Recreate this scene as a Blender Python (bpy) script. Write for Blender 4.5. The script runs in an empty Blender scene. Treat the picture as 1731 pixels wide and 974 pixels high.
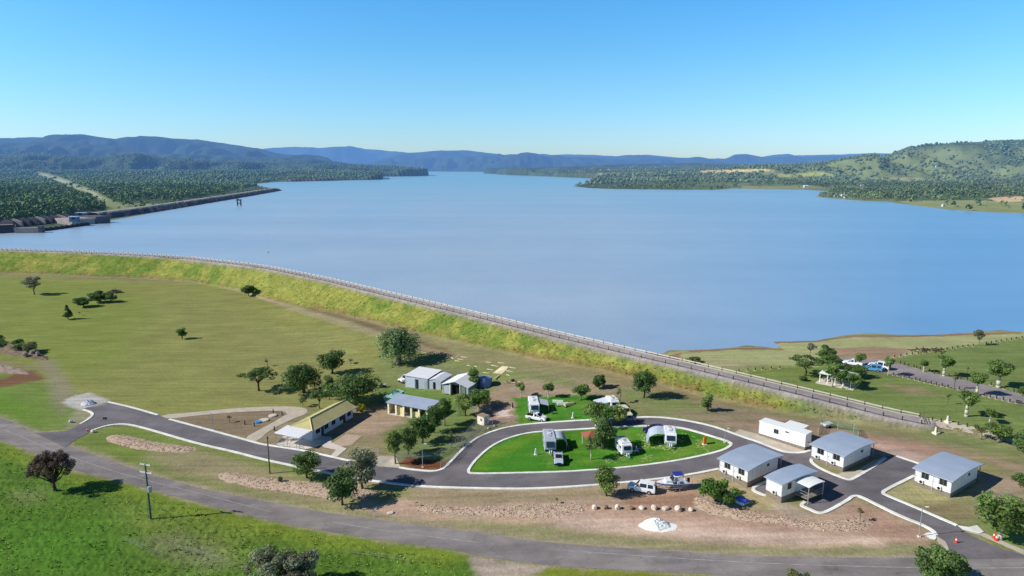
import bpy, math, random
import numpy as np
from mathutils import Vector, Matrix, geometry
random.seed(7); RNG = np.random.default_rng(7)
scene = bpy.context.scene
col = scene.collection
R = math.radians

# ------------------------------------------------------------------ camera numbers
FPX = 1127.0; PITCH = math.atan(204/1127.0); CZ = 60.0; LAKE = 4.0
SP, CP = math.sin(PITCH), math.cos(PITCH)
def ray(px, py):
    u = (px-865.5)/FPX; v = (py-487)/FPX
    return (u, CP - v*SP, -SP - v*CP)
def PZ(px, py, z=0.0):
    d = ray(px, py); t = (z-CZ)/d[2]
    return (d[0]*t, d[1]*t, z)

# ------------------------------------------------------------------ numpy noise
def _h(ix, iy, s):
    n = (ix.astype(np.int64)*374761393 + iy.astype(np.int64)*668265263 + s*1442695041) & 0x7fffffff
    n = ((n ^ (n >> 13))*1274126177) & 0x7fffffff
    n = n ^ (n >> 16)
    return (n & 0xffff)/65535.0
def vn(x, y, s=0):
    x = np.asarray(x, float); y = np.asarray(y, float)
    ix = np.floor(x); iy = np.floor(y); fx = x-ix; fy = y-iy
    fx = fx*fx*(3-2*fx); fy = fy*fy*(3-2*fy)
    a = _h(ix, iy, s); b = _h(ix+1, iy, s); c = _h(ix, iy+1, s); d = _h(ix+1, iy+1, s)
    return (a*(1-fx)+b*fx)*(1-fy)+(c*(1-fx)+d*fx)*fy
def fbm(x, y, s=0, o=4):
    r = 0; a = .5; t = 0
    for k in range(o):
        r = r + a*vn(x*2**k, y*2**k, s+k*17); t += a; a *= .5
    return r/t
def sst(x): 
    x = np.clip(x, 0, 1); return x*x*(3-2*x)

def seg_dist(x, y, pts):
    """distance to polyline, signed side (+ left of travel), param index"""
    best = np.full(np.shape(x), 1e18); side = np.zeros(np.shape(x)); par = np.zeros(np.shape(x))
    for i in range(len(pts)-1):
        ax, ay = pts[i][0], pts[i][1]; bx, by = pts[i+1][0], pts[i+1][1]
        dx, dy = bx-ax, by-ay; L2 = dx*dx+dy*dy
        t = np.clip(((x-ax)*dx+(y-ay)*dy)/L2, 0, 1)
        qx = x-(ax+t*dx); qy = y-(ay+t*dy); d = qx*qx+qy*qy
        m = d < best
        best = np.where(m, d, best); par = np.where(m, i+t, par)
        side = np.where(m, np.sign(dx*(y-ay)-dy*(x-ax)), side)
    return np.sqrt(best), side, par
def inside(x, y, poly):
    c = np.zeros(np.shape(x), bool); n = len(poly)
    for i in range(n):
        ax, ay = poly[i][0], poly[i][1]; bx, by = poly[(i+1) % n][0], poly[(i+1) % n][1]
        if ay == by: continue
        m = ((ay > y) != (by > y)) & (x < (bx-ax)*(y-ay)/(by-ay)+ax)
        c ^= m
    return c
def sdist(x, y, poly):
    d, _, _ = seg_dist(x, y, list(poly)+[poly[0]])
    return np.where(inside(x, y, poly), d, -d)

# ------------------------------------------------------------------ dam crest (photo px -> world at crest height)
_cr = [(-700,402,10),(-300,412,10),(0,422.5,10),(150,427,10),(300,434.5,10),(380,443.5,10),(443,451,10),(507,464,10),(560,475,10),(609,487,10),
       (710,511,10),(820,537,10),(940,567,10),(1090,602,10),(1170,620,9.8),(1246,638,9.3),(1330,658,8.4),(1420,680,7.4),(1500,700,6.6),(1556,711,6.2)]
CREST = [PZ(a, b, z) for a, b, z in _cr]
CRZ = np.array([c[2] for c in _cr])
_e0, _e1 = CREST[-2], CREST[-1]
CREST_EXT = CREST + [PZ(1640, 729, 6.0), PZ(1731, 747, 6.0), PZ(2000, 800, 6.0)]
HW = 2.5
def crest_right(): return CREST
_sh = [(1090,596),(1120,598),(1130,592),(1168,592),(1232,588.5),(1262,584),(1300,587),(1318,588),(1314,582),(1305,577.5),(1340,577),(1379,576),(1400,572),(1430,566),(1470,563.5),
       (1520,566),(1580,566),(1640,562),(1690,558),(1731,561),(1800,562),(2000,556),(2400,552),(2400,1200),(1090,1200)]
SHORE = [PZ(a, b, LAKE)[:2] for a, b in _sh]
SHORE = SHORE[:-2] + [(900, 160), (900, -200), (60, -200), (40, 120)]
SLP_X = [-320, -230, -165, -125, -90, -50, 0, 60, 400]; SLP_V = [2.5, 2.0, 1.05, 1.35, 1.85, 1.7, 1.85, 1.6, 1.4]
def base_fn(x, y, d=None):
    """natural ground on the dry side: rises gently to the right and towards the dam toe"""
    if d is None: d, _, _ = seg_dist(x, y, CREST)
    return 5*sst((x+60)/140.0)+2.8*sst((x+125)/70.0)*sst((72-x)/50.0)*sst(1-(d-10)/38.0)
def H(x, y):
    x = np.asarray(x, float); y = np.asarray(y, float)
    d, _, p = seg_dist(x, y, CREST); base = base_fn(x, y, d)
    dx, side, par = seg_dist(x, y, CREST_EXT)
    lake_side = side*dx     # + = left of travel (lake side: travelling to the right and towards the camera)
    s = sdist(x, y, SHORE)
    park = LAKE + np.where(s > 0, np.minimum(.075*s, 2.2), np.maximum(.12*s, -4))
    w = sst((lake_side+5)/10.0)
    g = base*(1-w)+park*w
    i = np.clip(p.astype(int), 0, len(CRZ)-2); f = p-i
    cz = CRZ[i]*(1-f)+CRZ[i+1]*f
    ridge = cz-np.maximum(d-HW, 0)/np.interp(x, SLP_X, SLP_V)
    k = .5
    h = np.maximum(k-np.abs(g-ridge), 0)/k
    return np.maximum(g, ridge)+h*h*k*.25
def H1(x, y): return float(H(np.array([x]), np.array([y]))[0])
_T = np.concatenate([np.linspace(70, 160, 181), np.linspace(160.5, 520, 500)])
def P(px, py):
    """the ground point seen at photo pixel"""
    d = ray(px, py); y = _T; t = y/d[1]
    z = CZ+d[2]*t; h = H(d[0]*t, y); m = z < h
    if not m.any(): return Vector((d[0]*t[-1], y[-1], h[-1]))
    i = int(np.argmax(m)); 
    if i == 0: return Vector(PZ(px, py, H1(d[0]*t[0], y[0])))
    a = z[i-1]-h[i-1]; b = h[i]-z[i]; f = a/(a+b)
    tt = t[i-1]*(1-f)+t[i]*f
    X, Y = d[0]*tt, d[1]*tt
    return Vector((X, Y, H1(X, Y)))
def PP(pts): return [P(a, b) for a, b in pts]
def height_at(base, py):
    """height of a vertical thing standing at base whose top shows at row py"""
    v = (py-487)/FPX
    dx, dy, dz = base[0], base[1], base[2]-CZ
    U = dy*SP+dz*CP; F = dy*CP-dz*SP
    return (U+v*F)/(v*SP-CP)
def depth(p): return p[1]*CP-(p[2]-CZ)*SP
def wpx(base, n): return n*depth(base)/FPX
def proj(p):
    dx, dy, dz = p[0], p[1], p[2]-CZ
    F = dy*CP-dz*SP; U = dy*SP+dz*CP
    return 865.5+FPX*dx/F, 487-FPX*U/F
def smooth(pts, n=2, closed=False):
    pts = [Vector(p) for p in pts]
    for _ in range(n):
        q = []
        m = len(pts)
        rng_ = range(m) if closed else range(m-1)
        if not closed: q.append(pts[0])
        for i in rng_:
            a, b = pts[i], pts[(i+1) % m]
            q += [a*.75+b*.25, a*.25+b*.75]
        if not closed: q.append(pts[-1])
        pts = q
    return pts

# ------------------------------------------------------------------ materials
def srgb(c):
    c = c/255.0
    return c/12.92 if c <= .04045 else ((c+.055)/1.055)**2.4
def C(r, g, b, k=.99):
    """base colour whose sunlit look in the photo is r,g,b"""
    return tuple(min(srgb(v)/k, .9) for v in (r, g, b))
def nodes(m):
    m.use_nodes = True; nt = m.node_tree
    for n in list(nt.nodes): nt.nodes.remove(n)
    return nt
class G:
    """tiny node helper"""
    def __init__(s, name):
        s.m = bpy.data.materials.new(name); s.nt = nodes(s.m)
        s.out = s.n('ShaderNodeOutputMaterial')
    def n(s, t, **k):
        x = s.nt.nodes.new(t)
        for a, b in k.items(): setattr(x, a, b)
        return x
    def l(s, a, b): s.nt.links.new(a, b)
    def noise(s, vec, scale, detail=4, rough=.55):
        x = s.n('ShaderNodeTexNoise'); x.inputs['Scale'].default_value = scale
        x.inputs['Detail'].default_value = detail; x.inputs['Roughness'].default_value = rough
        if vec is not None: s.l(vec, x.inputs['Vector'])
        return x.outputs['Fac']
    def ramp(s, fac, stops):
        x = s.n('ShaderNodeValToRGB'); e = x.color_ramp.elements
        while len(e) > 1: e.remove(e[-1])
        e[0].position = stops[0][0]; e[0].color = tuple(stops[0][1])+(1,) if len(stops[0][1]) == 3 else stops[0][1]
        for p, c in stops[1:]:
            q = e.new(p); q.color = tuple(c)+(1,) if len(c) == 3 else c
        s.l(fac, x.inputs[0]); return x.outputs['Color']
    def mul(s, a, b, fac=1.0):
        x = s.n('ShaderNodeMix', data_type='RGBA', blend_type='MULTIPLY'); x.inputs[0].default_value = fac
        s.l(a, x.inputs[6]); s.l(b, x.inputs[7]); return x.outputs[2]
    def math(s, op, a, b=None):
        x = s.n('ShaderNodeMath', operation=op)
        for i, v in enumerate((a, b)):
            if v is None: continue
            if isinstance(v, (int, float)): x.inputs[i].default_value = v
            else: s.l(v, x.inputs[i])
        return x.outputs[0]
    def bsdf(s, colr=None, rough=.9, spec=.2, metal=0):
        b = s.n('ShaderNodeBsdfPrincipled'); b.inputs['Roughness'].default_value = rough
        b.inputs['Specular IOR Level'].default_value = spec; b.inputs['Metallic'].default_value = metal
        if colr is not None:
            if isinstance(colr, tuple): b.inputs['Base Color'].default_value = colr+(1,)
            else: s.l(colr, b.inputs['Base Color'])
        return b
    def bump(s, h, b, strength=.4, dist=.1):
        x = s.n('ShaderNodeBump'); x.inputs['Strength'].default_value = strength; x.inputs['Distance'].default_value = dist
        s.l(h, x.inputs['Height']); s.l(x.outputs[0], b.inputs['Normal'])
    def haze(s, sh, L=10500.0, colr=(.15, .35, .77)):  # painted aerial haze: flat blue emission mixed in with distance
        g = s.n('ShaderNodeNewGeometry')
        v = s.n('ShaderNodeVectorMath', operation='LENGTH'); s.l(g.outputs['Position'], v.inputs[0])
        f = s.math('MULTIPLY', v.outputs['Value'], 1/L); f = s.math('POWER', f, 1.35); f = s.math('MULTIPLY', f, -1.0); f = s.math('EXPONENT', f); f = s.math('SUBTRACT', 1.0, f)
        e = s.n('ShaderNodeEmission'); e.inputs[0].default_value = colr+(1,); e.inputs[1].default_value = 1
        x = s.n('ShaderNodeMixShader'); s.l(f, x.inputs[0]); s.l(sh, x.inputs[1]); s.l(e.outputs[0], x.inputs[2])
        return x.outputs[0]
    def done(s, sh): s.l(sh, s.out.inputs[0]); return s.m
_mc = {}
def mat(name, colr, rough=.7, spec=.3, metal=0, var=.18, scale=1.5, bump=0, ridge=None):
    """painted / weathered surface with some dirt variation; ridge=(axis,period) draws corrugations"""
    if name in _mc: return _mc[name]
    g = G(name); tc = g.n('ShaderNodeTexCoord'); o = tc.outputs['Object']
    n1 = g.noise(o, scale, 5); lo = 1-var; 
    c = g.ramp(n1, [(.3, tuple(v*lo for v in colr)), (.7, tuple(min(v*(1+var*.5), .95) for v in colr))])
    b = g.bsdf(c, rough, spec, metal)
    if ridge:
        w = g.n('ShaderNodeTexWave', wave_type='BANDS', bands_direction=ridge[0]); w.inputs['Scale'].default_value = ridge[1]
        w.inputs['Distortion'].default_value = 0
        g.l(o, w.inputs['Vector']); g.bump(w.outputs['Fac'], b, .35, .03)
    elif bump: g.bump(g.noise(o, scale*6, 4), b, bump, .05)
    _mc[name] = g.done(b.outputs[0]); return _mc[name]
def attr_mat(name, attr='Col', rough=.95, streak=0, scales=(1.2, .15), var=.35, bump=.5, bscale=2.0, bdist=.15, haze=False, spec=.1, hazeL=10500.0):
    g = G(name); a = g.n('ShaderNodeAttribute'); a.attribute_name = attr
    tc = g.n('ShaderNodeNewGeometry'); p = tc.outputs['Position']
    c = a.outputs['Color']
    for k, sc in enumerate(scales):
        n1 = g.noise(p, sc, 6, .65)
        r = g.ramp(n1, [(.25, (1-var,)*3), (.75, (1+var,)*3)])
        c = g.mul(c, r)
    if streak:
        for rot, sx_, sy_ in ((14, .035, .5), (-20, .08, .9)):
            mp = g.n('ShaderNodeMapping'); mp.inputs['Scale'].default_value = (sx_, sy_, 1); mp.inputs['Rotation'].default_value = (0, 0, R(rot)); g.l(p, mp.inputs[0])
            c = g.mul(c, g.ramp(g.noise(mp.outputs[0], 1.0, 5, .6), [(.32, (1-streak,)*3), (.68, (1+streak, 1+streak*.9, 1+streak*.8))]))
    b = g.bsdf(c, rough, spec)
    if bump: g.bump(g.noise(p, bscale, 5, .6), b, bump, bdist)
    sh = b.outputs[0]
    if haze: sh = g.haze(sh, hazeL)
    return g.done(sh)

# ------------------------------------------------------------------ objects
def tag(o, label=None, cat=None, group=None, kind=None):
    if label: o['label'] = label
    if cat: o['category'] = cat
    if group: o['group'] = group
    if kind: o['kind'] = kind
    return o
def empty(name, loc, rz=0.0, label=None, cat=None, group=None):
    o = bpy.data.objects.new(name, None); col.objects.link(o)
    o.empty_display_size = .3
    o.location = loc; o.rotation_euler = (0, 0, rz)
    return tag(o, label, cat, group)
class MB:
    def __init__(s): s.v = []; s.f = []
    def add(s, vs, fs, M=None):
        k = len(s.v)
        s.v += [tuple(M @ Vector(v)) if M is not None else tuple(v) for v in vs]
        s.f += [tuple(i+k for i in f) for f in fs]; return s
    def box(s, x0, x1, y0, y1, z0, z1, M=None):
        return s.add([(x0,y0,z0),(x1,y0,z0),(x1,y1,z0),(x0,y1,z0),(x0,y0,z1),(x1,y0,z1),(x1,y1,z1),(x0,y1,z1)],
                     [(0,3,2,1),(4,5,6,7),(0,1,5,4),(1,2,6,5),(2,3,7,6),(3,0,4,7)], M)
    def hexa(s, a):   # 8 corners like box
        return s.add(a, [(0,3,2,1),(4,5,6,7),(0,1,5,4),(1,2,6,5),(2,3,7,6),(3,0,4,7)])
    def prism(s, prof, y0, y1, M=None, axis='y'):
        """profile (a,z) extruded; axis y: a=x ; axis x: a=y"""
        n = len(prof)
        if axis == 'y': vs = [(a, y0, z) for a, z in prof]+[(a, y1, z) for a, z in prof]
        else: vs = [(y0, a, z) for a, z in prof]+[(y1, a, z) for a, z in prof]
        fs = [tuple(range(n)), tuple(range(2*n-1, n-1, -1))]+[(i, i+n, (i+1) % n+n, (i+1) % n) for i in range(n)]
        return s.add(vs, fs, M)
    def tube(s, p0, p1, r0, r1=None, n=8, cap=True):
        r1 = r0 if r1 is None else r1
        p0 = Vector(p0); p1 = Vector(p1); d = (p1-p0)
        if d.length < 1e-6: return s
        d.normalize(); a = d.orthogonal().normalized(); b = d.cross(a); k = len(s.v)
        for p, r in ((p0, r0), (p1, r1)):
            for i in range(n):
                t = 2*math.pi*i/n; s.v.append(tuple(p+a*math.cos(t)*r+b*math.sin(t)*r))
        s.f += [(k+i, k+(i+1) % n, k+n+(i+1) % n, k+n+i) for i in range(n)]
        if cap: s.f += [tuple(k+i for i in range(n-1, -1, -1)), tuple(k+n+i for i in range(n))]
        return s
    def path(s, pts, rs, n=6):
        for i in range(len(pts)-1): s.tube(pts[i], pts[i+1], rs[i], rs[i+1], n)
        return s
    def quad(s, a, b, c, d): return s.add([a, b, c, d], [(0, 1, 2, 3)])
    def slab(s, a, b, c, d, t=.02):
        """thin panel over quad abcd, thickness t along its normal"""
        a, b, c, d = map(Vector, (a, b, c, d)); n = (b-a).cross(d-a).normalized()*t
        return s.add([a, b, c, d, a+n, b+n, c+n, d+n], [(0,3,2,1),(4,5,6,7),(0,1,5,4),(1,2,6,5),(2,3,7,6),(3,0,4,7)])
    def build(s, name, m, parent=None, loc=None, smooth_=False, fix=True, bevel=0):
        me = bpy.data.meshes.new(name); me.from_pydata(s.v, [], s.f); me.update()
        if fix:
            import bmesh
            bm = bmesh.new(); bm.from_mesh(me); bmesh.ops.recalc_face_normals(bm, faces=bm.faces[:]); bm.to_mesh(me); bm.free()
        if smooth_:
            for p in me.polygons: p.use_smooth = True
        me.materials.append(m)
        o = bpy.data.objects.new(name, me); col.objects.link(o)
        if parent is not None: o.parent = parent
        if loc is not None: o.location = loc
        if bevel:
            b = o.modifiers.new('b', 'BEVEL'); b.width = bevel; b.segments = 2; b.limit_method = 'ANGLE'
        return o
def npmesh(name, V, F, m, colr=None, smooth_=False, parent=None):
    """V (n,3), F (k,3|4) arrays"""
    me = bpy.data.meshes.new(name); V = np.asarray(V, np.float32); F = np.asarray(F, np.int32)
    me.vertices.add(len(V)); me.vertices.foreach_set('co', V.ravel())
    n = F.shape[1]; me.loops.add(F.size); me.loops.foreach_set('vertex_index', F.ravel())
    me.polygons.add(len(F)); me.polygons.foreach_set('loop_start', np.arange(0, F.size, n, dtype=np.int32))
    try: me.polygons.foreach_set('loop_total', np.full(len(F), n, np.int32))
    except Exception: pass
    me.update(calc_edges=True)
    if colr is not None:
        a = me.color_attributes.new('Col', 'FLOAT_COLOR', 'POINT')
        cc = np.ones((len(V), 4), np.float32); cc[:, :3] = colr; a.data.foreach_set('color', cc.ravel())
    me.polygons.foreach_set('use_smooth', np.full(len(F), smooth_, bool))
    me.materials.append(m)
    o = bpy.data.objects.new(name, me); col.objects.link(o)
    if parent is not None: o.parent = parent
    return o
def copy_tree(o, parent=None):
    c = o.copy(); col.objects.link(c)
    if parent is not None: c.parent = parent; c.matrix_parent_inverse = o.matrix_parent_inverse.copy()
    for ch in list(o.children): copy_tree(ch, c)
    return c

# ------------------------------------------------------------------ camera, world, sun
cam = bpy.data.cameras.new('camera'); co = bpy.data.objects.new('camera', cam); col.objects.link(co)
co.location = (0, 0, CZ); co.rotation_euler = (R(90)-PITCH, 0, 0)
cam.sensor_width = 36; cam.lens = 36*FPX/1731; cam.clip_end = 60000; cam.clip_start = 1
scene.camera = co
SUN_EL = R(35); SUN_AZ = R(190)      # direction towards the sun, angle from +X
sv = Vector((math.cos(SUN_EL)*math.cos(SUN_AZ), math.cos(SUN_EL)*math.sin(SUN_AZ), math.sin(SUN_EL)))
sl = bpy.data.lights.new('sun', 'SUN'); sl.energy = 5.0; sl.angle = R(.53); sl.color = (1, .96, .89)
so = bpy.data.objects.new('sun', sl); col.objects.link(so); so.rotation_euler = sv.to_track_quat('Z', 'Y').to_euler(); so.location = (-100, -20, 150)
w = bpy.data.worlds.new('World'); scene.world = w; w.use_nodes = True
nt = w.node_tree; bg = nt.nodes['Background']
sky = nt.nodes.new('ShaderNodeTexSky'); sky.sky_type = 'NISHITA'; sky.sun_disc = False
sky.sun_elevation = SUN_EL; sky.sun_rotation = math.pi/2-SUN_AZ
sky.altitude = 0; sky.air_density = 1.0; sky.dust_density = .35; sky.ozone_density = 2.5
# clear sky: deeper blue with height, zenith darkened further to cut the ambient light
tc_ = nt.nodes.new('ShaderNodeTexCoord'); sep = nt.nodes.new('ShaderNodeSeparateXYZ'); nt.links.new(tc_.outputs['Generated'], sep.inputs[0])
rp = nt.nodes.new('ShaderNodeValToRGB'); e_ = rp.color_ramp.elements; e_[0].position = 0; e_[0].color = (.385, .49, .69, 1); e_[1].position = 1; e_[1].color = (.03, .055, .11, 1)
for p_, c_ in ((.12, (.30, .53, .67)), (.25, (.205, .55, .74)), (.42, (.065, .14, .25))):
    q_ = e_.new(p_); q_.color = c_+(1,)
nt.links.new(sep.outputs[2], rp.inputs[0])
tint = nt.nodes.new('ShaderNodeMix'); tint.data_type = 'RGBA'; tint.blend_type = 'MULTIPLY'; tint.inputs[0].default_value = 1
nt.links.new(sky.outputs[0], tint.inputs[6]); nt.links.new(rp.outputs[0], tint.inputs[7])
mul2 = nt.nodes.new('ShaderNodeVectorMath'); mul2.operation = 'SCALE'; mul2.inputs['Scale'].default_value = 2.0; nt.links.new(tint.outputs[2], mul2.inputs[0])
nt.links.new(mul2.outputs[0], bg.inputs[0]); bg.inputs[1].default_value = .13
scene.view_settings.view_transform = 'Standard'; scene.view_settings.look = 'None'; scene.view_settings.exposure = 0
# ================================================================== GROUND SHEET
def fan_grid(y0, y1, nrow, umax, ncol, power=1.0):
    t = np.linspace(0, 1, nrow); ys = y0*(y1/y0)**t
    us = np.linspace(-umax, umax, ncol)
    Y = np.repeat(ys[:, None], ncol, 1); X = Y*us[None, :]
    i = np.arange(nrow-1)[:, None]*ncol+np.arange(ncol-1)[None, :]
    F = np.stack([i, i+1, i+1+ncol, i+ncol], -1).reshape(-1, 4)
    return X.ravel(), Y.ravel(), F
def zone(cols, X, Y, poly, c, feather=1.5, strength=1.0, rag=1.0, world=False):
    """blend colour c (sunlit look, 0-255) into cols inside the polygon (photo px)"""
    pw = [tuple(p[:2]) for p in (poly if world else PP(poly))]
    xs = [p[0] for p in pw]; ys = [p[1] for p in pw]; m = 4+feather
    k = np.nonzero((X > min(xs)-m) & (X < max(xs)+m) & (Y > min(ys)-m) & (Y < max(ys)+m))[0]
    if not len(k): return
    x, y = X[k], Y[k]
    jx = (fbm(x*.35, y*.35, 5)-.5)*3*rag+(fbm(x*1.6, y*1.6, 9, 3)-.5)*1.2*rag
    sd = sdist(x+jx, y-jx*.7, pw)
    a = np.clip(sd/feather+.5, 0, 1)[:, None]*strength
    cols[k] = cols[k]*(1-a)+np.array(C(*c))*a
gx, gy, gF = fan_grid(66, 640, 620, 1.5, 1250)
gz = H(gx, gy)
cols = np.tile(np.array(C(134, 134, 92)), (len(gx), 1))
mixn = fbm(gx*.02, gy*.03, 3)[:, None]
cols = cols*(1-mixn*.4)+np.array(C(150, 132, 105))*mixn*.4
Z = lambda poly, c, f=1.5, s=1.0, rag=1.0, w=False: zone(cols, gx, gy, poly, c, f, s, rag, w)
# --- big mown paddock and the ground left of it
Z([(-400,462),(0,466),(360,474),(430,497),(520,528),(640,563),(692,588),(672,630),(640,680),(600,700),(560,688),(500,690),(270,702),(225,690),(183,679),(60,640),(-400,640)], (139,141,80), 2, 1)
Z([(-400,466),(0,470),(180,478),(300,520),(230,600),(140,640),(60,640),(-400,640)], (126,139,66), 25, .8)
Z([(420,560),(600,560),(640,640),(540,690),(400,690),(380,620)], (144,142,92), 18, .55)
Z([(260,500),(420,520),(440,600),(330,640),(240,580)], (140,140,84), 20, .5)
Z([(-300,600),(60,640),(130,670),(140,695),(112,728),(55,731),(0,705),(-300,640)], (112,134,62), 4, .9)
Z([(-300,640),(0,662),(60,690),(60,715),(0,700),(-300,690)], (98,138,34), 6, .6)
Z([(60,610),(90,607),(118,650),(126,680),(105,700),(90,680),(80,640)], (146,135,115), 3, .75)
Z([(-60,640),(10,640),(30,626),(60,628),(76,640),(30,650),(-60,662)], (122,84,66), 2.0, .9)
Z([(-60,605),(20,610),(75,622),(70,627),(10,621),(-60,618)], (140,128,100), 2.0, .7)
# --- toe track
Z([(300,470),(360,472),(430,494),(520,524),(640,560),(700,588),(700,596),(640,572),(520,534),(425,500),(360,478)], (160,148,118), 1.5, .75)
Z([(690,580),(780,600),(860,618),(1000,642),(1150,672),(1300,700),(1480,733),(1600,756),(1731,790),(1731,806),(1600,775),(1460,752),(1300,722),(1150,695),(1000,664),(860,633),(760,612),(690,596)], (150,133,112), 2, .85)
Z([(425,493),(520,524),(600,546),(700,580),(760,597),(760,590),(700,573),(640,550),(520,516),(430,488)], (116,96,74), 2.0, .7)
Z([(840,600),(900,612),(1000,634),(1100,655),(1200,677),(1300,695),(1300,690),(1200,671),(1100,649),(1000,627),(900,606)], (158,126,98), 2.5, .45)
# --- shed yard and camp surroundings
Z([(640,600),(700,590),(860,620),(1040,655),(1200,690),(1290,712),(1200,712),(1090,700),(960,705),(872,714),(800,730),(740,700),(620,660)], (122,132,82), 4, .9)
Z([(640,655),(700,655),(760,665),(800,680),(790,720),(760,735),(700,700),(640,668)], (106,133,66), 3, .9)
Z([(680,630),(720,618),(780,625),(780,650),(700,655)], (118,122,95), 3, .8)
Z([(820,665),(850,650),(900,640),(960,655),(1000,672),(950,676),(872,676),(872,712),(845,715),(810,705),(800,690)], (158,138,118), 3, .9)
Z([(820,690),(862,690),(868,712),(840,720),(820,712)], (168,140,124), 1.5, .9)
Z([(835,696),(862,692),(866,703),(845,706)], (214,196,186), 1.2, .9)
Z([(970,640),(1090,662),(1230,690),(1280,705),(1200,705),(1090,690),(980,664)], (154,134,114), 4, .7)
Z([(1140,700),(1200,702),(1280,712),(1300,735),(1270,740),(1200,712)], (160,138,118), 3, .8)
Z([(1050,655),(1180,680),(1200,695),(1120,695),(1050,675)], (112,128,70), 4, .8)
# --- green camp lawns
Z([(870,673),(960,668),(1040,672),(1062,690),(1060,706),(960,712),(892,716),(877,716)], (70,124,42), .8, 1, .5)
Z([(790,800),(797,786),(813,768.7),(837,750),(870.5,737),(906,730),(988,725.6),(1068,721),(1117,721),(1178,730.6),(1232,747),(1237,752),(1213,764.6),(1164,776),(1038,792.6),(960,798),(860,800.5)], (70,128,38), .5, 1, .3)
Z([(790,800),(800,784),(830,757),(900,734),(960,730),(900,745),(840,772),(822,795)], (110,140,42), 2, .6)
Z([(1120,770),(1190,740),(1232,747),(1235,753),(1160,774),(1040,790),(1040,784)], (120,146,60), 2.5, .65)
Z([(960,730),(1000,727),(1010,745),(985,770),(1000,782),(975,786)], (100,136,40), 3, .4)
for p_ in ([(905,769),(930,745),(940,748),(915,775)], [(985,780),(1005,772),(1015,780),(1000,788)], [(935,765),(950,765),(955,785),(930,785)], [(1040,735),(1075,728),(1085,734),(1050,745)], [(1090,745),(1130,752),(1120,762),(1085,756)], [(880,700),(930,702),(925,712),(885,714)], [(950,676),(1000,680),(990,688),(955,686)], [(1010,748),(1040,745),(1035,760),(1015,762)]):
    Z(p_, (118,138,62), 3, .5, 1.5)
for a_, b_ in (((925,798),(932,770)),((931,798),(941,785)),((1055,722),(1065,752)),((1059,722),(1069,752)),((1180,774),(1140,756)),((1176,776),(1136,758)),((890,716),(895,690)),((960,712),(955,690))):
    Z([(a_[0]-2, a_[1]), (a_[0]+2, a_[1]), (b_[0]+2, b_[1]), (b_[0]-2, b_[1])], (108,132,58), .8, .5, .4)
# --- house block, yard
Z([(290,708),(400,692),(520,690),(500,704),(430,742),(350,728)], (140,122,100), 1.5, .9)
Z([(420,748),(480,716),(560,690),(600,690),(640,683),(740,700),(700,722),(660,745),(640,785),(560,770),(520,762)], (150,136,110), 2, .95)
Z([(600,700),(655,698),(720,708),(700,722),(640,745),(590,730)], (170,148,126), 3, .8)
Z([(560,735),(640,742),(660,750),(640,778),(600,772),(545,752)], (142,136,98), 3, .7)
Z([(640,735),(700,700),(760,690),(830,716),(840,724),(800,742),(740,792),(700,782),(672,765)], (112,128,74), 3, .9)
Z([(760,735),(815,718),(870,712),(868,718),(815,735),(785,755),(765,760)], (128,128,98), 2, .8)
Z([(672,782),(690,772),(725,778),(762,780),(745,794),(700,793)], (118,66,48), 1.2, .9)
# --- verge between the roads
Z([(113,753),(125,746),(159,727),(180,720),(226,718),(334,750),(400,765),(452,779),(525,794),(600,808),(652,816),(710,823),(820,902),(667,883),(482,855),(257,804),(185,779)], (126,134,76), 1.5, 1)
Z([(120,750),(180,725),(230,724),(290,745),(340,775),(260,790),(180,776)], (114,134,60), 3, .7)
Z([(240,770),(330,760),(480,800),(560,830),(640,870),(560,862),(400,825),(300,800)], (160,144,116), 3, .7)
Z([(600,812),(710,824),(960,827),(1038,819),(1160,806),(1215,795),(1262,827),(1300,842),(1385,872),(1440,842),(1530,878),(1580,905),(1575,925),(1480,932),(1220,930),(1047,918),(907,908),(820,896),(667,878),(600,860)], (180,154,132), 2, 1)
Z([(640,880),(760,878),(900,886),(1050,905),(1220,920),(1420,925),(1560,922),(1555,941),(1308,939),(1220,936),(1047,924),(907,914),(820,900)], (140,140,98), 2.5, .85)
Z([(620,818),(700,826),(700,842),(640,848),(610,838)], (122,134,78), 2, .8)
Z([(700,826),(900,829),(1000,823),(1060,823),(1050,840),(860,852),(760,854),(690,845)], (146,134,104), 2.5, .8)
Z([(940,872),(1000,868),(1080,874),(1200,880),(1330,900),(1480,905),(1490,918),(1300,918),(1100,905),(960,890)], (208,184,166), 3, .9)
Z([(950,862),(1060,866),(1170,866),(1330,890),(1440,900),(1300,902),(1120,886),(960,878)], (184,152,132), 3, .7)
Z([(1040,836),(1100,838),(1180,830),(1195,850),(1170,858),(1060,856)], (150,116,96), 2.5, .8)
Z([(1440,850),(1500,872),(1560,895),(1540,912),(1470,905),(1440,890)], (176,142,122), 3, .8)
Z([(1180,806),(1215,796),(1262,826),(1296,840),(1330,854),(1290,866),(1240,850),(1180,830)], (158,150,108), 2, .8)
Z([(1290,850),(1330,852),(1385,872),(1340,878)], (170,160,142), 1.5, .7)
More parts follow.
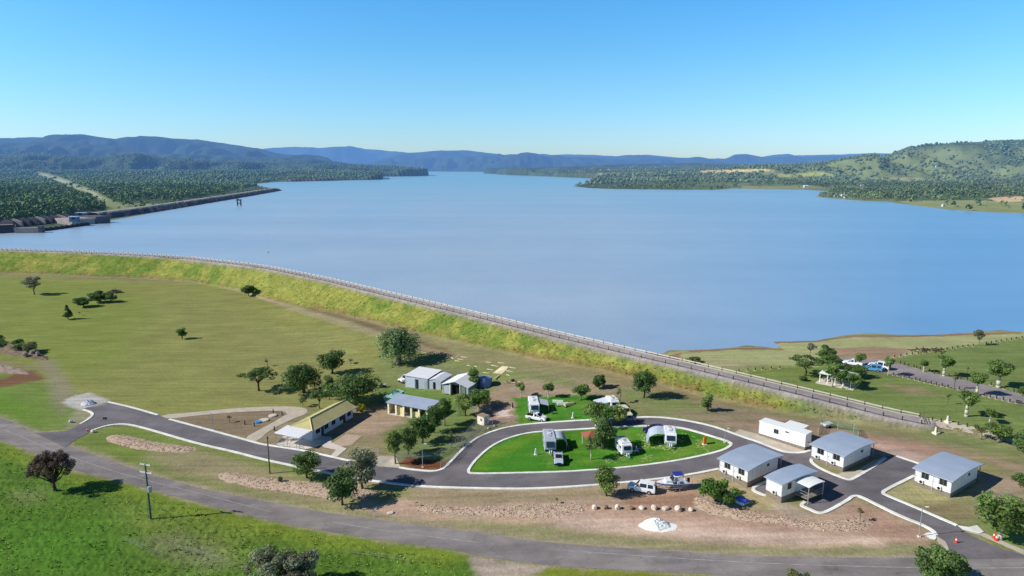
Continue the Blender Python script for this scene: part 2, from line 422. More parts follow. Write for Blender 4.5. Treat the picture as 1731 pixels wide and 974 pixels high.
# --- lush grass below the main road
Z([(-400,640),(0,746),(64,770),(128,799),(218,819),(334,852),(440,878),(486,888),(634,914),(761,930),(795,943),(815,975),(815,1100),(-400,1100)], (88,119,44), 1.5, 1)
Z([(0,746),(64,770),(128,799),(218,819),(334,852),(440,878),(634,914),(761,930),(790,945),(760,955),(640,935),(480,915),(330,880),(250,850),(120,815),(0,770)], (128,142,50), 4, .7)
Z([(190,850),(300,868),(420,900),(420,950),(320,960),(230,920)], (116,132,60), 6, .7)
Z([(240,915),(300,900),(380,930),(400,960),(330,960)], (120,122,92), 4, .7)
Z([(20,830),(70,825),(75,850),(30,855)], (118,128,80), 3, .7)
Z([(0,880),(140,880),(200,930),(160,974),(0,974)], (74,128,34), 12, .6)
Z([(797,930),(860,944),(932,956),(900,974),(890,1100),(815,1100),(812,970),(795,945)], (172,158,142), 1.6, 1)
Z([(895,975),(932,960),(1047,963),(1220,971),(1260,978),(1280,1100),(890,1100)], (124,134,50), 1.2, 1)
# --- cabins and the ground behind them
Z([(1280,712),(1400,728),(1560,752),(1731,790),(1731,830),(1660,812),(1560,786),(1515,772),(1440,770),(1360,764),(1316,762),(1270,742)], (172,140,122), 3, .95)
Z([(1480,750),(1560,770),(1560,784),(1500,772)], (196,174,160), 3, .8)
Z([(1420,735),(1350,728),(1300,722),(1360,735)], (120,136,76), 3, .6)
Z([(1492,833),(1546,805),(1606,842),(1660,812),(1731,830),(1731,938),(1690,925),(1617,889),(1544,857)], (140,138,96), 2, .95)
Z([(1500,834),(1550,812),(1600,842),(1590,856),(1540,852)], (168,160,116), 2.5, .7)
Z([(1550,858),(1610,850),(1640,860),(1640,880),(1600,880)], (138,116,92), 4, .6)
Z([(1650,800),(1731,795),(1731,850),(1700,850),(1640,835)], (166,146,128), 3, .7)
Z([(1600,768),(1660,775),(1731,800),(1731,812),(1650,800)], (126,136,82), 3, .7)
Z([(1650,880),(1731,880),(1731,930),(1690,920)], (104,140,58), 3, .8)
# --- park on the lake side
Z([(1108,600),(1168,592),(1232,588.5),(1300,588),(1305,577.5),(1379,576),(1430,566),(1520,566),(1640,562),(1731,561),(2100,556),(2100,900),(1731,747),(1552,706),(1420,671),(1250,632)], (118,134,76), 1, 1, .5)
Z([(1108,600),(1168,592),(1232,588.5),(1300,588),(1305,577.5),(1379,576),(1430,566),(1520,566),(1640,562),(1731,561),(2100,556),(2100,570),(1731,570),(1600,588),(1510,606),(1470,612),(1420,610),(1380,620),(1310,622),(1250,630),(1160,614)], (166,168,118), 2.5, .95)
Z([(1405,588),(1480,586),(1545,590),(1500,608),(1450,612),(1415,604)], (156,128,108), 3, .9)
Z([(1250,618),(1330,618),(1380,622),(1380,640),(1270,636),(1200,620)], (116,130,68), 2.5, .8)
Z([(1190,608),(1300,612),(1250,626),(1180,614)], (158,148,118), 2, .6)
Z([(1490,650),(1560,655),(1590,668),(1540,668)], (158,136,110), 3, .7)
Z([(1100,602),(1168,592.5),(1232,589),(1300,588.6),(1318,590),(1305,578),(1340,577),(1400,572.5),(1430,567),(1520,567),(1640,563),(1731,562),(1731,565),(1640,567),(1520,570),(1430,571),(1395,577),(1310,582),(1325,592),(1232,592),(1130,600)], (142,110,90), 1.0, .9)
Z([(1560,722),(1650,738),(1731,760),(1731,775),(1620,752),(1560,736)], (116,130,80), 2, .8)
# --- gravel by the entry
Z([(104,680),(125,668),(152,664),(186,677),(183,683),(146,692),(136,694),(118,688)], (190,186,180), 1.2, .9)
Z([(120,700),(141,693),(156,701),(134,716),(112,728)], (150,146,118), 2, .8)
Z([(55,732),(110,727),(113,729),(60,735)], (180,176,150), .8, .7)
# dusty shoulders along the old road
for pl_, sh_, w_ in (([(-400,640),(-150,672),(0,706.5),(55,731),(113,753),(185,779),(257,804),(334,825),(440,846),(565,869),(667,883),(820,902),(907,916),(1047,926.5),(1220,938),(1308,941.5),(1480,944),(1600,942)], (158,146,124), 1.5),
                     ([(1400,980),(1280,976),(1100,966),(1000,961),(932,957),(860,948),(797,937),(761,929),(634,912),(486,887),(440,876),(334,850),(218,817),(128,797),(64,768),(0,744),(-150,700)], (146,140,104), .7)):
    kk = np.nonzero(gy < 190)[0]; dd_, _, _ = seg_dist(gx[kk], gy[kk], [tuple(q[:2]) for q in PP(pl_)])
    a = np.clip(1.2-(dd_+(fbm(gx[kk]*.7, gy[kk]*.7, 161, 3)-.5)*2.2)/w_, 0, 1)[:, None]*.85; cols[kk] = cols[kk]*(1-a)+np.array(C(*sh_))*a
# embankment and crest colours from the terrain itself
dcr, sd_, par_ = seg_dist(gx, gy, CREST)
land = (sd_ < 0)
base_ = base_fn(gx, gy, dcr)
slope = land & (gz > base_+.35) & (dcr > HW+.3)
n1 = fbm(gx*.16, gy*.16, 31, 5); n2 = fbm(gx*.5, gy*.5, 41, 3); n3 = fbm(gx*.018+4, gy*.018, 51, 3)
yel = np.array(C(146, 146, 74)); grn = np.array(C(108, 128, 56)); brn = np.array(C(124, 90, 66))
lf = np.clip((-gx-60)/120, 0, 1)          # greener towards the left end
a = np.clip((n1-.42-lf*.10+(n3-.5)*.8)*5+.5, 0, 1)[:, None]
a = a*.8; ec = grn*(1-a)+yel*a
ec = ec*(.62+.76*fbm(gx*.9, gy*.9, 43, 3)[:, None])
toe = np.clip(1-(gz-base_-.3)/1.5+(n2-.5)*.9, 0, 1)*np.clip((n1-.30)*6, 0, 1)
ec = ec*(1-toe[:, None]*.8)+brn*toe[:, None]*.8
top = np.clip(1-(dcr-HW)/2.2+(n2-.5)*.5, 0, 1)[:, None]
ec = ec*(1-top)+np.array(C(140, 134, 128))*top
rgt = np.clip((gx-62)/8, 0, 1)[:, None]*.7
ec = ec*(1-rgt)+np.array(C(136, 134, 110))*(.8+.4*n2[:, None])*rgt
wgt = np.clip((gz-base_-.25)/.4+(n2-.5), 0, 1)*slope
cols = cols*(1-wgt[:, None])+ec*wgt[:, None]
edge = land & (dcr > HW+1) & (gz < base_+.5) & (gz > base_+.0)
crm = (dcr < HW+.6)[:, None]
cols = np.where(crm, np.array(C(168, 160, 158)), cols)
us = (~land) & (dcr > HW+.3) & (dcr < 22) & (gz > LAKE-2) & (par_ < 13)
cols = np.where(us[:, None], np.array(C(120, 112, 106))*(.6+.8*n2[:, None]), cols)
# real relief in the rough grass (kept off roads, paths and buildings)
rough = np.zeros(len(gx))
rough += wgt*.55
lush = [tuple(p[:2]) for p in PP([(-400,660),(0,752),(64,776),(128,805),(218,826),(334,858),(440,885),(634,921),(761,937),(790,955),(800,1100),(-400,1100)])]
k = np.nonzero(gy < 190)[0]
rough[k] += np.clip(sdist(gx[k], gy[k], lush)/2.0, 0, 1)*.30
gz2 = gz+rough*((fbm(gx*.8, gy*.8, 61, 3)-.35)*1.0+(fbm(gx*2.4, gy*2.4, 62, 2)-.5)*.9)
ground_m = attr_mat('ground_grass_and_dirt', streak=.13, scales=(.9, .09, 4.0), var=.17, bump=.55, bscale=1.6, bdist=.25)
gr = npmesh('ground', np.stack([gx, gy, gz2], 1), gF, ground_m, cols, True); tag(gr, kind='structure')

# ================================================================== WATER
def water_material():
    g = G('lake_water'); geo = g.n('ShaderNodeNewGeometry'); p = geo.outputs['Position']
    mp = g.n('ShaderNodeMapping'); mp.inputs['Scale'].default_value = (.0035, .0012, 1); g.l(p, mp.inputs[0])
    n1 = g.noise(mp.outputs[0], 1.0, 4)
    c = g.ramp(n1, [(.30, (.33, .455, .60)), (.55, (.385, .465, .57)), (.75, (.31, .46, .62))])
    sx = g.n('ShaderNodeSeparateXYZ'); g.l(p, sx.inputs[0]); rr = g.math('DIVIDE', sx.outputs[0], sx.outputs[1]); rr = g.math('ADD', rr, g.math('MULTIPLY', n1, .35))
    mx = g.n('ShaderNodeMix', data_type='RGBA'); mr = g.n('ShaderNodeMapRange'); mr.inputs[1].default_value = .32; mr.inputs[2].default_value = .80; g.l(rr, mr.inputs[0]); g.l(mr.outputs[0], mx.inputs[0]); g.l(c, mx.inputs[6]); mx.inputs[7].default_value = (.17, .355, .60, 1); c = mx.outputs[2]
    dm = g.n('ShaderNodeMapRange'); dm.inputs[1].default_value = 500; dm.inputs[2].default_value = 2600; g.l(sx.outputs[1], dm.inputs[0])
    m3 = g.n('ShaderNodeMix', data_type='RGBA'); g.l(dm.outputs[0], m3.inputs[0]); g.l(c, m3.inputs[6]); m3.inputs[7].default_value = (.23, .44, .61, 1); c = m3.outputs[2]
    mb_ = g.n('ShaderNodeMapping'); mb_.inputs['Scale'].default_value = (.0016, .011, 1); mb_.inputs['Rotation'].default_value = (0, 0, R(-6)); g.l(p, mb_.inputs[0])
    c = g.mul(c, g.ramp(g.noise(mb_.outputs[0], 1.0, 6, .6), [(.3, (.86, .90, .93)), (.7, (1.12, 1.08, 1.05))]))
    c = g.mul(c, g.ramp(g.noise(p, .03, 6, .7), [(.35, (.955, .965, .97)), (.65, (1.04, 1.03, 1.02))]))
    b = g.bsdf(c, .3, .35); b.inputs['IOR'].default_value = 1.33
    m2 = g.n('ShaderNodeMapping'); m2.inputs['Scale'].default_value = (1, .6, 1); g.l(p, m2.inputs[0])
    g.bump(g.noise(m2.outputs[0], .5, 6, .65), b, .28, .4)
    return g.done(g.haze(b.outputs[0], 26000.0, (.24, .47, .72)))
wp = [c[:2] for c in CREST]
far = [(82, 133), (140, 150), (400, 60), (30000, 400), (30000, 16000), (-30000, 16000), (-30000, 700)]
m = MB(); pts = [(x, y, LAKE) for x, y in [(-2500, 560)]+wp+far[1:]]
m.add(pts, [tuple(range(len(pts)))])
import bmesh
me = bpy.data.meshes.new('lake_water')
tri = geometry.tessellate_polygon([[Vector(p) for p in pts]])
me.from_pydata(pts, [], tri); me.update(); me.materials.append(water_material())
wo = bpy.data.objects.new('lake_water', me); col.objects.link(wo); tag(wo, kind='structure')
for poly in me.polygons:
    if poly.normal.z < 0: poly.flip()

# ================================================================== FAR COUNTRY: one height field with ridges at their real distances
def interp(px, pts): 
    xs = [p[0] for p in pts]; ys = [p[1] for p in pts]; return np.interp(px, xs, ys)
def D_of(y): return 56*FPX/(CP*(y-283.0))       # distance of the water line seen at row y
SHL = [(-420,405),(0,396),(30,393),(80,388),(130,379.5),(185,376),(190,372.5),(300,353),(400,336.2),(478,322.3),(474,318.8),(445,316.6),(432,311),(470,307.6),(540,306),(600,304.6),(645,303.6),(647,300.6),(620,299),(690,298),(720,297.4),(724,296.4),
       (640,294.6),(560,292.4),(518,290.8),(560,289.6),(700,289.7),(830,290.6),(818,293.4),(870,296.3),(940,299),(1012,302),(1018,303.2),(1004,306),(985,311),(966,314.8),(992,318),(1029,319.6),(1105,320.6),(1207,321.6),(1240,319),(1300,320.3),(1360,321),(1402,323.5),(1378,331.8),(1384,333.6),
       (1418,336.5),(1460,340),(1500,341.5),(1520,344.3),(1560,349.5),(1604,354.8),(1673,359.2),(1731,361),(2150,374)]
shp = [PZ(a, b, LAKE)[:2] for a, b in SHL]
shp = shp+[(9000, 1500), (30000, 30000), (-30000, 30000), (-9000, 900)]
fx, fy, fF = fan_grid(430, 17000, 560, 1.5, 1600)
pxs = 865.5+FPX*(fx/(fy*CP))      # photo column of the direction (used only to read the ridge profiles)
sdl = sdist(fx, fy, shp)
wig = (fbm(fx*.004, fy*.004, 71)-.5)
land_z = np.where(sdl > 0, np.minimum(sdl*.03, 7)+np.minimum(np.maximum(sdl-200, 0)*.002, 4), np.maximum(sdl*.05, -6)-.6)+LAKE
RIDGES = [ # distance, front width, roughness, profile (photo column, photo row of the crest line)
 (14500, 3500, 26, [(-400,262),(380,262),(455,253),(500,250),(540,253),(570,250.5),(620,254),(690,260),(760,258),(800,262),(880,265),(960,262.5),(1040,265),(1090,263.5),(1160,269),(1240,270),(1285,266.5),(1340,263),(1430,262),(1480,261),(1500,262),(1800,262),(2100,262)]),
 (9600, 1300, 16, [(-420,284),(800,284),(835,277),(862,267),(880,260.5),(893,259),(906,261),(930,268),(960,272),(1040,276),(1120,279),(1200,283),(2100,284)]),
 (10300, 1500, 18, [(-420,284),(620,284),(650,276),(720,266),(780,263),(830,268),(900,271),(960,268),(1010,269),(1060,272),(1120,270),(1180,272),(1240,275),(1400,278),(2100,284)]),
 (11500, 2600, 26, [(-400,268),(600,282),(680,262),(740,257),(790,255.5),(850,263),(960,266),(1050,266),(1080,264),(1120,268),(1200,269.5),(1225,270),(1240,264.5),(1262,264),(1290,269),(1340,267),(1380,266),(1480,264),(1600,270),(2100,270)]),
 (8200, 2300, 34, [(-420,241),(0,238),(60,237),(150,235.5),(200,240),(222,237.5),(300,241),(335,240),(400,247),(440,254),(480,262),(560,268),(640,276),(700,284),(2100,284)]),
 (6400, 1700, 16, [(-420,246),(0,244),(120,243),(200,250),(240,259),(330,264),(420,266),(520,269),(600,275),(640,281),(700,284),(900,284),(1000,281),(1060,278),(1150,277),(1250,279),(2100,283)]),
 (4700, 1100, 9, [(-420,262),(0,266),(60,263),(120,267),(180,270),(240,263),(280,270),(400,275),(500,277),(620,280),(700,283),(1150,282.5),(1200,281),(1300,280),(1380,277),(1420,272),(1460,268),(1500,267),(2100,266)]),
 (3500, 1300, 7, [(-420,290),(1150,289),(1240,284),(1300,281),(1360,279),(1420,274),(1470,267.5),(1500,265),(1530,255),(1560,251),(1610,247.5),(1660,246),(1731,246),(1900,246),(2100,250)]),
]
fz = land_z.copy()
for ri, (D, W, rg, prof) in enumerate(RIDGES):
    rowc = interp(pxs, prof); zr = CZ+D*(283-rowc)/FPX/CP
    dj = fy+(fbm(fx/1500.0, fy/1500.0, 80+ri)-.5)*W*.7
    t = np.where(dj < D, 1-(D-dj)/W, 1-(dj-D)/(W*1.6))
    spur = fbm(fx/(W*.15)+7*ri, fy/(W*.42), 90+ri, 5)
    sh = sst(np.clip(t, 0, 1)+(spur-.5)*1.35*np.clip(4*t*(1-t), 0, 1))
    z = land_z+(zr-12)*sh+(fbm(fx/260.0, fy/260.0, 99+ri)-.5)*rg*np.clip(t*2, 0, 1)
    fz = np.where((sdl > 0) & (zr > 8), np.maximum(fz, z), fz)
fz += np.clip(sdl/400, 0, 1)*(fbm(fx*.02, fy*.02, 77, 3)-.5)*2.5
# colours
nA = fbm(fx*.004, fy*.0025, 101); nB = fbm(fx*.03, fy*.018, 111, 4); nC = fbm(fx*.0012, fy*.0009, 121)
woods = np.array(C(92, 108, 78)); woodd = np.array(C(58, 76, 54)); pasture = np.array(C(122, 132, 90)); dry = np.array(C(186, 172, 122))
fc = woods*(1-nB[:, None])+woodd*nB[:, None]
fc = fc*(.6+.8*fbm(fx/260.0, fy/420.0, 141, 5))[:, None]
right = np.clip((pxs-1000)/250, 0, 1)*np.clip((4600-fy)/700, 0, 1)
pm = np.clip((nA-.40)*6+.45, 0, 1)*right*.9
fc = fc*(1-pm[:, None])+pasture*(.8+.4*nB[:, None])*pm[:, None]
top_dark = right*np.clip((fz-125)/35, 0, 1)*np.clip((nC-.2)*4, 0, 1)
fc = fc*(1-top_dark[:, None]*.8)+np.array(C(66, 90, 66))*top_dark[:, None]*.8
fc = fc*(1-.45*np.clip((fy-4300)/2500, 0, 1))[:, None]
fF_ = fy*CP-(fz-CZ)*SP; fpx = 865.5+FPX*fx/fF_; fpy = 487-FPX*(fy*SP+(fz-CZ)*CP)/fF_
def fzone(poly, c, feather=25, strength=.9, z=None):
    """colour a patch of the far sheet; the patch is read from the photograph"""
    global fc
    xs = [p[0] for p in poly]; ys = [p[1] for p in poly]
    kk = np.nonzero((fpx > min(xs)-9) & (fpx < max(xs)+9) & (fpy > min(ys)-4) & (fpy < max(ys)+4) & (sdl > 0))[0]
    j = (fbm(fx[kk]*.015, fy[kk]*.01, 131)-.5)
    s_ = np.clip(sdist(fpx[kk]+j*14, fpy[kk]*3+j*6, [(q[0], q[1]*3) for q in poly])/3+.5, 0, 1)[:, None]*strength
    fc[kk] = fc[kk]*(1-s_)+np.array(C(*c))*s_
fzone([(64,290),(84,293),(110,302),(150,318),(178,332),(200,342),(300,346),(290,352),(205,366),(180,360),(175,348),(150,334),(108,316),(78,303),(60,294)], (142,152,104), 14)
fzone([(72,293),(100,301),(150,321),(182,338),(179,340),(146,325),(96,305),(68,295)], (184,186,156), 4, .8)
fzone([(1190,288),(1300,286),(1310,289),(1230,293),(1180,293)], (214,190,140), 30, .9, 12)
fzone([(940,294),(1150,290),(1190,291),(1000,298)], (170,168,110), 40, .8, 8)
fzone([(1310,294),(1400,291),(1410,297),(1320,300)], (166,172,104), 30, .9, 12)
fzone([(1250,315),(1370,314),(1400,319),(1260,321)], (140,142,100), 20, .9)
fzone([(1520,341),(1640,338),(1731,343),(1731,362),(1640,357),(1560,350)], (150,156,102), 10, .95)
fzone([(1670,336),(1700,331),(1731,332),(1731,341),(1690,342)], (206,178,142), 8, .95)
fzone([(1486,318),(1494,316),(1500,326),(1492,326)], (200,196,170), 6, .9)
fzone([(1440,303),(1540,300),(1600,304),(1520,308)], (156,160,110), 25, .8, 10)
shore = np.clip(1-np.abs(sdl-3)/np.clip(fy*.004, 4, 9), 0, 1)[:, None]*.7*np.clip((4000-fy)/1500, .0, 1)[:, None]
fc = fc*(1-shore)+np.array(C(160, 148, 124))*shore
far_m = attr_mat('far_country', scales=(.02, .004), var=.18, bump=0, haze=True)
fsel = sdl[fF].max(1) > -60
fo = npmesh('hills', np.stack([fx, fy, fz], 1), fF[fsel], far_m, fc, True); tag(fo, kind='structure')
def Hfar(x, y):
    """height of the far sheet by bilinear lookup"""
    x = np.asarray(x, float); y = np.asarray(y, float)
    r = np.log(y/430)/math.log(17000/430)*559; c = (x/y+1.5)/3.0*1599
    r0 = np.clip(r.astype(int), 0, 558); c0 = np.clip(c.astype(int), 0, 1598); a = np.clip(r-r0, 0, 1); b = np.clip(c-c0, 0, 1)
    g2 = fz.reshape(560, 1600)
    return (g2[r0, c0]*(1-b)+g2[r0, c0+1]*b)*(1-a)+(g2[r0+1, c0]*(1-b)+g2[r0+1, c0+1]*b)*a

# ---------- far woods: jagged crowns by the thousand, one mass each side
import bmesh as _b
def ico(sub):
    bm = _b.new(); _b.ops.create_icosphere(bm, subdivisions=sub, radius=1.0)
    v = np.array([x.co[:] for x in bm.verts]); f = np.array([[q.index for q in p.verts] for p in bm.faces]); bm.free(); return v, f
ICO = {1: ico(1), 2: ico(2)}
def woodland(name, n, ysamp, pxr, dens, size, m, c1, c2, sub, seed, label):
    rg = np.random.default_rng(seed)
    y = ysamp[0]*(ysamp[1]/ysamp[0])**rg.random(n*3); u = (pxr[0]+(pxr[1]-pxr[0])*rg.random(n*3)-865.5)/FPX*CP
    x = y*u; keep = dens(x, y) > rg.random(n*3)
    x, y = x[keep][:n], y[keep][:n]; z = Hfar(x, y); k = len(x)
    sc = size*(.45+1.15*rg.random(k)**1.8); t = rg.random((k, 1)); c = np.array(c1)*(1-t)+np.array(c2)*t; cz = z+sc*.8; c = c*(.62+.76*fbm(x/90.0, y/140.0, 151, 4))[:, None]
    if sub == 1:
        V0, F0 = ICO[1]; nv = len(V0)
        jit = 1+.6*(rg.random((k, nv, 1))-.5)
        V = V0[None]*jit*np.stack([sc*(.9+.3*rg.random(k)), sc*(.9+.3*rg.random(k)), sc*(.75+.4*rg.random(k))], 1)[:, None, :]
        V = V+np.stack([x, y, cz], 1)[:, None, :]
        F = F0[None]+(np.arange(k)*nv)[:, None, None]
        c = np.repeat(c, nv, 0)*(.7+.6*rg.random((k*nv, 1)))
    else:       # leafy clumps: many small flakes over an uneven crown
        nq = sub; d = rg.normal(size=(k, nq, 3)); d[:, :, 2] = np.abs(d[:, :, 2])*1.1-.25; d /= np.linalg.norm(d, axis=2)[..., None]
        lob = 1+.35*np.sin(d[..., 0]*3+rg.random((k, 1))*6)*np.sin(d[..., 1]*3+rg.random((k, 1))*6)
        p = d*(sc[:, None]*lob*(.7+.4*rg.random((k, nq))))[..., None]+np.stack([x, y, cz], 1)[:, None, :]
        n_ = d+rg.normal(size=d.shape)*.45; n_ /= np.linalg.norm(n_, axis=2)[..., None]
        tt = np.cross(n_, rg.normal(size=d.shape)); tt /= np.linalg.norm(tt, axis=2)[..., None]; bb = np.cross(n_, tt); q = (sc[:, None]*(.22+.22*rg.random((k, nq))))[..., None]
        V = np.stack([p-tt*q, p+bb*q*.9, p+tt*q, p-bb*q*.9], 2).reshape(k, nq*4, 3); F = np.arange(k*nq*4).reshape(-1, 4)
        c = np.repeat(np.repeat(c, nq, 0)*(.65+.7*rg.random((k*nq, 1))), 4, 0)
    o = npmesh(name, V.reshape(-1, 3), F.reshape(-1, F.shape[-1]), m, c, False)
    tag(o, label, 'woodland', kind='stuff'); return k
def inpx(poly, z=None):
    def f(x, y):
        z = Hfar(x, y); F = y*CP-(z-CZ)*SP
        return inside(865.5+FPX*x/F, 487-FPX*(y*SP+(z-CZ)*CP)/F, poly)
    return f
clear = inpx([(60,290),(84,293),(110,302),(150,318),(178,332),(200,342),(300,340),(380,326),(420,316),(440,314),(482,318),(480,326),(300,356),(205,372),(176,374),(175,348),(150,334),(108,316),(78,303),(56,294)])
clear2 = inpx([(-500,400),(-60,386),(0,379),(40,375),(80,371),(108,366),(130,358),(182,354),(205,372),(180,390),(0,420),(-500,440)])
def densL(x, y):
    s = sdist(x, y, shp); return (s > 12)*np.where(clear(x, y), .03, 1.0)*np.where(clear2(x, y), 0, 1)*np.clip((fbm(x*.012, y*.008, 3)-.3)*4, .25, 1)
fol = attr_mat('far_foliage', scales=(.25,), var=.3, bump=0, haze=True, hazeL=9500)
woodland('woodland', 13000, (560, 1900), (-330, 480), densL, 3.4, fol, C(78, 104, 62), C(122, 142, 88), 26, 11, 'dense green bushland filling the near left shore beyond the spillway')
woodland('woodland', 34000, (1800, 5600), (-330, 760), densL, 4.0, fol, C(74, 98, 66), C(118, 136, 90), 1, 12, 'hazy grey green bushland stretching to the foot of the left ranges')
def densR(x, y):
    s = sdist(x, y, shp); n_ = fbm(x*.006+3, y*.004, 13)*.6+fbm(x*.03, y*.03, 14)*.4
    near = np.clip((n_-.46)*9, .10, .9)
    return (s > 6)*near*np.where(fz_dry(x, y), .10, 1)
_dry = [inpx([(1190,287),(1300,286),(1310,289),(1230,293),(1180,293)], 12), inpx([(1310,294),(1400,291),(1410,297),(1320,300)], 12), inpx([(1540,345),(1640,338),(1731,332),(1731,364),(1640,359),(1560,352)]), inpx([(1250,315),(1370,314),(1400,319),(1260,321)])]
def fz_dry(x, y):
    r = _dry[0](x, y)
    for q in _dry[1:]: r = r | q(x, y)
    return r
woodland('woodland', 7000, (780, 2300), (960, 2080), densR, 3.3, fol, C(80, 102, 70), C(122, 136, 94), 24, 13, 'scattered dark trees and scrub along the right hand shore')
woodland('woodland', 18000, (2200, 4500), (820, 2080), densR, 3.9, fol, C(84, 104, 76), C(118, 132, 96), 1, 14, 'hazy patches of trees over the slopes of the right hand hill')
# ================================================================== ROADS, KERBS, PATHS
def drape(name, outer, m, dz, holes=(), step=2.2, kind='structure'):
    """sheet following the ground inside a world-space outline (lists of Vector)"""
    rings = [outer]+list(holes); vs, es = [], []
    for r in rings:
        q = []
        for i in range(len(r)):
            a, b = Vector(r[i]).to_2d(), Vector(r[(i+1) % len(r)]).to_2d(); n = max(1, int((b-a).length/step))
            q += [a+(b-a)*k/n for k in range(n)]
        k0 = len(vs); vs += q; es += [(k0+i, k0+(i+1) % len(q)) for i in range(len(q))]
    o2 = [tuple(p.to_2d()) if len(p) == 3 else tuple(p) for p in map(Vector, outer)]
    h2 = [[tuple(Vector(p).to_2d()) for p in h] for h in holes]
    xs = [p[0] for p in o2]; ys = [p[1] for p in o2]
    X, Y = np.meshgrid(np.arange(min(xs), max(xs), step), np.arange(min(ys), max(ys), step)); X = X.ravel(); Y = Y.ravel()
    ok = inside(X, Y, o2) & (sdist(X, Y, o2) > step*.4)
    for h in h2: ok &= ~inside(X, Y, h) & (np.abs(sdist(X, Y, h)) > step*.4)
    vs += [Vector((a, b)) for a, b in zip(X[ok], Y[ok])]
    V, E, F, *_ = geometry.delaunay_2d_cdt(vs, es, [], 0, 1e-4)
    A = np.array([[p.x, p.y] for p in V]); F = np.array([f for f in F if len(f) == 3])
    cx = A[F].mean(1); ok = inside(cx[:, 0], cx[:, 1], o2)
    for h in h2: ok &= ~inside(cx[:, 0], cx[:, 1], h)
    F = F[ok]
    ar = (A[F[:, 1], 0]-A[F[:, 0], 0])*(A[F[:, 2], 1]-A[F[:, 0], 1])-(A[F[:, 1], 1]-A[F[:, 0], 1])*(A[F[:, 2], 0]-A[F[:, 0], 0])
    F = np.where((ar < 0)[:, None], F[:, ::-1], F)
    z = H(A[:, 0], A[:, 1])+dz
    o = npmesh(name, np.column_stack([A, z]), F, m, None, True)
    if kind: tag(o, kind=kind)
    return o
def strip(mb, pts, w0, w1, h, dz=0.0, closed=False):
    """ribbon of kerb / line along pts between offsets w0,w1 (left of travel +), raised h"""
    pts = [Vector(p) for p in pts]; n = len(pts); k = len(mb.v)
    for i, p in enumerate(pts):
        a = pts[i-1] if (i > 0 or closed) else p; b = pts[(i+1) % n] if (i < n-1 or closed) else p
        t = (b-a).to_2d()
        if t.length < 1e-6: t = Vector((1, 0))
        t.normalize(); nn = Vector((-t.y, t.x))
        for wv in (w0, w1):
            q = p.to_2d()+nn*wv; z = H1(q.x, q.y)+dz
            mb.v += [(q.x, q.y, z-(.3 if h else 0)), (q.x, q.y, z+h)]
    m_ = n if closed else n-1
    for i in range(m_):
        a = k+4*i; b = k+4*((i+1) % n)
        mb.f.append((a+1, b+1, b+3, a+3))
        if h: mb.f += [(a, b, b+1, a+1), (a+3, b+3, b+2, a+2)]
    if h and not closed: mb.f += [(k, k+1, k+3, k+2), (k+4*(n-1), k+4*(n-1)+2, k+4*(n-1)+3, k+4*(n-1)+1)]
def asphalt(name, c, streak=(.05, .5), var=.2):
    g = G(name); geo = g.n('ShaderNodeNewGeometry'); p = geo.outputs['Position']
    a = g.ramp(g.noise(p, .22, 5, .6), [(.3, tuple(v*(1-var) for v in c)), (.7, tuple(v*(1+var) for v in c))])
    mp = g.n('ShaderNodeMapping'); mp.inputs['Scale'].default_value = (streak[0], streak[1], 1); mp.inputs['Rotation'].default_value = (0, 0, R(12)); g.l(p, mp.inputs[0])
    s2 = g.ramp(g.noise(mp.outputs[0], 1.0, 4), [(.35, (.84,)*3), (.65, (1.12,)*3)])
    f = g.ramp(g.noise(p, 9, 3), [(.3, (.86,)*3), (.7, (1.12,)*3)])
    vo = g.n('ShaderNodeTexVoronoi', feature='DISTANCE_TO_EDGE'); vo.inputs['Scale'].default_value = .16
    wv = g.n('ShaderNodeVectorMath', operation='ADD'); nz = g.n('ShaderNodeTexNoise'); nz.inputs['Scale'].default_value = .35; g.l(p, nz.inputs['Vector']); sc_ = g.n('ShaderNodeVectorMath', operation='SCALE'); sc_.inputs['Scale'].default_value = 5; g.l(nz.outputs['Color'], sc_.inputs[0]); g.l(p, wv.inputs[0]); g.l(sc_.outputs[0], wv.inputs[1]); g.l(wv.outputs[0], vo.inputs['Vector'])
    f = g.mul(f, g.ramp(vo.outputs[0], [(0, (.80,)*3), (.018, (1,)*3)]))
    pt = g.ramp(g.noise(p, .06, 2, .4), [(.46, (.93,)*3), (.5, (1.05, 1.04, 1.02))]); f = g.mul(f, pt)
    b = g.bsdf(g.mul(g.mul(a, s2), f), .88, .25); g.bump(g.noise(p, 14, 3), b, .3, .02)
    return g.done(b.outputs[0])
M_old = asphalt('worn_asphalt', C(136, 129, 126), (.03, .45), .2)
M_new = asphalt('dark_asphalt', C(116, 111, 114), (.1, .3), .14)
M_crest = asphalt('crest_seal', C(166, 155, 152), (.02, .2), .12)
M_conc = mat('pale_concrete', C(242, 238, 228), .9, .1, 0, .24, .5, .1)
M_path = mat('path_concrete', C(196, 184, 166), .9, .1, 0, .16, .6, .1)
M_line = mat('road_paint', C(166, 164, 166), .8, .2, 0, .4, .7)
main_up = [(-400,640),(-150,672),(0,706.5),(30,717),(55,731),(84,742),(113,753),(185,779),(257,804),(334,825),(380,834.5),(440,846),(482,855),(565,869),(667,883),(820,902),(907,916),(1047,926.5),(1220,938),(1308,941.5),(1480,944),(1600,942),(1700,942),(1731,941),(2000,932)]
main_lo = [(2000,975),(1731,984),(1400,980),(1280,976),(1100,966),(1000,961),(932,957),(860,948),(797,937),(761,929),(634,912),(486,887),(440,876),(334,850),(218,817),(128,797),(64,768),(0,744),(-150,700),(-400,668)]
drape('main_road', smooth(PP(main_up), 2)+smooth(PP(main_lo), 2), M_old, .03)
mb = MB(); cl = [(-400,653),(-150,686),(0,722),(85,761),(218,806),(334,833),(440,861),(459,865.6)]
strip(mb, smooth(PP(cl), 2), -.07, .07, 0, .045)
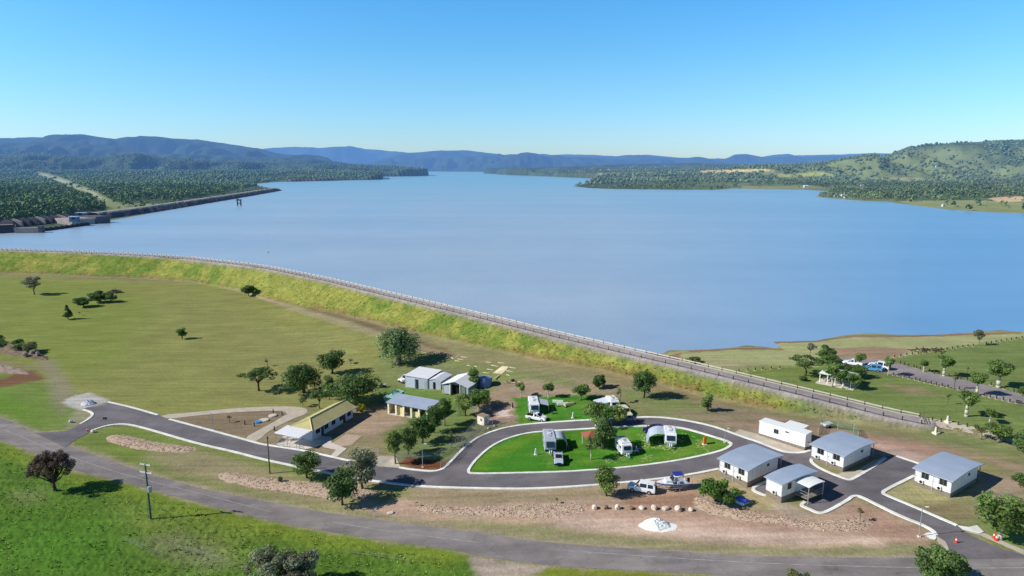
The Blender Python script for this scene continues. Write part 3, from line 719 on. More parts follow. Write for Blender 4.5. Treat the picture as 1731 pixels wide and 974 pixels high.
strip(mb, smooth(PP([(563,883),(640,896),(720,907),(812,917.5)]), 2), -.08, .08, 0, .045)
strip(mb, smooth(PP([(953,931),(1080,940),(1220,949),(1317,954),(1478,959),(1600,961),(1731,961),(2000,951)]), 2), -.08, .08, 0, .045)
tag(mb.build('road_marking', M_line, fix=False), kind='structure')
# inner road system: one sheet of newer asphalt with the camp lawn cut out
K_N1 = [(183,680),(223,689),(267,702)]
K_N2 = [(286,709),(359,728.6),(403,740.6),(440,751),(452,753),(513,762),(562,773),(592,780),(634,786)]
K_N3 = [(675,791),(696,794.5),(733,798),(746,794.5),(752,791),(760.6,782.6),(774.5,767),(792,751),(809,739),(835.6,728.5),(862,721.5),(900,716.5),(960,712.5),(1006,710),(1089.6,705.5),(1126,706.6),(1169,713),(1213,723),(1260,741),(1279.5,746.6),(1316.5,762),(1332,765.7),(1355.5,766.5),(1370,762)]
K_B = [(1375,774),(1369,780),(1383,791.4),(1414,805),(1434,812),(1442,811),(1480,787.5),(1496,775)]
K_B2 = [(1515.5,771.5),(1554,784.6)]
K_E = [(1546,804.7),(1497,829),(1491,834),(1500,839),(1544,857),(1585,875),(1617.6,889)]
K_C = [(1361,849),(1352.6,854.8),(1368,861.5),(1385,869),(1398,866),(1433.6,846),(1440,840),(1449,838.6),(1459,842),(1492.5,859),(1528,876),(1555,886),(1576.5,897),(1582,905)]
K_A = [(1301,813),(1266,826.5),(1293,839),(1299,836)]
K_S = [(1215,793.4),(1160.7,804),(1108,811),(1038.5,818),(960,824),(887,827.5),(780,825.5),(710,823),(652,816.5),(601,809.5),(559,801),(487,786),(440,776),(400,765),(334,750.4),(282,735),(226,719),(203,717),(180,720),(159,727)]
K_W = [(141,693),(152,696),(158,701),(150,709),(136,717)]
K_I = [(790,799),(797,786),(813,768.7),(837,750),(870.5,737),(906,730),(988,725.6),(1068,721),(1117,721),(1152,723.6),(1178,730.6),(1213,741),(1232,747),(1237.5,751.6),(1229,758.5),(1213,764.6),(1164,776),(1108,784.7),(1038.5,792.6),(993,795.5),(960,798),(860,800.5),(800,801.5)]
def S2(k): return smooth(PP(k), 2)
ring = (S2(K_N1)+PP([(276,706)])+S2(K_N2)+PP([(655,789)])+S2(K_N3)+S2(K_B)+PP([(1506,769)])+S2(K_B2)+S2(K_E)+PP([(1640,905),(1680,923),(1731,939),(1731,944),(1604,946),(1604,928),(1598,916)])
        +list(reversed(S2(K_C)))+PP([(1395,838),(1360,835),(1330,846)])+list(reversed(S2(K_A)))[:]+PP([(1290,812),(1262,812),(1240,800)])+S2(K_S)
        +PP([(121,748),(110,757),(84,744),(57,732),(113,729)])+list(reversed(S2(K_W)))+PP([(144,690)]))
isl = smooth(PP(K_I), 2, True)
drape('inner_road', ring, M_new, .05, [isl], 2.0)
mk = MB()
for kk in (K_N1, K_N2, K_N3, K_B, K_B2, K_E, K_C, K_A, K_S, K_W): strip(mk, S2(kk), -.3, .3, .13, .02)
strip(mk, isl, -.28, .28, .13, .02, True)
tag(mk.build('kerb', M_conc, fix=False), kind='structure')
ap = drape('concrete_apron', PP([(1617.6,889),(1637,892),(1651.5,889),(1663,900),(1655,903.6),(1628,897)]), M_conc, .11)
drape('concrete_apron', PP([(1561,905),(1566,902),(1571,901),(1582,904),(1583,910),(1580,914),(1572,912)]), M_conc, .11)
drape('gravel_shoulder', PP([(1582,906),(1600,917),(1604,930),(1596,938),(1590,925),(1584,914)]), M_path, .035)
drape('gravel_shoulder', PP([(1627,898),(1656,905),(1731,938),(1731,930),(1690,913),(1665,902)]), M_path, .03)
# paths
drape('footpath', smooth(PP([(268,702),(330,697),(400,690),(470,687),(505,688),(521,692),(519,700),(500,706),(455,728),(437,745),(426,747),(412,741),(440,726),(478,705),(487,698),(470,694),(400,697),(330,703),(286,709)]), 1, True), M_path, .05)
M_slab = mat('slab_concrete', C(214, 204, 192), .9, .1, 0, .1, .6)
drape('concrete_slab', PP([(466,752),(478,738),(500,735),(562,739),(560,749),(513,761)]), M_slab, .06)
drape('footpath', PP([(540,751),(562,749),(586,759),(570,772.5),(559,771),(568,761),(548,757)]), M_slab, .075)
drape('footpath', PP([(560,751),(585,734),(612,737),(594,753),(578,755)]), mat('pinkish_concrete', C(188, 166, 146), .9, .1), .05)
drape('driveway', PP([(640,771),(668,771),(678,792),(640,789),(632,784)]), mat('drive_gravel', C(182, 172, 156), .95, .1, 0, .2, .8), .055)
drape('concrete_slab', PP([(1230,752),(1282,745),(1300,757),(1330,768)]), M_path, .02) if False else None
drape('footpath', S2([(1240,733),(1282,752),(1330,768),(1360,767),(1370,763)])+list(reversed(S2([(1250,726),(1284,735),(1330,752),(1361,762),(1372,758)]))), M_path, .045)
drape('concrete_slab', PP([(1412,804),(1424,799),(1445,798),(1478,778),(1496,772),(1496,776),(1470,792),(1441,810)]), M_path, .045)
# park road beyond the dam and the walking path from the crest
drape('park_road', smooth(PP([(1418,606),(1440,603),(1466,607),(1519,614),(1560,627),(1605,637),(1650,647),(1700,660),(1731,668),(1900,710),(1900,735),(1731,685),(1690,676),(1640,664),(1600,654),(1560,645),(1520,636),(1500,632),(1460,627),(1420,612)]), 1, True), asphalt('park_seal', C(150, 142, 142), (.05, .2), .12), .06)
drape('footpath', smooth(PP([(1556,706),(1600,712),(1680,730),(1731,744),(1800,762),(1800,775),(1731,755),(1680,741),(1600,725),(1550,718)]), 1, True), M_path, .09)
# crest pavement
def offs(pts, d):
    out = []
    for i, p in enumerate(pts):
        a = Vector(pts[max(i-1, 0)]); b = Vector(pts[min(i+1, len(pts)-1)]); t = (b-a).to_2d().normalized(); n_ = Vector((-t.y, t.x))
        out.append(Vector((p[0]+n_.x*d, p[1]+n_.y*d, p[2])))
    return out
CW = smooth([Vector(c) for c in CREST], 1)
mb = MB(); strip(mb, CW, -1.95, 1.95, 0, .06); tag(mb.build('crest_road', M_crest, fix=False), kind='structure')
# plinth kerbs under the two guard rails
M_rail = mat('galvanised_rail', C(160, 152, 148), .5, .4, .2, .15)
M_railw = mat('whitish_rail', C(206, 198, 180), .6, .3, 0, .15)
M_post = mat('dark_timber', C(84, 70, 62), .9, .1, 0, .3, 4)
for sgn, lab in ((1, 'pale guard rail along the water side edge of the dam crest'), (-1, 'guard rail on short posts along the grassy side of the dam crest')):
    rail = offs(CW, 2.25*sgn)
    rt = empty('guard_rail', rail[12], 0, lab, 'guard rail')
    L0 = Vector(rail[12]); mb = MB()
    zt = .72
    mm = MB()
    for i in range(len(rail)-1):
        a, b = rail[i], rail[i+1]; d = (b-a).normalized(); n_ = Vector((-d.y, d.x, 0))
        for z0, z1, w_ in (((.50, .78, .06), (-.1, .12, .2)) if sgn > 0 else ((.55, .70, .04), (-.1, .08, .10))):
            mb.hexa([a+n_*w_*s+Vector((0, 0, z))-L0 if True else 0 for z in (z0, z1) for s, pnt in ((-1, 0), (1, 0)) for _ in (0,)][:0] or
                    [a-n_*w_+Vector((0,0,z0))-L0, b-n_*w_+Vector((0,0,z0))-L0, b+n_*w_+Vector((0,0,z0))-L0, a+n_*w_+Vector((0,0,z0))-L0,
                     a-n_*w_+Vector((0,0,z1))-L0, b-n_*w_+Vector((0,0,z1))-L0, b+n_*w_+Vector((0,0,z1))-L0, a+n_*w_+Vector((0,0,z1))-L0])
    mb.build('rail', M_railw if sgn > 0 else M_rail, rt)
    # posts: nearest 100 are their own parts
    acc = 0; posts = []
    for i in range(len(rail)-1, 0, -1):
        a, b = rail[i], rail[i-1]; L = (b-a).length; t = -acc
        while t+3.6 <= L:
            t += 3.6; posts.append(a+(b-a)*(t/L))
        acc = (L-t) if t >= 0 else acc+L
        acc = L-t
    posts = [rail[-1]]+posts
    pm = MB().box(-.09, .09, -.09, .09, -.2, .92)
    first = None
    for j, p in enumerate(posts[:99]):
        if first is None: first = pm.build('post', M_post, rt, p-L0)
        else:
            c_ = first.copy(); col.objects.link(c_); c_.parent = rt; c_.location = p-L0
    rest = MB()
    for p in posts[99:]: q = p-L0; rest.box(q.x-.09, q.x+.09, q.y-.09, q.y+.09, q.z-.2, q.z+.92)
    if rest.v: tag(rest.build('post', M_post, rt), kind='stuff')
# end barrier across the crest road
e = Vector(CW[-1]); d = (Vector(CW[-1])-Vector(CW[-2])).normalized(); nn = Vector((-d.y, d.x, 0))
g_ = empty('road_barrier', e+d*.6, 0, 'low rail barrier closing the end of the dam crest road', 'barrier')
mb = MB()
for s in (-2.2, -.75, .75, 2.2): mb.tube(nn*s, nn*s+Vector((0, 0, 1.1)), .07)
mb.build('post', M_post, g_)
mb = MB().tube(nn*-2.2+Vector((0, 0, 1.0)), nn*2.2+Vector((0, 0, 1.0)), .05).tube(nn*-2.2+Vector((0, 0, .6)), nn*2.2+Vector((0, 0, .6)), .05); mb.build('rail', M_rail, g_)
# ================================================================== TREES
def leaf_mat(name, c, trans=.35):
    g = G(name); a = g.n('ShaderNodeAttribute'); a.attribute_name = 'Col'
    oi = g.n('ShaderNodeObjectInfo'); r = g.ramp(oi.outputs['Random'], [(0, (.95, 1.0, .9)), (1, (1.4, 1.32, 1.3))])
    rgb = g.n('ShaderNodeRGB'); rgb.outputs[0].default_value = tuple(c)+(1,)
    cc = g.mul(g.mul(rgb.outputs[0], a.outputs['Color']), r)
    b = g.bsdf(cc, .55, .25)
    t = g.n('ShaderNodeBsdfTranslucent'); g.l(cc, t.inputs[0])
    x = g.n('ShaderNodeMixShader'); x.inputs[0].default_value = trans; g.l(b.outputs[0], x.inputs[1]); g.l(t.outputs[0], x.inputs[2])
    return g.done(x.outputs[0])
BARK = {'dark': mat('dark_bark', C(92, 78, 66), .95, .1, 0, .3, 3, .3), 'grey': mat('grey_bark', C(140, 128, 116), .95, .1, 0, .3, 3, .3), 'pale': mat('pale_bark', C(196, 188, 168), .9, .1, 0, .2, 3, .2)}
LEAF = {k: leaf_mat('foliage_'+k, c) for k, c in {
    'mid': (.145, .225, .06), 'dark': (.105, .175, .052), 'deep': (.05, .10, .034), 'light': (.22, .29, .08), 'willow': (.20, .28, .12),
    'greyg': (.22, .235, .15), 'brown': (.12, .085, .065), 'olive': (.15, .165, .07), 'bright': (.11, .21, .04), 'yellow': (.32, .30, .04)}.items()}
def crown_mesh(name, clumps, nleaf, leaf, m, rg, droop=0.0, flat=0.0):
    """leaf quads scattered over the shells of many clumps"""
    P_, Nn, Cc, Ss = [], [], [], []
    tot = sum(r[3]**2 for r in clumps)
    for (cx, cy, cz, r, rz) in clumps:
        n = max(12, int(nleaf*r*r/tot))
        d = rg.normal(size=(n, 3)); d /= np.linalg.norm(d, axis=1)[:, None]
        rad = r*(.55+.5*rg.random(n)**.6)
        p = d*rad[:, None]; p[:, 2] *= rz/r
        if droop: p[:, 2] -= droop*rg.random(n)**1.5*(1+np.hypot(cx, cy))*.5
        P_.append(p+np.array([cx, cy, cz])); nn = d+rg.normal(size=(n, 3))*.55; nn[:, 2] += .35+flat
        Nn.append(nn/np.linalg.norm(nn, axis=1)[:, None])
        Cc.append((.68+.65*rg.random())*(.75+.5*rg.random(n))); Ss.append(leaf*(.6+.8*rg.random(n)))
    p = np.concatenate(P_); n = np.concatenate(Nn); c = np.concatenate(Cc); s = np.concatenate(Ss)
    t = np.cross(n, rg.normal(size=n.shape)); t /= np.linalg.norm(t, axis=1)[:, None]; b = np.cross(n, t)
    t *= s[:, None]; b *= (s*.62)[:, None]
    V = np.stack([p-t, p-b*.9, p+t, p+b*.9], 1).reshape(-1, 3); k = len(p)
    F = (np.arange(k)*4)[:, None]+np.arange(4)[None]
    tint = np.stack([c*(1+.12*rg.normal(size=k)), c, c*(1+.1*rg.normal(size=k))], 1).clip(.3, 1.7)
    return npmesh(name, V, F, m, np.repeat(tint, 4, 0), False)
def wood(rg, h, r0, tips, bark, bulge=0, fork=.35, parent=None, n=8):
    mb = MB(); base = Vector((0, 0, -.3)); lean = Vector((rg.normal()*.04*h, rg.normal()*.04*h, 0))
    fk = Vector((0, 0, h*fork))+lean*fork
    if bulge:
        zs = [-.3, .15*fk.z, .5*fk.z, .85*fk.z, fk.z]; rs = [r0*1.15, r0*bulge, r0*bulge*.95, r0*.8, r0*.55]
        pts = [Vector((0, 0, z)) for z in zs]; mb.path(pts, rs, n+2)
    else: mb.path([base, fk*.5+Vector((rg.normal()*.03*h, 0, 0)), fk], [r0*1.25, r0*.95, r0*.8], n)
    for t in tips:
        t = Vector(t); a = fk+(t-fk)*.45+Vector((rg.normal()*.05*h, rg.normal()*.05*h, .04*h))
        rr = r0*(.38+.2*rg.random()); mb.path([fk, a, t], [rr*1.15, rr*.7, rr*.25], 5)
        for q in range(2):
            e = a+(t-a)*rg.random()+Vector(rg.normal(size=3))*h*.10; mb.tube(a, e, rr*.4, rr*.1, 4)
    return mb.build('trunk', BARK[bark], parent, smooth_=True, fix=False)
PROTO = {}
def proto(kind, var):
    """unit-ish tree of its kind, built once at nominal size (height 1 -> scaled); returns (trunk, crown) meshes and nominal h, w"""
    if (kind, var) in PROTO: return PROTO[kind, var]
    rg = np.random.default_rng(hash_(kind)+var*101)
    h, w = 7.0, 6.0; cl = []; leafc = 'mid'; bark = 'dark'; nl = 3500; lf = .20; tips = []; bulge = 0; r0 = .17; droop = 0; flat = 0; fork = .3
    def ball(n, zc, rz, rxy, rs, power=.5):
        for _ in range(n):
            d = rg.normal(size=3); d /= np.linalg.norm(d); q = rg.random()**power
            cl.append((d[0]*rxy*q, d[1]*rxy*q, zc+d[2]*rz*q, rs*(.7+.6*rg.random()), rs*(.6+.4*rg.random())))
    if kind == 'round': ball(34, 4.0, 2.5, 2.15, 1.0); leafc = 'dark'
    elif kind == 'light': ball(30, 4.0, 2.5, 1.95, .9); leafc = 'light'; nl = 3200
    elif kind == 'park': ball(28, 4.5, 2.0, 2.0, .95); leafc = 'mid'; r0 = .2; fork = .5; bark = 'grey'; w = 5.8
    elif kind == 'bottle': ball(24, 4.9, 1.5, 1.8, .9); leafc = 'mid'; r0 = .27; bulge = 1.35; bark = 'pale'; fork = .52; w = 5.2
    elif kind == 'pale': ball(19, 4.7, 1.6, 1.9, .8); leafc = 'mid'; r0 = .16; bark = 'pale'; fork = .5; w = 5.4; nl = 1900
    elif kind == 'umbrella':
        for _ in range(22):
            a = rg.random()*6.28; q = rg.random()**.5*3.2; cl.append((math.cos(a)*q, math.sin(a)*q, 5.6-q*q*.10+rg.normal()*.25, .95, .38))
        for _ in range(6):
            a = rg.random()*6.28; q = 1.5+1.6*rg.random(); cl.append((math.cos(a)*q, math.sin(a)*q, 4.0+rg.normal()*.4, .8, .3))
        leafc = 'dark'; h, w = 6.3, 8.0; flat = .5; fork = .35; nl = 2400; r0 = .2
    elif kind == 'weeping':
        ball(26, 7.0, 2.2, 2.9, 1.1); leafc = 'willow'; h, w = 10.5, 8.0; droop = 3.1; nl = 7000; r0 = .42; fork = .25; lf = .2; bark = 'grey'
    elif kind == 'big': ball(54, 4.0, 2.8, 3.6, 1.25); leafc = 'dark'; h, w = 8.0, 9.6; nl = 6200; r0 = .3
    elif kind == 'dense': ball(34, 3.6, 2.3, 2.3, 1.0, .33); leafc = 'dark'; h, w = 7.0, 6.6; nl = 7500; fork = .15
    elif kind == 'bush': ball(20, 1.7, .9, 2.1, .8); leafc = 'dark'; h, w = 3.4, 5.6; nl = 2600; fork = .1; r0 = .1
    elif kind == 'sprawl': ball(26, 2.0, .8, 3.2, .85); leafc = 'bright'; h, w = 3.6, 8.0; nl = 4200; fork = .12; r0 = .14
    elif kind == 'bare': 
        for _ in range(60):
            d = rg.normal(size=3); d /= np.linalg.norm(d); d[2] = abs(d[2])*.9+.1*d[2]; q = .6+.4*rg.random()
            cl.append((d[0]*3.4*q, d[1]*3.4*q, 3.1+d[2]*3.1*q, .55, .5))
        leafc = 'brown'; h, w = 7.0, 7.8; nl = 11000; r0 = .26; lf = .10; fork = .18
    elif kind == 'greybush':
        ball(60, 3.4, 2.3, 4.6, .9); leafc = 'greyg'; h, w = 6.6, 11.2; nl = 16000; lf = .15; fork = .12; bark = 'grey'
    elif kind == 'narrow': ball(20, 3.9, 2.6, 1.1, .75); leafc = 'mid'; w = 3.6; fork = .2; nl = 2000
    elif kind == 'sparse': ball(11, 4.8, 1.6, 1.6, .55); leafc = 'olive'; w = 4.6; nl = 420; fork = .4; r0 = .09
    elif kind == 'sapling': ball(4, 4.6, 1.5, .4, .35); leafc = 'olive'; w = 1.8; nl = 140; r0 = .06; fork = .55
    elif kind == 'conifer':
        for i in range(16):
            z = 1.6+i*.34; q = 1.9*(1-(z-1.4)/6.0)
            for s_ in range(3): a = rg.random()*6.28; cl.append((math.cos(a)*q*.6, math.sin(a)*q*.6, z, .55*q*.6+.18, .22))
        leafc = 'deep'; w = 4.2; nl = 2000; flat = .4; fork = .8; r0 = .14
    elif kind == 'airy': ball(17, 4.6, 1.8, 2.5, .75); leafc = 'greyg'; w = 6.8; nl = 2000; fork = .28; bark = 'grey'
    elif kind == 'wide': ball(40, 4.2, 2.2, 3.1, 1.0); leafc = 'mid'; h, w = 7.0, 8.6; nl = 4600; bark = 'pale'; fork = .25; r0 = .24
    elif kind == 'shrub': ball(9, .8, .45, .8, .45); leafc = 'olive'; h, w = 1.7, 2.6; nl = 900; lf = .12; fork = .1; r0 = .05
    tips = [(c[0]*.85, c[1]*.85, c[2]) for c in cl[:(34 if kind == 'bare' else 11)]]
    if kind == 'conifer': tips = [(0, 0, 6.6)]
    if kind == 'bare': lf = .10
    cr = crown_mesh('crown', cl, nl, lf, LEAF[leafc], rg, droop, flat)
    tr = wood(rg, h, r0, tips, bark, bulge, fork)
    co_ = np.empty(len(cr.data.vertices)*3, np.float32); cr.data.vertices.foreach_get('co', co_); co_ = co_.reshape(-1, 3)
    hh = float(np.percentile(co_[:, 2], 99.6)); ww = float(np.percentile(np.abs(co_[:, :2]), 97))*2
    bpy.data.objects.remove(cr) if False else None
    PROTO[kind, var] = (tr, cr, hh, ww); return PROTO[kind, var]
def hash_(s): return sum(ord(c)*(i+3) for i, c in enumerate(s))
_used = set(); ntree = 0
def tree(px, by, ty, wp, kind, label, name='tree', cat='tree', var=None, group=None, leaf=None, z=None):
    """tree whose foot is at (px,by), top at row ty, crown wp pixels wide"""
    global ntree; ntree += 1
    b = P(px, by) if z is None else Vector(z)
    var = (ntree % 3) if var is None else var
    tr, cr, hh, ww = proto(kind, var)
    h = max(height_at(b, ty), .5); wd = wpx(b, wp)
    # crown depth lifts the visible top a little
    h = h/(1+.18*min(wd/h, 1.6)*.35)
    e_ = empty(name, b, 0, label, cat, group)
    sx = wd/ww*(.80 if kind == 'bare' else .92); sz = h/hh; rz = (ntree*2.4) % 6.28
    for src, nm in ((tr, 'trunk'), (cr, 'crown')):
        if (kind, var, nm) in _used: o = src.copy(); col.objects.link(o)
        else: o = src; _used.add((kind, var, nm))
        o.name = nm; o.parent = e_; o.location = (0, 0, 0); o.rotation_euler = (0, 0, rz); o.scale = (sx, sx, sz)
        if leaf and nm == 'crown':
            if not o.data.users == 1: pass
            o.material_slots[0].link = 'OBJECT'; o.material_slots[0].material = LEAF[leaf]
    return e_
T = [
 (58,498,466,36,'airy','open branched grey green tree standing furthest left in the big paddock'),
 (141,519,502,27,'dense','low round dark tree just left of the clump in the paddock'),
 (168,511,491,30,'dense','dark green bushy tree in the middle of the paddock clump'),
 (188,511,494,18,'bush','small dark tree at the right of the paddock clump, before the branch heap'),
 (115,540,515,15,'conifer','thin young conifer standing alone in front of the paddock clump'),
 (308,573,553,15,'narrow','small leaning sapling alone in the middle of the paddock'),
 (134,533,527,5,'sapling','tiny staked seedling right of the young conifer in the paddock'),
 (421,500,481,21,'dense','small round dark tree at the foot of the grassy dam bank'),
 (438,661,621,56,'umbrella','flat topped dark tree with layered branches left of the big shade trees'),
 (514,664,613,60,'big','large rounded dark shade tree behind the driveway, left of the widest one'),
 (561,632,591,42,'round','rounded tree standing behind the other shade trees at the paddock edge'),
 (600,684,628,84,'big','widest low spreading shade tree behind the yellow roofed house'),
 (541,691,657,30,'umbrella','small umbrella shaped tree left of the yellow roofed house'),
 (512,687,671,16,'umbrella','very small flat topped young tree beside the end of the curved path'),
 (557,676,634,20,'round','slim tree filling the gap between the two large shade trees'),
 (593,615,607,10,'sapling','tiny seedling in the grass right of the rear shade tree'),
 (451,619,606,6,'sapling','spindly seedling behind the flat topped dark tree'),
 (674,616,551,62,'weeping','tall weeping tree with hanging foliage behind the silver sheds'),
 (809,692,658,46,'wide','leafy tree with reddish tips behind the small cream hut'),
 (787,703,664,34,'light','bright green tree left of the one behind the cream hut'),
 (801,657,620,19,'narrow','grey green tree in front of the open gabled silver shed'),
 (881,673,645,17,'pale','small tree at the left corner of the far camp lawn'),
 (927,675,646,19,'pale','thin crowned tree behind the big white caravan on the far lawn'),
 (981,677,649,27,'park','wide crowned small tree midway along the edge of the far camp lawn'),
 (1013,657,633,22,'dense','dense round little tree on the dirt above the camp lawns'),
 (1088,673,624,36,'round','tall two lobed tree at the foot of the dam bank behind the loop road'),
 (1046,684,657,10,'sapling','bare spindly tree behind the awning trailer'),
 (1196,695,667,19,'narrow','narrow tree with a yellowish top below the dam bank'),
 (1008,722,678,50,'wide','broad leafy tree overhanging the top of the loop road'),
 (1021,760,708,34,'round','tree with a rounded crown beside the brick red canopy'),
 (1047,720,684,25,'light','slender tree with a yellow green crown on the upper edge of the loop road'),
 (999,777,737,21,'pale','thin tree with pale trunk on the loop lawn left of the small white caravan'),
 (1026,838,787,39,'light','pale leaved tree on the lower verge left of the white wagon'),
 (519,808,763,46,'round','spreading tree on the verge in front of the white canopy'),
 (579,854,794,53,'round','dark leafy tree nearest the main road'),
 (613,826,757,52,'greyround','tall grey green tree on the verge between road and slip lane'),
 (669,784,727,32,'mid2','first pale trunked tree of the row by the driveway entrance'),
 (691,768,723,29,'round','second tree from the driveway in the row beside the yard'),
 (714,749,702,40,'round','third tree from the driveway in the row beside the yard'),
 (734,732,686,28,'round','fourth tree from the driveway in the row beside the yard'),
 (752,720,673,26,'park','last tree of the row, beside the open cream shed'),
 (763,757,730,22,'sparse','thin young tree inside the fenced playground corner'),
 (1360,635,598,55,'umbrella','wide flat topped tree on the lawn left of the picnic shelter'),
 (1369,600,580,17,'airy','small airy tree near the shoreline left of the picnic shelter'),
 (1397,614,583,26,'dense','dense dark tree behind the picnic shelter'),
 (1404,622,598,30,'round','lower rounded tree just behind the left end of the picnic shelter'),
 (1407,654,610,26,'pale','pale trunked tree at the front left corner of the picnic shelter'),
 (1423,657,625,27,'pale','pale trunked tree in front of the middle of the picnic shelter'),
 (1446,659,631,18,'light','small bright tree at the right front corner of the picnic shelter'),
 (1447,638,616,32,'round','low spreading tree over the back right of the picnic shelter'),
 (1454,618,597,17,'park','small tree beside the white utility in the lakeside car park'),
 (1501,635,602,16,'pale','slim pale trunked tree right of the white wagon in the lakeside car park'),
 (1655,584,557,19,'airy','grey green tree on the post line nearest the lake'),
 (1561,629,608,14,'bottle','smallest bottle tree beside the park road'),
 (1595,636,601,24,'bottle','second bottle tree along the upper edge of the park road'),
 (1687,655,610,36,'bottle','largest round crowned bottle tree by the park road'),
 (1651,668,629,23,'bottle','bottle tree with tall white trunk on the lower edge of the park road'),
 (1633,704,660,31,'bottle','stout bottle tree in the middle of the park lawn'),
 (1672,715,690,21,'pale','small round tree right of the stout bottle tree on the park lawn'),
 (1686,748,714,40,'park','wide crowned tree beside the walking path near the right edge'),
 (1658,743,719,20,'sparse','sparse yellowish tree beside the walking path'),
 (1613,658,629,8,'sapling','bare thin tree on the lower edge of the park road'),
 (1602,684,666,7,'sapling','bare seedling in the middle of the park lawn'),
 (1635,633,620,5,'sapling','bare seedling on the far lawn above the park road'),
 (1735,676,655,26,'park','tree cut by the right edge beside the park road'),
 (1737,774,728,44,'round','leaning tree cut by the right edge behind the last cabin'),
 (1690,912,838,88,'wide','large spreading tree with white trunk in the lower right corner'),
 (1586,994,925,68,'dense','dense rounded dark tree over the main road at the bottom right'),
 (93,830,757,76,'bare','dark brownish fine twigged tree alone below the main road'),
 (478,1012,934,112,'greybush','large grey green bush cut by the bottom edge'),
 (1209,848,813,66,'sprawl','low sprawling bright green tree beside the first cabin'),
 (1358,644,635,14,'shrub2','small dark shrub on the lawn left of the picnic shelter slab'),
 (1173,614,603,26,'shrub','yellow green shrub on the lake side of the dam crest'),
 (1342,979,965,26,'shrub','yellow green shrub at the bottom edge of the road'),
 (1363,981,968,14,'shrub','smaller yellow green shrub at the bottom edge right of its neighbour'),
 (1724,824,800,24,'shrub2','shrubby plant at the right edge beyond the last cabin'),
 (612,698,682,11,'shrub','small yellow leaved shrub behind the end of the yellow roofed house'),
 (474,815,805,10,'shrub2','small weedy shrub on the mulch left of the verge trees'),
 (1453,882,860,10,'sapling','spindly young plant on the mulch near the site entrance'),
 (941,851,841,5,'sapling','twiggy seedling on the long mulch bed'),
 (704,856,848,6,'sapling','dark twiggy seedling at the left end of the long mulch bed'),
 (388,714,703,8,'sapling','dead seedling in the bare garden beside the curved path'),
 (1722,682,676,8,'sapling','tiny staked plant beside the park road at the right edge'),
 (1410,745,736,8,'sapling','tiny plant inside the wire enclosure'),
]
for (px_, by_, ty_, wp_, kind_, lab_) in T:
    leaf = None; k = kind_; nm, ct = 'tree', 'tree'
    if k == 'greyround': k, leaf = 'round', 'greyg'
    if k == 'mid2': k, leaf = 'park', 'light'
    if k == 'shrub2': k, leaf = 'shrub', 'dark'
    if k == 'shrub' and 'yellow leaved' in lab_: leaf = 'yellow'
    if k in ('shrub', 'greybush', 'sprawl', 'bush'): nm, ct = 'shrub', 'shrub'
    if k == 'sapling': nm, ct = 'sapling', 'sapling'
    if k == 'sprawl': nm, ct = 'tree', 'tree'
    if k == 'bush': nm, ct = 'tree', 'tree'
    tree(px_, by_, ty_, wp_, k, lab_, nm, ct, leaf=leaf)
# ================================================================== BUILDINGS
def each(boxes, name, m, par):
    for b_ in boxes: MB().box(*b_).build(name, m, par)
W_wall = mat('cream_wall_panel', C(236, 229, 219), .6, .3, 0, .07, .6)
W_white = mat('white_panel', C(248, 244, 238), .5, .3, 0, .05, .6)
W_skirt = mat('brown_skirt', C(136, 124, 112), .9, .1, 0, .15, 2)
W_roof = mat('blue_grey_roof', C(166, 178, 196), .45, .35, 0, .10, .35, 0, ('Y', 2.6))
W_glass = mat('dark_glass', (.02, .025, .03), .12, .6, 0, .1)
W_frame = mat('window_frame', C(120, 122, 126), .5, .3, 0, .1)
W_ac = mat('air_conditioner_case', C(226, 224, 216), .5, .3, 0, .1)
W_black = mat('black_plastic', (.015, .015, .016), .5, .3, 0, .1)
W_dark = mat('dark_interior', (.02, .018, .018), .9, .1)
W_trim = mat('grey_trim', C(176, 182, 190), .5, .3, 0, .1)
W_steel = mat('steel_post', C(168, 170, 174), .5, .4, .3, .15)
def frame(F_, R_, L_):
    F, Rr, L = P(*F_), P(*R_), P(*L_); ex = (Rr-F).to_2d(); a = ex.length; ex.normalize(); ey = Vector((-ex.y, ex.x))
    b = (L-F).to_2d().dot(ey); return F, math.atan2(ex.y, ex.x), a, b
def window(par, p0, ax, w, z0, h, mull=1, n=(0, 0, 0)):
    """window at p0 along unit axis ax, pushed out along n; window (frame) > pane"""
    p0 = Vector(p0); ax = Vector(ax); n = Vector(n); up = Vector((0, 0, 1)); f = MB(); fr = .06
    def bar(u0, u1, v0, v1, d0, d1):
        c = [p0+ax*u+up*(z0+v)+n*d for v in (v0, v1) for (u, d) in ((u0, d0), (u1, d0), (u1, d1), (u0, d1))]; f.hexa(c)
    bar(0, w, 0, fr, 0, .05); bar(0, w, h-fr, h, 0, .05); bar(0, fr, fr, h-fr, 0, .05); bar(w-fr, w, fr, h-fr, 0, .05)
    for k in range(1, mull+1): u = w*k/(mull+1); bar(u-.03, u+.03, fr, h-fr, 0, .045)
    o = f.build('window', W_frame, par)
    g = MB(); c = [p0+ax*u+up*(z0+v)+n*.02 for u, v in ((fr, fr), (w-fr, fr), (w-fr, h-fr), (fr, h-fr))]
    g.quad(*c); g.build('pane', W_glass, o, fix=False); return o
def aircon(par, x, y, z):
    b = MB().box(x-.34, x-.02, y-.42, y+.42, z, z+.62).build('air_conditioner', W_ac, par)
    m = MB(); m.tube((x-.36, y-.1, z+.31), (x-.335, y-.1, z+.31), .25, n=16); m.build('fan_grille', W_black, b)
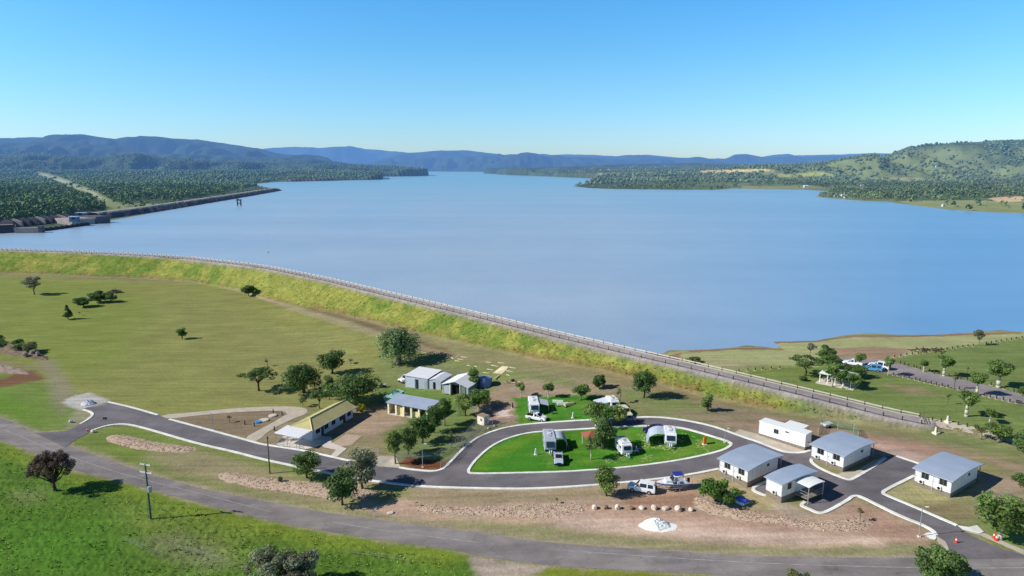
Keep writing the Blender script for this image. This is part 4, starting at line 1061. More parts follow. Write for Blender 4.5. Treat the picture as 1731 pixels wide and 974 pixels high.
def curved_roof(x0, x1, y0, y1, z, rise, th=.12, n=10, tilt=0):
    m = MB(); pr = []
    for i in range(n+1):
        t = i/n; pr.append((x0+(x1-x0)*t, z+rise*(1-(2*t-1)**2)+tilt*t))
    prof = pr+[(x, zz-th) for x, zz in reversed(pr)]
    # build as strips so the sheet stays convex per face
    for i in range(n):
        a, b = pr[i], pr[i+1]
        m.hexa([(a[0], y0, a[1]-th), (b[0], y0, b[1]-th), (b[0], y1, b[1]-th), (a[0], y1, a[1]-th), (a[0], y0, a[1]), (b[0], y0, b[1]), (b[0], y1, b[1]), (a[0], y1, a[1])])
    return m
def cabin(F_, R_, L_, lab, sk=.85, wh=2.35, ver=1.5, name='cabin', gzero=None):
    F, rz, a, b = frame(F_, R_, L_); z = min(P(*q).z for q in (F_, R_, L_))
    t = empty(name, (F.x, F.y, z), rz, lab, 'cabin', 'grey roofed cabins')
    MB().box(.04, a-.04, .04, b-.04, -.3, sk).build('skirt', W_skirt, t)
    w_ = MB().box(0, a, 0, b, sk+.003, sk+wh); 
    w_.build('wall', W_wall, t)
    # cover strips between panels
    k = max(3, int(a/1.2))
    each([(a*i/k-.02, a*i/k+.02, -.012, -.002, sk+.02, sk+wh) for i in range(1, k)]+[(-.03, -.002, .0, .1, sk, sk+wh), (-.03, -.002, b-.1, b, sk, sk+wh)], 'cover_strip', W_trim, t)
    MB().box(-.05, -.002, b*.5-.05, b*.5+.05, .05, sk+wh).build('downpipe', W_trim, t)
    curved_roof(-.35, a+ver, -.35, b+.35, sk+wh+.02, .38, .10).build('roof', W_roof, t)
    g = MB().box(-.45, -.36, -.35, b+.35, sk+wh-.1, sk+wh+.04); g.build('gutter', W_trim, t)
    for q in (.12, .61):
        window(t, (0, b*q+b*.205, 0), (0, -1, 0), b*.205, sk+.95, 1.15, 1, (-1, 0, 0))
        d = MB().box(-.05, -.003, b*(q+.22), b*(q+.22)+.85, sk+.15, sk+2.15).build('door', mat('grey_door', C(214, 214, 214), .5, .3, 0, .06), t)
        MB().box(-.09, -.052, b*(q+.22)+.68, b*(q+.22)+.76, sk+1.05, sk+1.15).build('handle', W_black, d)
        aircon(t, 0, b*(q+.20), sk+.02)
    if ver > .5:
        for yy in (.1, b-.1): MB().box(a+ver-.25, a+ver-.15, yy-.05, yy+.05, -.2, sk+wh+.05).build('post', W_steel, t)
        MB().box(a+.02, a+ver-.1, .1, b-.1, sk-.12, sk+.01).build('verandah_deck', W_skirt, t)
        MB().box(a+ver-.16, a+ver-.12, .1, b-.1, sk+.95, sk+1.0).box(a+ver-.16, a+ver-.12, .1, b-.1, sk+.5, sk+.54).build('railing', W_steel, t)
    window(t, (a*.62, 0, 0), (1, 0, 0), .7, sk+1.4, .5, 0, (0, -1, 0))
    return t, a, b
cabin((1263,824.6), (1313.6,797), (1214.7,805), 'large cream cabin with grey curved roof beside the low sprawling tree', 1.15)
cabin((1424.8,798), (1470,776), (1375,775), 'large cream cabin with grey roof nearest the wire enclosure, between white hut and car park')
cabin((1606,842), (1650,815), (1543.4,820.4), 'large cream cabin with grey roof furthest right, standing alone on dry grass')
# small cabin with canopy
F, rz, a, b = frame((1320.4,851), (1384,822), (1297,837)); a = min(a, 9.0)
t = empty('cabin', F, rz, 'narrow cream cabin with white entrance canopy, in front of the other cabins', 'cabin', 'grey roofed cabins')
sk, wh = 1.15, 2.35
MB().box(.04, a-.04, .04, b-.04, -.4, sk).build('skirt', W_skirt, t); MB().box(0, a, 0, b, sk+.003, sk+wh).build('wall', W_wall, t)
each([(a*i/7-.02, a*i/7+.02, -.012, -.002, sk+.02, sk+wh) for i in range(1, 7)]+[(-.03, -.002, 0, .1, sk, sk+wh), (-.03, -.002, b-.1, b, sk, sk+wh)], 'cover_strip', W_trim, t)
curved_roof(-.3, a+.4, -.3, b+.3, sk+wh+.02, .34, .10).build('roof', W_roof, t)
MB().box(-.40, -.31, -.3, b+.3, sk+wh-.1, sk+wh+.04).build('gutter', W_trim, t)
window(t, (a*.16, 0, 0), (1, 0, 0), .95, sk+.95, 1.1, 1, (0, -1, 0)); aircon(t, 0, b*.45, sk+.05)
d = MB().box(a*.42, a*.42+.9, -.05, -.003, sk, sk+2.05).build('door', mat('grey_door', C(214, 214, 214)), t); MB().box(a*.42+.72, a*.42+.8, -.09, -.052, sk+1, sk+1.1).build('handle', W_black, d)
cw = 2.7
curved_roof(a*.34, a*.34+4.3, -cw-.2, -.02, sk+wh-.22, .16, .08, 6).build('canopy', W_white, t)
for xx in (a*.34+.15, a*.34+4.1): MB().box(xx-.05, xx+.05, -cw-.1, -cw, -.3, sk+wh-.3).build('post', W_steel, t)
MB().box(a*.34, a*.34+4.2, -cw, -.05, sk-.15, sk).build('deck', W_skirt, t)
m = MB()
for zz in (sk+.5, sk+.95): m.tube((a*.34+.1, -cw, zz), (a*.34+.1, -.1, zz), .03).tube((a*.34+2.2, -cw, zz), (a*.34+4.1, -cw, zz), .03)
m.build('railing', W_steel, t)
m = MB()
for i in range(5): m.box(a*.34+4.25+i*.32, a*.34+4.57+i*.32, -cw+.3, -cw+1.5, sk-.15-(i+1)*.2-.05, sk-.15-(i+1)*.2+.02)
m.build('steps', W_skirt, t)
# long white amenities hut
F, rz, a, b = frame((1360.4,762), (1373,757), (1282,736))
L_ = P(1282, 736); ex = (L_-F).to_2d(); ln = ex.length; rz = math.atan2(-ex.y, -ex.x)
t = empty('site_hut', (L_.x, L_.y, min(F.z, L_.z)), rz, 'long flat roofed white transportable hut beyond the loop road', 'hut')
b = 2.6; sk, wh = .7, 2.55
MB().box(.05, ln-.05, .05, b-.05, -.3, sk).build('skirt', W_skirt, t); MB().box(0, ln, 0, b, sk+.003, sk+wh).build('wall', W_white, t)
MB().box(-.08, ln+.08, -.08, b+.08, sk+wh+.003, sk+wh+.12).build('roof', W_white, t)
each([(ln*.66, ln*.66+.08, -.03, -.003, sk, sk+wh), (-.01, .08, -.03, -.003, sk, sk+wh), (ln-.08, ln+.01, -.03, -.003, sk, sk+wh)], 'cover_strip', W_trim, t)
window(t, (ln*.33, 0, 0), (1, 0, 0), 1.0, sk+1.0, .95, 1, (0, -1, 0)); window(t, (ln*.57, 0, 0), (1, 0, 0), .75, sk+1.85, .3, 0, (0, -1, 0))
MB().box(ln+.003, ln+.35, b*.25, b*.6, sk+.05, sk+.75).build('air_conditioner', W_ac, t)
MB().box(ln*.42, ln*.82, b+.1, b+2.6, sk+wh-.02, sk+wh+.09).build('awning', W_white, t)
for xx in (ln*.43, ln*.81): MB().box(xx-.05, xx+.05, b+2.4, b+2.5, -.2, sk+wh-.03).build('post', W_steel, t)

# ---- yellow roofed house
Y_roof = mat('yellow_roof', C(196, 184, 128), .6, .25, 0, .10, .4, 0, ('X', 1.8)); Y_cap = mat('ridge_capping', C(222, 210, 150), .6, .25, 0, .1)
def eave(px, py, g, h):  # point on the plane g+h
    return Vector(PZ(px, py, g+h))
g0 = P(560, 720).z; eh = 2.7
A = eave(528, 728.5, g0, eh); B = eave(603, 687.5, g0, eh); Cc = eave(492.5, 719, g0, eh)
ex = (B-A).to_2d(); a = ex.length; ex.normalize(); ey = Vector((-ex.y, ex.x)); b = (Cc-A).to_2d().dot(ey); rz = math.atan2(ex.y, ex.x)
t = empty('house', (A.x, A.y, g0), rz, 'long low house with a pale yellow hipped roof beside the slip lane', 'house')
ov = .7
MB().box(ov, a-ov, ov, b-ov, -.3, eh-.04).build('wall', mat('blue_shaded_wall', C(196, 206, 214), .7, .2, 0, .1), t)  # bluish cast of the shade is put into the wall colour
rh = 1.25; hp = b*.5
m = MB(); pts = [(0,0,eh),(a,0,eh),(a,b,eh),(0,b,eh),(hp,b/2,eh+rh),(a-.1,b/2,eh+rh)]
m.add(pts, [(0,1,5,4),(3,4,5,2),(0,4,3),(1,2,5),(0,3,2,1)]); rf = m.build('roof', Y_roof, t)
m = MB().tube((hp, b/2, eh+rh+.02), (a, b/2, eh+rh+.02), .13, n=6).tube((0, 0, eh+.02), (hp, b/2, eh+rh+.02), .12, n=6).tube((0, b, eh+.02), (hp, b/2, eh+rh+.02), .12, n=6)
m.build('ridge_cap', Y_cap, rf)
MB().box(-.02, a+.02, -.14, -.01, eh-.14, eh).build('gutter', W_trim, t)
for xx in (.12, .30, .46, .64, .82): window(t, (a*xx, ov, 0), (1, 0, 0), 1.4, 1.0, 1.1, 1, (0, -1, 0))
d = MB().box(a*.23, a*.23+.95, ov-.05, ov-.003, 0, 2.1).build('door', mat('dark_door', (.05, .05, .07), .6), t); MB().box(a*.23+.78, a*.23+.86, ov-.09, ov-.052, 1, 1.1).build('handle', W_steel, d)
d = MB().box(a*.72, a*.72+.95, ov-.05, ov-.003, 0, 2.1).build('door', mat('dark_door', (.05, .05, .07), .6), t); MB().box(a*.72+.78, a*.72+.86, ov-.09, ov-.052, 1, 1.1).build('handle', W_steel, d)
# white canopy on the house end
q = [eave(x, y, P(496, 752).z, 2.75) for x, y in ((463.7,732.5), (505.6,741), (529,727.2), (486,719.5))]
t = empty('shelter', (q[0]+q[2])/2-Vector((0, 0, 2.75)), 0, 'flat white canopy on thin posts at the road end of the yellow roofed house', 'shelter')
o_ = Vector(t.location); q = [p-o_ for p in q]
MB().slab(*q, .12).build('roof', mat('white_sheet_roof', C(250, 250, 248), .5, .3, 0, .05, .5, 0, ('X', 2)), t)
for k_ in range(3):
    for u in (0, .5, 1) if k_ == 0 else ((0.05,) if k_ == 1 else ()):
        p = q[0]*(1-u)+q[1]*u if k_ == 0 else q[3]*.95+q[2]*.05
        p = p*.96; MB().tube((p.x, p.y, -.2), (p.x, p.y, p.z-.02), .06).build('post', W_steel, t)
# picnic table and fence under it
def picnic_table(loc, rz, lab, group=None, name='picnic_table'):
    t = empty(name, loc, rz, lab, 'table', group); M_ = mat('grey_table_top', C(160, 156, 150), .7, .2)
    MB().box(-.9, .9, -.38, .38, .70, .75).build('tabletop', M_, t)
    for s in (-1, 1): MB().box(-.9, .9, s*.72-.14, s*.72+.14, .43, .47).build('bench', M_, t)
    for s in (-.6, .6):
        m = MB().box(s-.04, s+.04, -.04, .04, .0, .70).box(s-.04, s+.04, -.7, .7, .36, .43).box(s-.04, s+.04, -.55, .55, -.1, .04); m.build('leg', W_steel, t)
    return t
picnic_table(P(492, 744)+Vector((0,0,.06)), .4, 'picnic table under the white canopy of the yellow roofed house')
# slatted low fence beside the slab
def post_rail(pts, name, lab, cat, n_per=1.8, h=1.1, mp=None, mr=None, rails=(.35, .7, 1.05), r=.035, mesh=None, group=None):
    W = [P(*p) for p in pts]; o = W[0]; t = empty(name, o, 0, lab, cat, group); m = MB()
    for i in range(len(W)-1):
        for z in rails: m.tube(W[i]+Vector((0,0,z*h))-o, W[i+1]+Vector((0,0,z*h))-o, r*.7, n=4)
    m.build('rail', mr or W_steel, t, fix=False)
    src = None
    for i in range(len(W)-1):
        L = (W[i+1]-W[i]).length; k = max(1, round(L/n_per))
        for j in range(k+(i == len(W)-2)):
            p = W[i].lerp(W[i+1], j/k); p.z = H1(p.x, p.y)
            if src is None: src = MB().tube((0,0,-.2), (0,0,h+.05), r*1.3, n=6).build('post', mp or W_steel, t, p-o)
            else: c = src.copy(); col.objects.link(c); c.parent = t; c.location = p-o
    if mesh:
        q = MB()
        for i in range(len(W)-1):
            a_, b_ = W[i]-o, W[i+1]-o; q.quad(a_, b_, b_+Vector((0,0,h)), a_+Vector((0,0,h)))
        q.build('wire_mesh', mesh, t, fix=False)
    return t
def mesh_mat(name, c, alpha):
    g = G(name); tr = g.n('ShaderNodeBsdfTransparent'); d = g.bsdf(c, .6, .3); x = g.n('ShaderNodeMixShader'); x.inputs[0].default_value = alpha
    g.l(tr.outputs[0], x.inputs[1]); g.l(d.outputs[0], x.inputs[2]); return g.done(x.outputs[0])
M_mesh = mesh_mat('wire_mesh_haze', (.30, .36, .34), .20)
post_rail([(468,755),(513,761)], 'handrail', 'light metal handrail along the front of the white canopied slab', 'handrail', 1.6, 1.0)
# ---- open cream shed
g0 = P(685, 700).z; q = [eave(x, y, g0, 2.9) for x, y in ((653,680.5), (722,693.5), (744,679), (675,668.5))]
ex = (q[1]-q[0]).to_2d(); a = ex.length; ex.normalize(); ey = Vector((-ex.y, ex.x)); b = (q[3]-q[0]).to_2d().dot(ey); rz = math.atan2(ex.y, ex.x)
t = empty('open_shed', (q[0].x, q[0].y, g0), rz, 'open fronted cream shed with blue grey roof and square pillars', 'shed')
MB().add([(-.1,-.1,2.9),(a+.1,-.1,2.9),(a+.1,b+.1,3.3),(-.1,b+.1,3.3),(-.1,-.1,3.02),(a+.1,-.1,3.02),(a+.1,b+.1,3.42),(-.1,b+.1,3.42)], [(0,3,2,1),(4,5,6,7),(0,1,5,4),(1,2,6,5),(2,3,7,6),(3,0,4,7)]).build('roof', mat('blue_grey_shed_roof', C(172,182,200), .45, .35, 0, .1, .35, 0, ('X', 2.2)), t)
W_cream = mat('cream_block_wall', C(232, 214, 160), .8, .2, 0, .12, 1.2); W_pil = mat('cream_pillar', C(244, 236, 206), .8, .2, 0, .08)
MB().box(.2, a-.2, b-.35, b-.2, -.2, 3.2).box(.2, .35, .6, b-.35, -.2, 2.95).box(a-.35, a-.2, .6, b-.35, -.2, 2.95).build('wall', W_cream, t)
n_ = 6
for i in range(n_):
    x = .35+(a-.7)*i/(n_-1); MB().box(x-.22, x+.22, .25, .65, -.2, 2.88).build('pillar', W_pil, t)
for i in (1, 3):
    x0 = .35+(a-.7)*i/(n_-1)+.22; x1 = .35+(a-.7)*(i+1)/(n_-1)-.22; MB().box(x0, x1, .75, .9, -.1, 2.2 if i == 1 else 1.6).build('partition', W_cream, t)
MB().box(.3, a-.3, .3, b-.4, -.2, .06).build('floor_slab', M_slab, t)
# green shipping container style shed
g0 = P(680, 676).z; q = [eave(x, y, g0, 2.2) for x, y in ((651,669.5), (664.6,673.5), (684,661), (672,657.5))]
ex = (q[2]-q[1]).to_2d(); a = ex.length; ex.normalize(); ey = Vector((-ex.y, ex.x)); b = (q[0]-q[1]).to_2d().dot(ey); rz = math.atan2(ex.y, ex.x)
t = empty('garden_shed', (q[1].x, q[1].y, g0), rz, 'dark green sheet metal shed with pale aqua roof behind the open cream shed', 'shed')
MB().box(.1, a-.1, .1, b-.1, -.2, 2.15).build('wall', mat('dark_green_sheet', C(44, 92, 84), .6, .3, 0, .1, 1, 0, ('X', 4)), t)
MB().add([(0,0,2.16),(a,0,2.16),(a,b,2.16),(0,b,2.16),(0,0,2.22),(a,0,2.22),(a,b/2,2.45),(0,b/2,2.45),(0,b,2.22),(a,b,2.22)], [(0,3,2,1),(4,5,6,7),(7,6,9,8),(0,1,5,4),(1,2,9,6,5),(2,3,8,9),(3,0,4,7,8)]).build('roof', mat('aqua_roof', C(166, 214, 196), .5, .3, 0, .08), t)
MB().box(a*.3, a*.3+.9, .03, .095, 0, 2).build('door', mat('green_door', C(30, 70, 66)), t)
# ---- silver sheds
W_silver = mat('silver_sheet_wall', C(196, 202, 216), .4, .4, .1, .08, 1, 0, ('Y', 4)); W_silroof = mat('white_sheet_roofing', C(255, 255, 255), .5, .3, 0, .05, .5, 0, ('Y', 2.4))
M_shdark = mat('dark_gap', C(40, 46, 54), .6)
def shed(Fe, Re, Le, gh, hh, name, lab):
    """F front right eave corner, R back right, L front left (px at eave height)"""
    g = P(*gh).z; F, Rr, L = (eave(x, y, g, hh) for x, y in (Fe, Re, Le)); ex = (Rr-F).to_2d(); a = ex.length; ex.normalize(); ey = Vector((-ex.y, ex.x)); b = (L-F).to_2d().dot(ey)
    return empty(name, (F.x, F.y, g), math.atan2(ex.y, ex.x), lab, 'shed', 'silver sheet metal sheds'), a, b
t, a, b = shed((723,641), (747,626), (692,631.5), (708,653), 3.0, 'storage_shed', 'largest silver shed with a plain white roof, white car behind it')
MB().box(.08, a-.08, .08, b-.08, -.2, 2.98).build('wall', W_silver, t)
MB().add([(-.05,-.05,3.0),(a+.05,-.05,3.0),(a+.05,b+.05,3.25),(-.05,b+.05,3.25),(-.05,-.05,3.08),(a+.05,-.05,3.08),(a+.05,b+.05,3.33),(-.05,b+.05,3.33)], [(0,3,2,1),(4,5,6,7),(0,1,5,4),(1,2,6,5),(2,3,7,6),(3,0,4,7)]).build('roof', W_silroof, t)
MB().box(.05, a, .05, .079, 2.6, 2.99).build('fascia', M_shdark, t)
MB().box(.02, .077, b*.42, b*.42+.7, -.1, 2.5).build('door', M_shdark, t); MB().box(-.03, .077, b*.46+.7, b*.46+3.2, 0, 2.6).build('roller_door', mat('pale_blue_roller', C(208, 218, 232), .5, .3, 0, .06, 1, 0, ('Z', 5)), t); MB().box(.02, .077, .3, b*.16, 0, 2.5).build('side_door', W_trim, t)
t, a, b = shed((745,645.5), (763,634), (724.8,642.3), (735,656), 2.3, 'gable_shed', 'small gabled silver shed squeezed between the two larger sheds')
def gable(t, a, b, h, r, wm, rm, ov=.15):
    MB().prism([(0, -.2), (b, -.2), (b, h), (b/2, h+r), (0, h)], 0, a, axis='x').build('wall', wm, t)
    for s in (0, 1):
        y0, y1 = (-ov, b/2) if s == 0 else (b+ov, b/2); z0 = h-r*ov/(b/2)
        m = MB(); m.slab((-ov, y0, z0+.04), (a+ov, y0, z0+.04), (a+ov, y1, h+r+.04), (-ov, y1, h+r+.04), .06 if s == 0 else -.06); m.build('roof', rm, t)
gable(t, a, b, 2.3, .55, W_silver, mat('silver_roof', C(236, 238, 242), .4, .4, 0, .08, .5, 0, ('Y', 2.4)))
MB().box(-.04, -.004, b*.42, b*.42+.75, 0, 1.95).build('door', W_dark, t)
t, a, b = shed((790,655), (815,639), (752,646.5), (770,660), 2.6, 'gable_shed', 'silver shed with a wide open gabled front and a small tree before it')
a = max(a, 6); m = MB()
MB().prism([(0, -.2), (b, -.2), (b, 2.5), (b/2, 3.6), (0, 2.5)], .9, a, axis='x').build('wall', mat('grey_green_sheet', C(120, 138, 140), .5, .3, 0, .1, 1, 0, ('Y', 4)), t)  # walls in grey green sheet
for s in (0, 1):
    y0, y1 = (-.3, b/2) if s == 0 else (b+.3, b/2); MB().slab((-.2, y0, 2.42), (a+.2, y0, 2.42), (a+.2, y1, 3.66), (-.2, y1, 3.66), .06 if s == 0 else -.06).build('roof', W_silroof, t)
MB().box(.86, .897, b*.32, b*.68, .05, 2.4).build('doorway', W_dark, t)  # flat dark panel, shade inside the opening put into its colour
for yy in (.1, b*.30, b*.70, b-.1): MB().box(0, .12, yy-.08, yy+.08, -.1, 2.45+ (1.1*(1-abs(yy-b/2)/(b/2)))*.9).build('post', W_pil, t)
MB().box(.1, .86, b*.70, b-.15, 0, 2.3).build('side_panel', W_silver, t)
# lean-to between
p = eave(746, 647, P(750, 658).z, 2.0)
# water tank
c = P(820, 652); r = 1.75; t = empty('water_tank', c, 0, 'squat round water tank with blue grey roof beside the gabled shed', 'water tank')
MB().tube((0,0,-.2), (0,0,2.3), r, n=28).build('tank_wall', mat('corrugated_shade_blue', C(118, 132, 176), .5, .35, .1, .1, 1, 0, ('Z', 5)), t)  # blue purple of the shade painted in as the tank wall colour
MB().tube((0,0,2.3), (0,0,2.62), r+.06, .25, n=28).build('tank_lid', mat('tank_roof', C(168, 186, 208), .5, .3, 0, .08), t)
MB().tube((r+.05,0,0), (r+.05,0,2.2), .06).build('pipe', W_trim, t)
# small cream hut
F, rz, a, b = frame((818,720), (825,717), (805,714)); a = 1.7; b = 2.2
t = empty('pump_hut', F, rz, 'small cream box shaped hut with dark sign beside the loop road bend', 'hut')
MB().box(0, a, 0, b, -.2, 2.0).build('wall', mat('pink_cream_wall', C(240, 226, 208), .7, .2), t)
MB().box(-.12, a+.12, -.12, b+.12, 2.003, 2.12).build('roof', mat('dull_brown_roof', C(156, 142, 120), .8, .2), t)
MB().box(-.03, -.003, b*.3, b*.3+.5, .9, 1.5).build('vent', W_frame, t); MB().box(a*.2, a*.2+.8, -.03, -.003, 0, 1.85).build('door', W_trim, t)
# brick red canopy on the loop lawn
c = P(1012, 752); t = empty('gazebo', c, .25, 'open shelter with brick red hipped roof under a tree on the loop lawn', 'shelter')
MB().add([(-3.4,-1.9,2.3),(3.4,-1.9,2.3),(3.4,1.9,2.3),(-3.4,1.9,2.3),(-1.7,0,3.3),(1.7,0,3.3)], [(0,1,5,4),(2,3,4,5),(0,4,3),(1,2,5),(0,3,2,1)]).build('roof', mat('brick_red_roof', C(158, 92, 74), .7, .2, 0, .12, .5, 0, ('X', 2)), t)
for sx in (-3, 0, 3):
    for sy in (-1.6, 1.6): MB().box(sx-.07, sx+.07, sy-.07, sy+.07, -.1, 2.3).build('post', W_pil, t)
picnic_table(c+Vector((-1.2,-.2,.05)), .25, 'table under the brick red shelter on the loop lawn')
# picnic shelter by the lake
g0 = P(1410, 645).z; q = [eave(x, y, g0, 2.5) for x, y in ((1383,631), (1441,642), (1457,630.5), (1391.6,620.5))]
ex = (q[1]-q[0]).to_2d(); a = ex.length; ex.normalize(); ey = Vector((-ex.y, ex.x)); b = (q[3]-q[0]).to_2d().dot(ey)
t = empty('picnic_shelter', (q[0].x, q[0].y, g0), math.atan2(ex.y, ex.x), 'long open picnic shelter with pale green hipped roof by the lakeside lawn', 'shelter')
MB().add([(0,0,2.5),(a,0,2.5),(a,b,2.5),(0,b,2.5),(b*.45,b/2,3.5),(a-b*.45,b/2,3.5)], [(0,1,5,4),(2,3,4,5),(0,4,3),(1,2,5),(0,3,2,1)]).build('roof', mat('pale_green_roof', C(222, 230, 208), .5, .3, 0, .06, .5, 0, ('X', 2)), t)
for i in range(5):
    for yy in (.4, b-.4): x = .4+(a-.8)*i/4; MB().box(x-.08, x+.08, yy-.08, yy+.08, -.1, 2.48).build('post', W_pil, t)
MB().box(-.3, a+.5, -.6, b, -.3, .08).build('floor_slab', M_slab, t)
shx = Matrix.Translation(Vector((q[0].x, q[0].y, g0))) @ Matrix.Rotation(math.atan2(ex.y, ex.x), 4, 'Z')
labs = ['leftmost table under the lakeside picnic shelter', 'middle table under the lakeside picnic shelter', 'right hand table under the lakeside picnic shelter']
for i in range(3): picnic_table(shx @ Vector((a*(.2+.3*i), b*.4, .08)), math.atan2(ex.y, ex.x)+1.57, labs[i], 'picnic shelter tables')

# ================================================================== VEHICLES
def paint(name, c, rough=.3): return mat(name, c, rough, .6, 0, .05, .5)
V_white = paint('white_car_paint', C(244, 244, 244)); V_navy = paint('navy_car_paint', (.012, .018, .075)); V_blue = paint('light_blue_car_paint', C(96, 160, 206))
V_silver = paint('silver_car_paint', C(186, 198, 210)); V_cream = paint('cream_car_paint', C(226, 222, 188)); M_tyre = mat('tyre_rubber', (.018, .018, .018), .85, .2, 0, .2)
M_rim = mat('wheel_rim', C(180, 182, 186), .35, .5, .5, .1); M_lamp = mat('headlamp', C(236, 238, 240), .15, .6); M_red = mat('tail_lamp', (.35, .02, .02), .3, .5)
KINDS = { # stations (x, half width, z bottom, z belt, half width roof, z roof)
 'wagon': ([(-2.35,.88,.50,1.0,.72,1.15),(-2.28,.93,.42,1.08,.74,1.62),(-2.05,.94,.38,1.10,.76,1.80),(-1.0,.95,.36,1.10,.77,1.86),(.35,.95,.36,1.10,.76,1.84),(1.10,.95,.36,1.08,.80,1.14),(2.05,.93,.40,1.02,.80,1.06),(2.35,.86,.48,.82,.74,.88)], 1.45, -1.35, .38),
 'hatch': ([(-2.15,.82,.46,.86,.68,.95),(-2.05,.88,.38,.98,.68,1.28),(-1.55,.90,.34,1.0,.68,1.50),(-.5,.90,.32,.98,.70,1.54),(.30,.90,.32,.96,.69,1.48),(1.05,.90,.32,.94,.76,.99),(1.9,.87,.36,.82,.74,.86),(2.15,.80,.42,.66,.68,.70)], 1.35, -1.30, .32),
 'ute': ([(-2.55,.90,.55,1.02,.86,1.03),(-2.45,.92,.45,1.05,.86,1.06),(-.62,.93,.42,1.06,.86,1.07),(-.55,.93,.40,1.08,.74,1.55),(-.35,.93,.38,1.08,.75,1.74),(.35,.93,.38,1.08,.75,1.74),(1.10,.93,.38,1.06,.78,1.12),(2.15,.92,.42,1.0,.78,1.04),(2.45,.84,.5,.82,.72,.86)], 1.55, -1.45, .38),
 'van': ([(-2.5,.92,.45,1.1,.84,1.3),(-2.45,.95,.4,1.15,.86,2.05),(-1.0,.96,.36,1.15,.88,2.15),(.9,.96,.36,1.15,.86,2.12),(1.75,.95,.38,1.12,.80,1.25),(2.3,.9,.42,.9,.78,.95),(2.45,.84,.48,.75,.74,.78)], 1.55, -1.5, .36)}
def vehicle(loc, rz, kind, pm, lab, name, cat='car', rack=False, spare=False, scale=1.0, bed=None, group=None):
    st, xf, xr, wr = KINDS[kind]; t = empty(name, loc, rz, lab, cat, group); t.scale = (scale,)*3
    m = MB(); rings = []
    for (x, w_, zb, zl, wr_, zr) in st:
        rings.append([(x, w_*.97, zb), (x, w_, (zb+zl)/2), (x, w_*.97, zl), (x, wr_, zr), (x, -wr_, zr), (x, -w_*.97, zl), (x, -w_, (zb+zl)/2), (x, -w_*.97, zb)])
    k = 8
    for r_ in rings: m.v += r_
    for i in range(len(rings)-1):
        for j in range(k): m.f.append((i*k+j, i*k+(j+1) % k, (i+1)*k+(j+1) % k, (i+1)*k+j))
    m.f += [tuple(range(k)), tuple((len(rings)-1)*k+j for j in range(k))]
    body = m.build('body', pm, t, bevel=.03)
    glass = [i for i in range(len(st)-1) if min(st[i][5]-st[i][3], st[i+1][5]-st[i+1][3]) > .3]
    def pan(name_, a_, b_, c_, d_, off=.02, par=t, mt=W_glass, ins=.08):
        a_, b_, c_, d_ = map(Vector, (a_, b_, c_, d_)); ce = (a_+b_+c_+d_)/4; nrm = (b_-a_).cross(d_-a_).normalized()
        if nrm.dot(ce-Vector((0, 0, 1.0))) < 0: nrm = -nrm
        pts = [ce+(p-ce)*(1-ins*2)+nrm*off for p in (a_, b_, c_, d_)]; return MB().quad(*pts).build(name_, mt, par, fix=False)
    x0 = glass[0]; x1 = glass[-1]+1
    for s in (1, -1):
        seg = []
        for i in glass:
            if st[i+1][0]-st[i][0] < .35: continue
            A_ = Vector((st[i][0], s*st[i][1]*.97, st[i][3])); B_ = Vector((st[i+1][0], s*st[i+1][1]*.97, st[i+1][3])); C_ = Vector((st[i+1][0], s*st[i+1][4], st[i+1][5])); D_ = Vector((st[i][0], s*st[i][4], st[i][5]))
            pan('side_window', A_, B_, C_, D_)
        # front quarter glass triangle
        i = x1; A_ = Vector((st[i][0], s*st[i][1]*.97, st[i][3])); B_ = Vector((st[i+1][0], s*st[i+1][1]*.97, st[i+1][3])); D_ = Vector((st[i][0], s*st[i][4], st[i][5]))
        ce = (A_+B_+D_)/3; q_ = [ce+(p-ce)*.7+Vector((0, s*.03, .01)) for p in (A_, B_, D_)]; MB().add(q_, [(0, 1, 2)]).build('side_window', W_glass, t, fix=False)
        MB().box(st[x1+1][0]-.12, st[x1+1][0]+.02, s*1.0-.09, s*1.0+.09, st[x1][3]+.02, st[x1][3]+.2).build('mirror', W_black if pm is not V_white else pm, t)
        MB().box(st[-1][0]-.12, st[-1][0]+.03, s*.62-.16, s*.62+.16, st[-1][3]-.16, st[-1][3]-.02).build('headlight', M_lamp, t)
        MB().box(st[0][0]-.03, st[0][0]+.1, s*.74-.08, s*.74+.08, st[0][3]-.3, st[0][3]-.04).build('tail_light', M_red, t)
        for xx in (xf, xr):
            wz = MB().tube((xx, s*.72, wr), (xx, s*.97, wr), wr, n=18).build('wheel', M_tyre, t); MB().tube((xx, s*.965, wr), (xx, s*.985, wr), wr*.58, n=12).build('rim', M_rim, wz)
    i = x1; pan('windscreen', (st[i][0], -st[i][4], st[i][5]), (st[i][0], st[i][4], st[i][5]), (st[i+1][0], st[i+1][4], st[i+1][5]), (st[i+1][0], -st[i+1][4], st[i+1][5]))
    i = x0 if kind == 'ute' else 1
    pan('rear_window', (st[i-1][0], -st[i-1][4], st[i-1][5]), (st[i-1][0], st[i-1][4], st[i-1][5]), (st[i][0], st[i][4], st[i][5]), (st[i][0], -st[i][4], st[i][5]), .02)
    MB().box(st[-1][0]-.08, st[-1][0]+.08, -.80, .80, .36, .58).build('bumper', W_black if kind != 'van' else pm, t)
    MB().box(st[-1][0]-.02, st[-1][0]+.045, -.42, .42, .60, st[-1][3]-.02).build('grille', W_black, t)
    if kind == 'ute': MB().box(st[0][0]+.1, st[2][0]-.05, -.74, .74, 1.075, 1.10).build('tray', bed or W_dark, t)
    if rack:
        m = MB()
        for xx in (-1.6, -.9, -.2): m.tube((xx, -.68, 1.95), (xx, .68, 1.95), .025)
        for s in (-1, 1): m.tube((-1.8, s*.68, 1.93), (.1, s*.68, 1.93), .025)
        m.build('roof_rack', W_black, t)
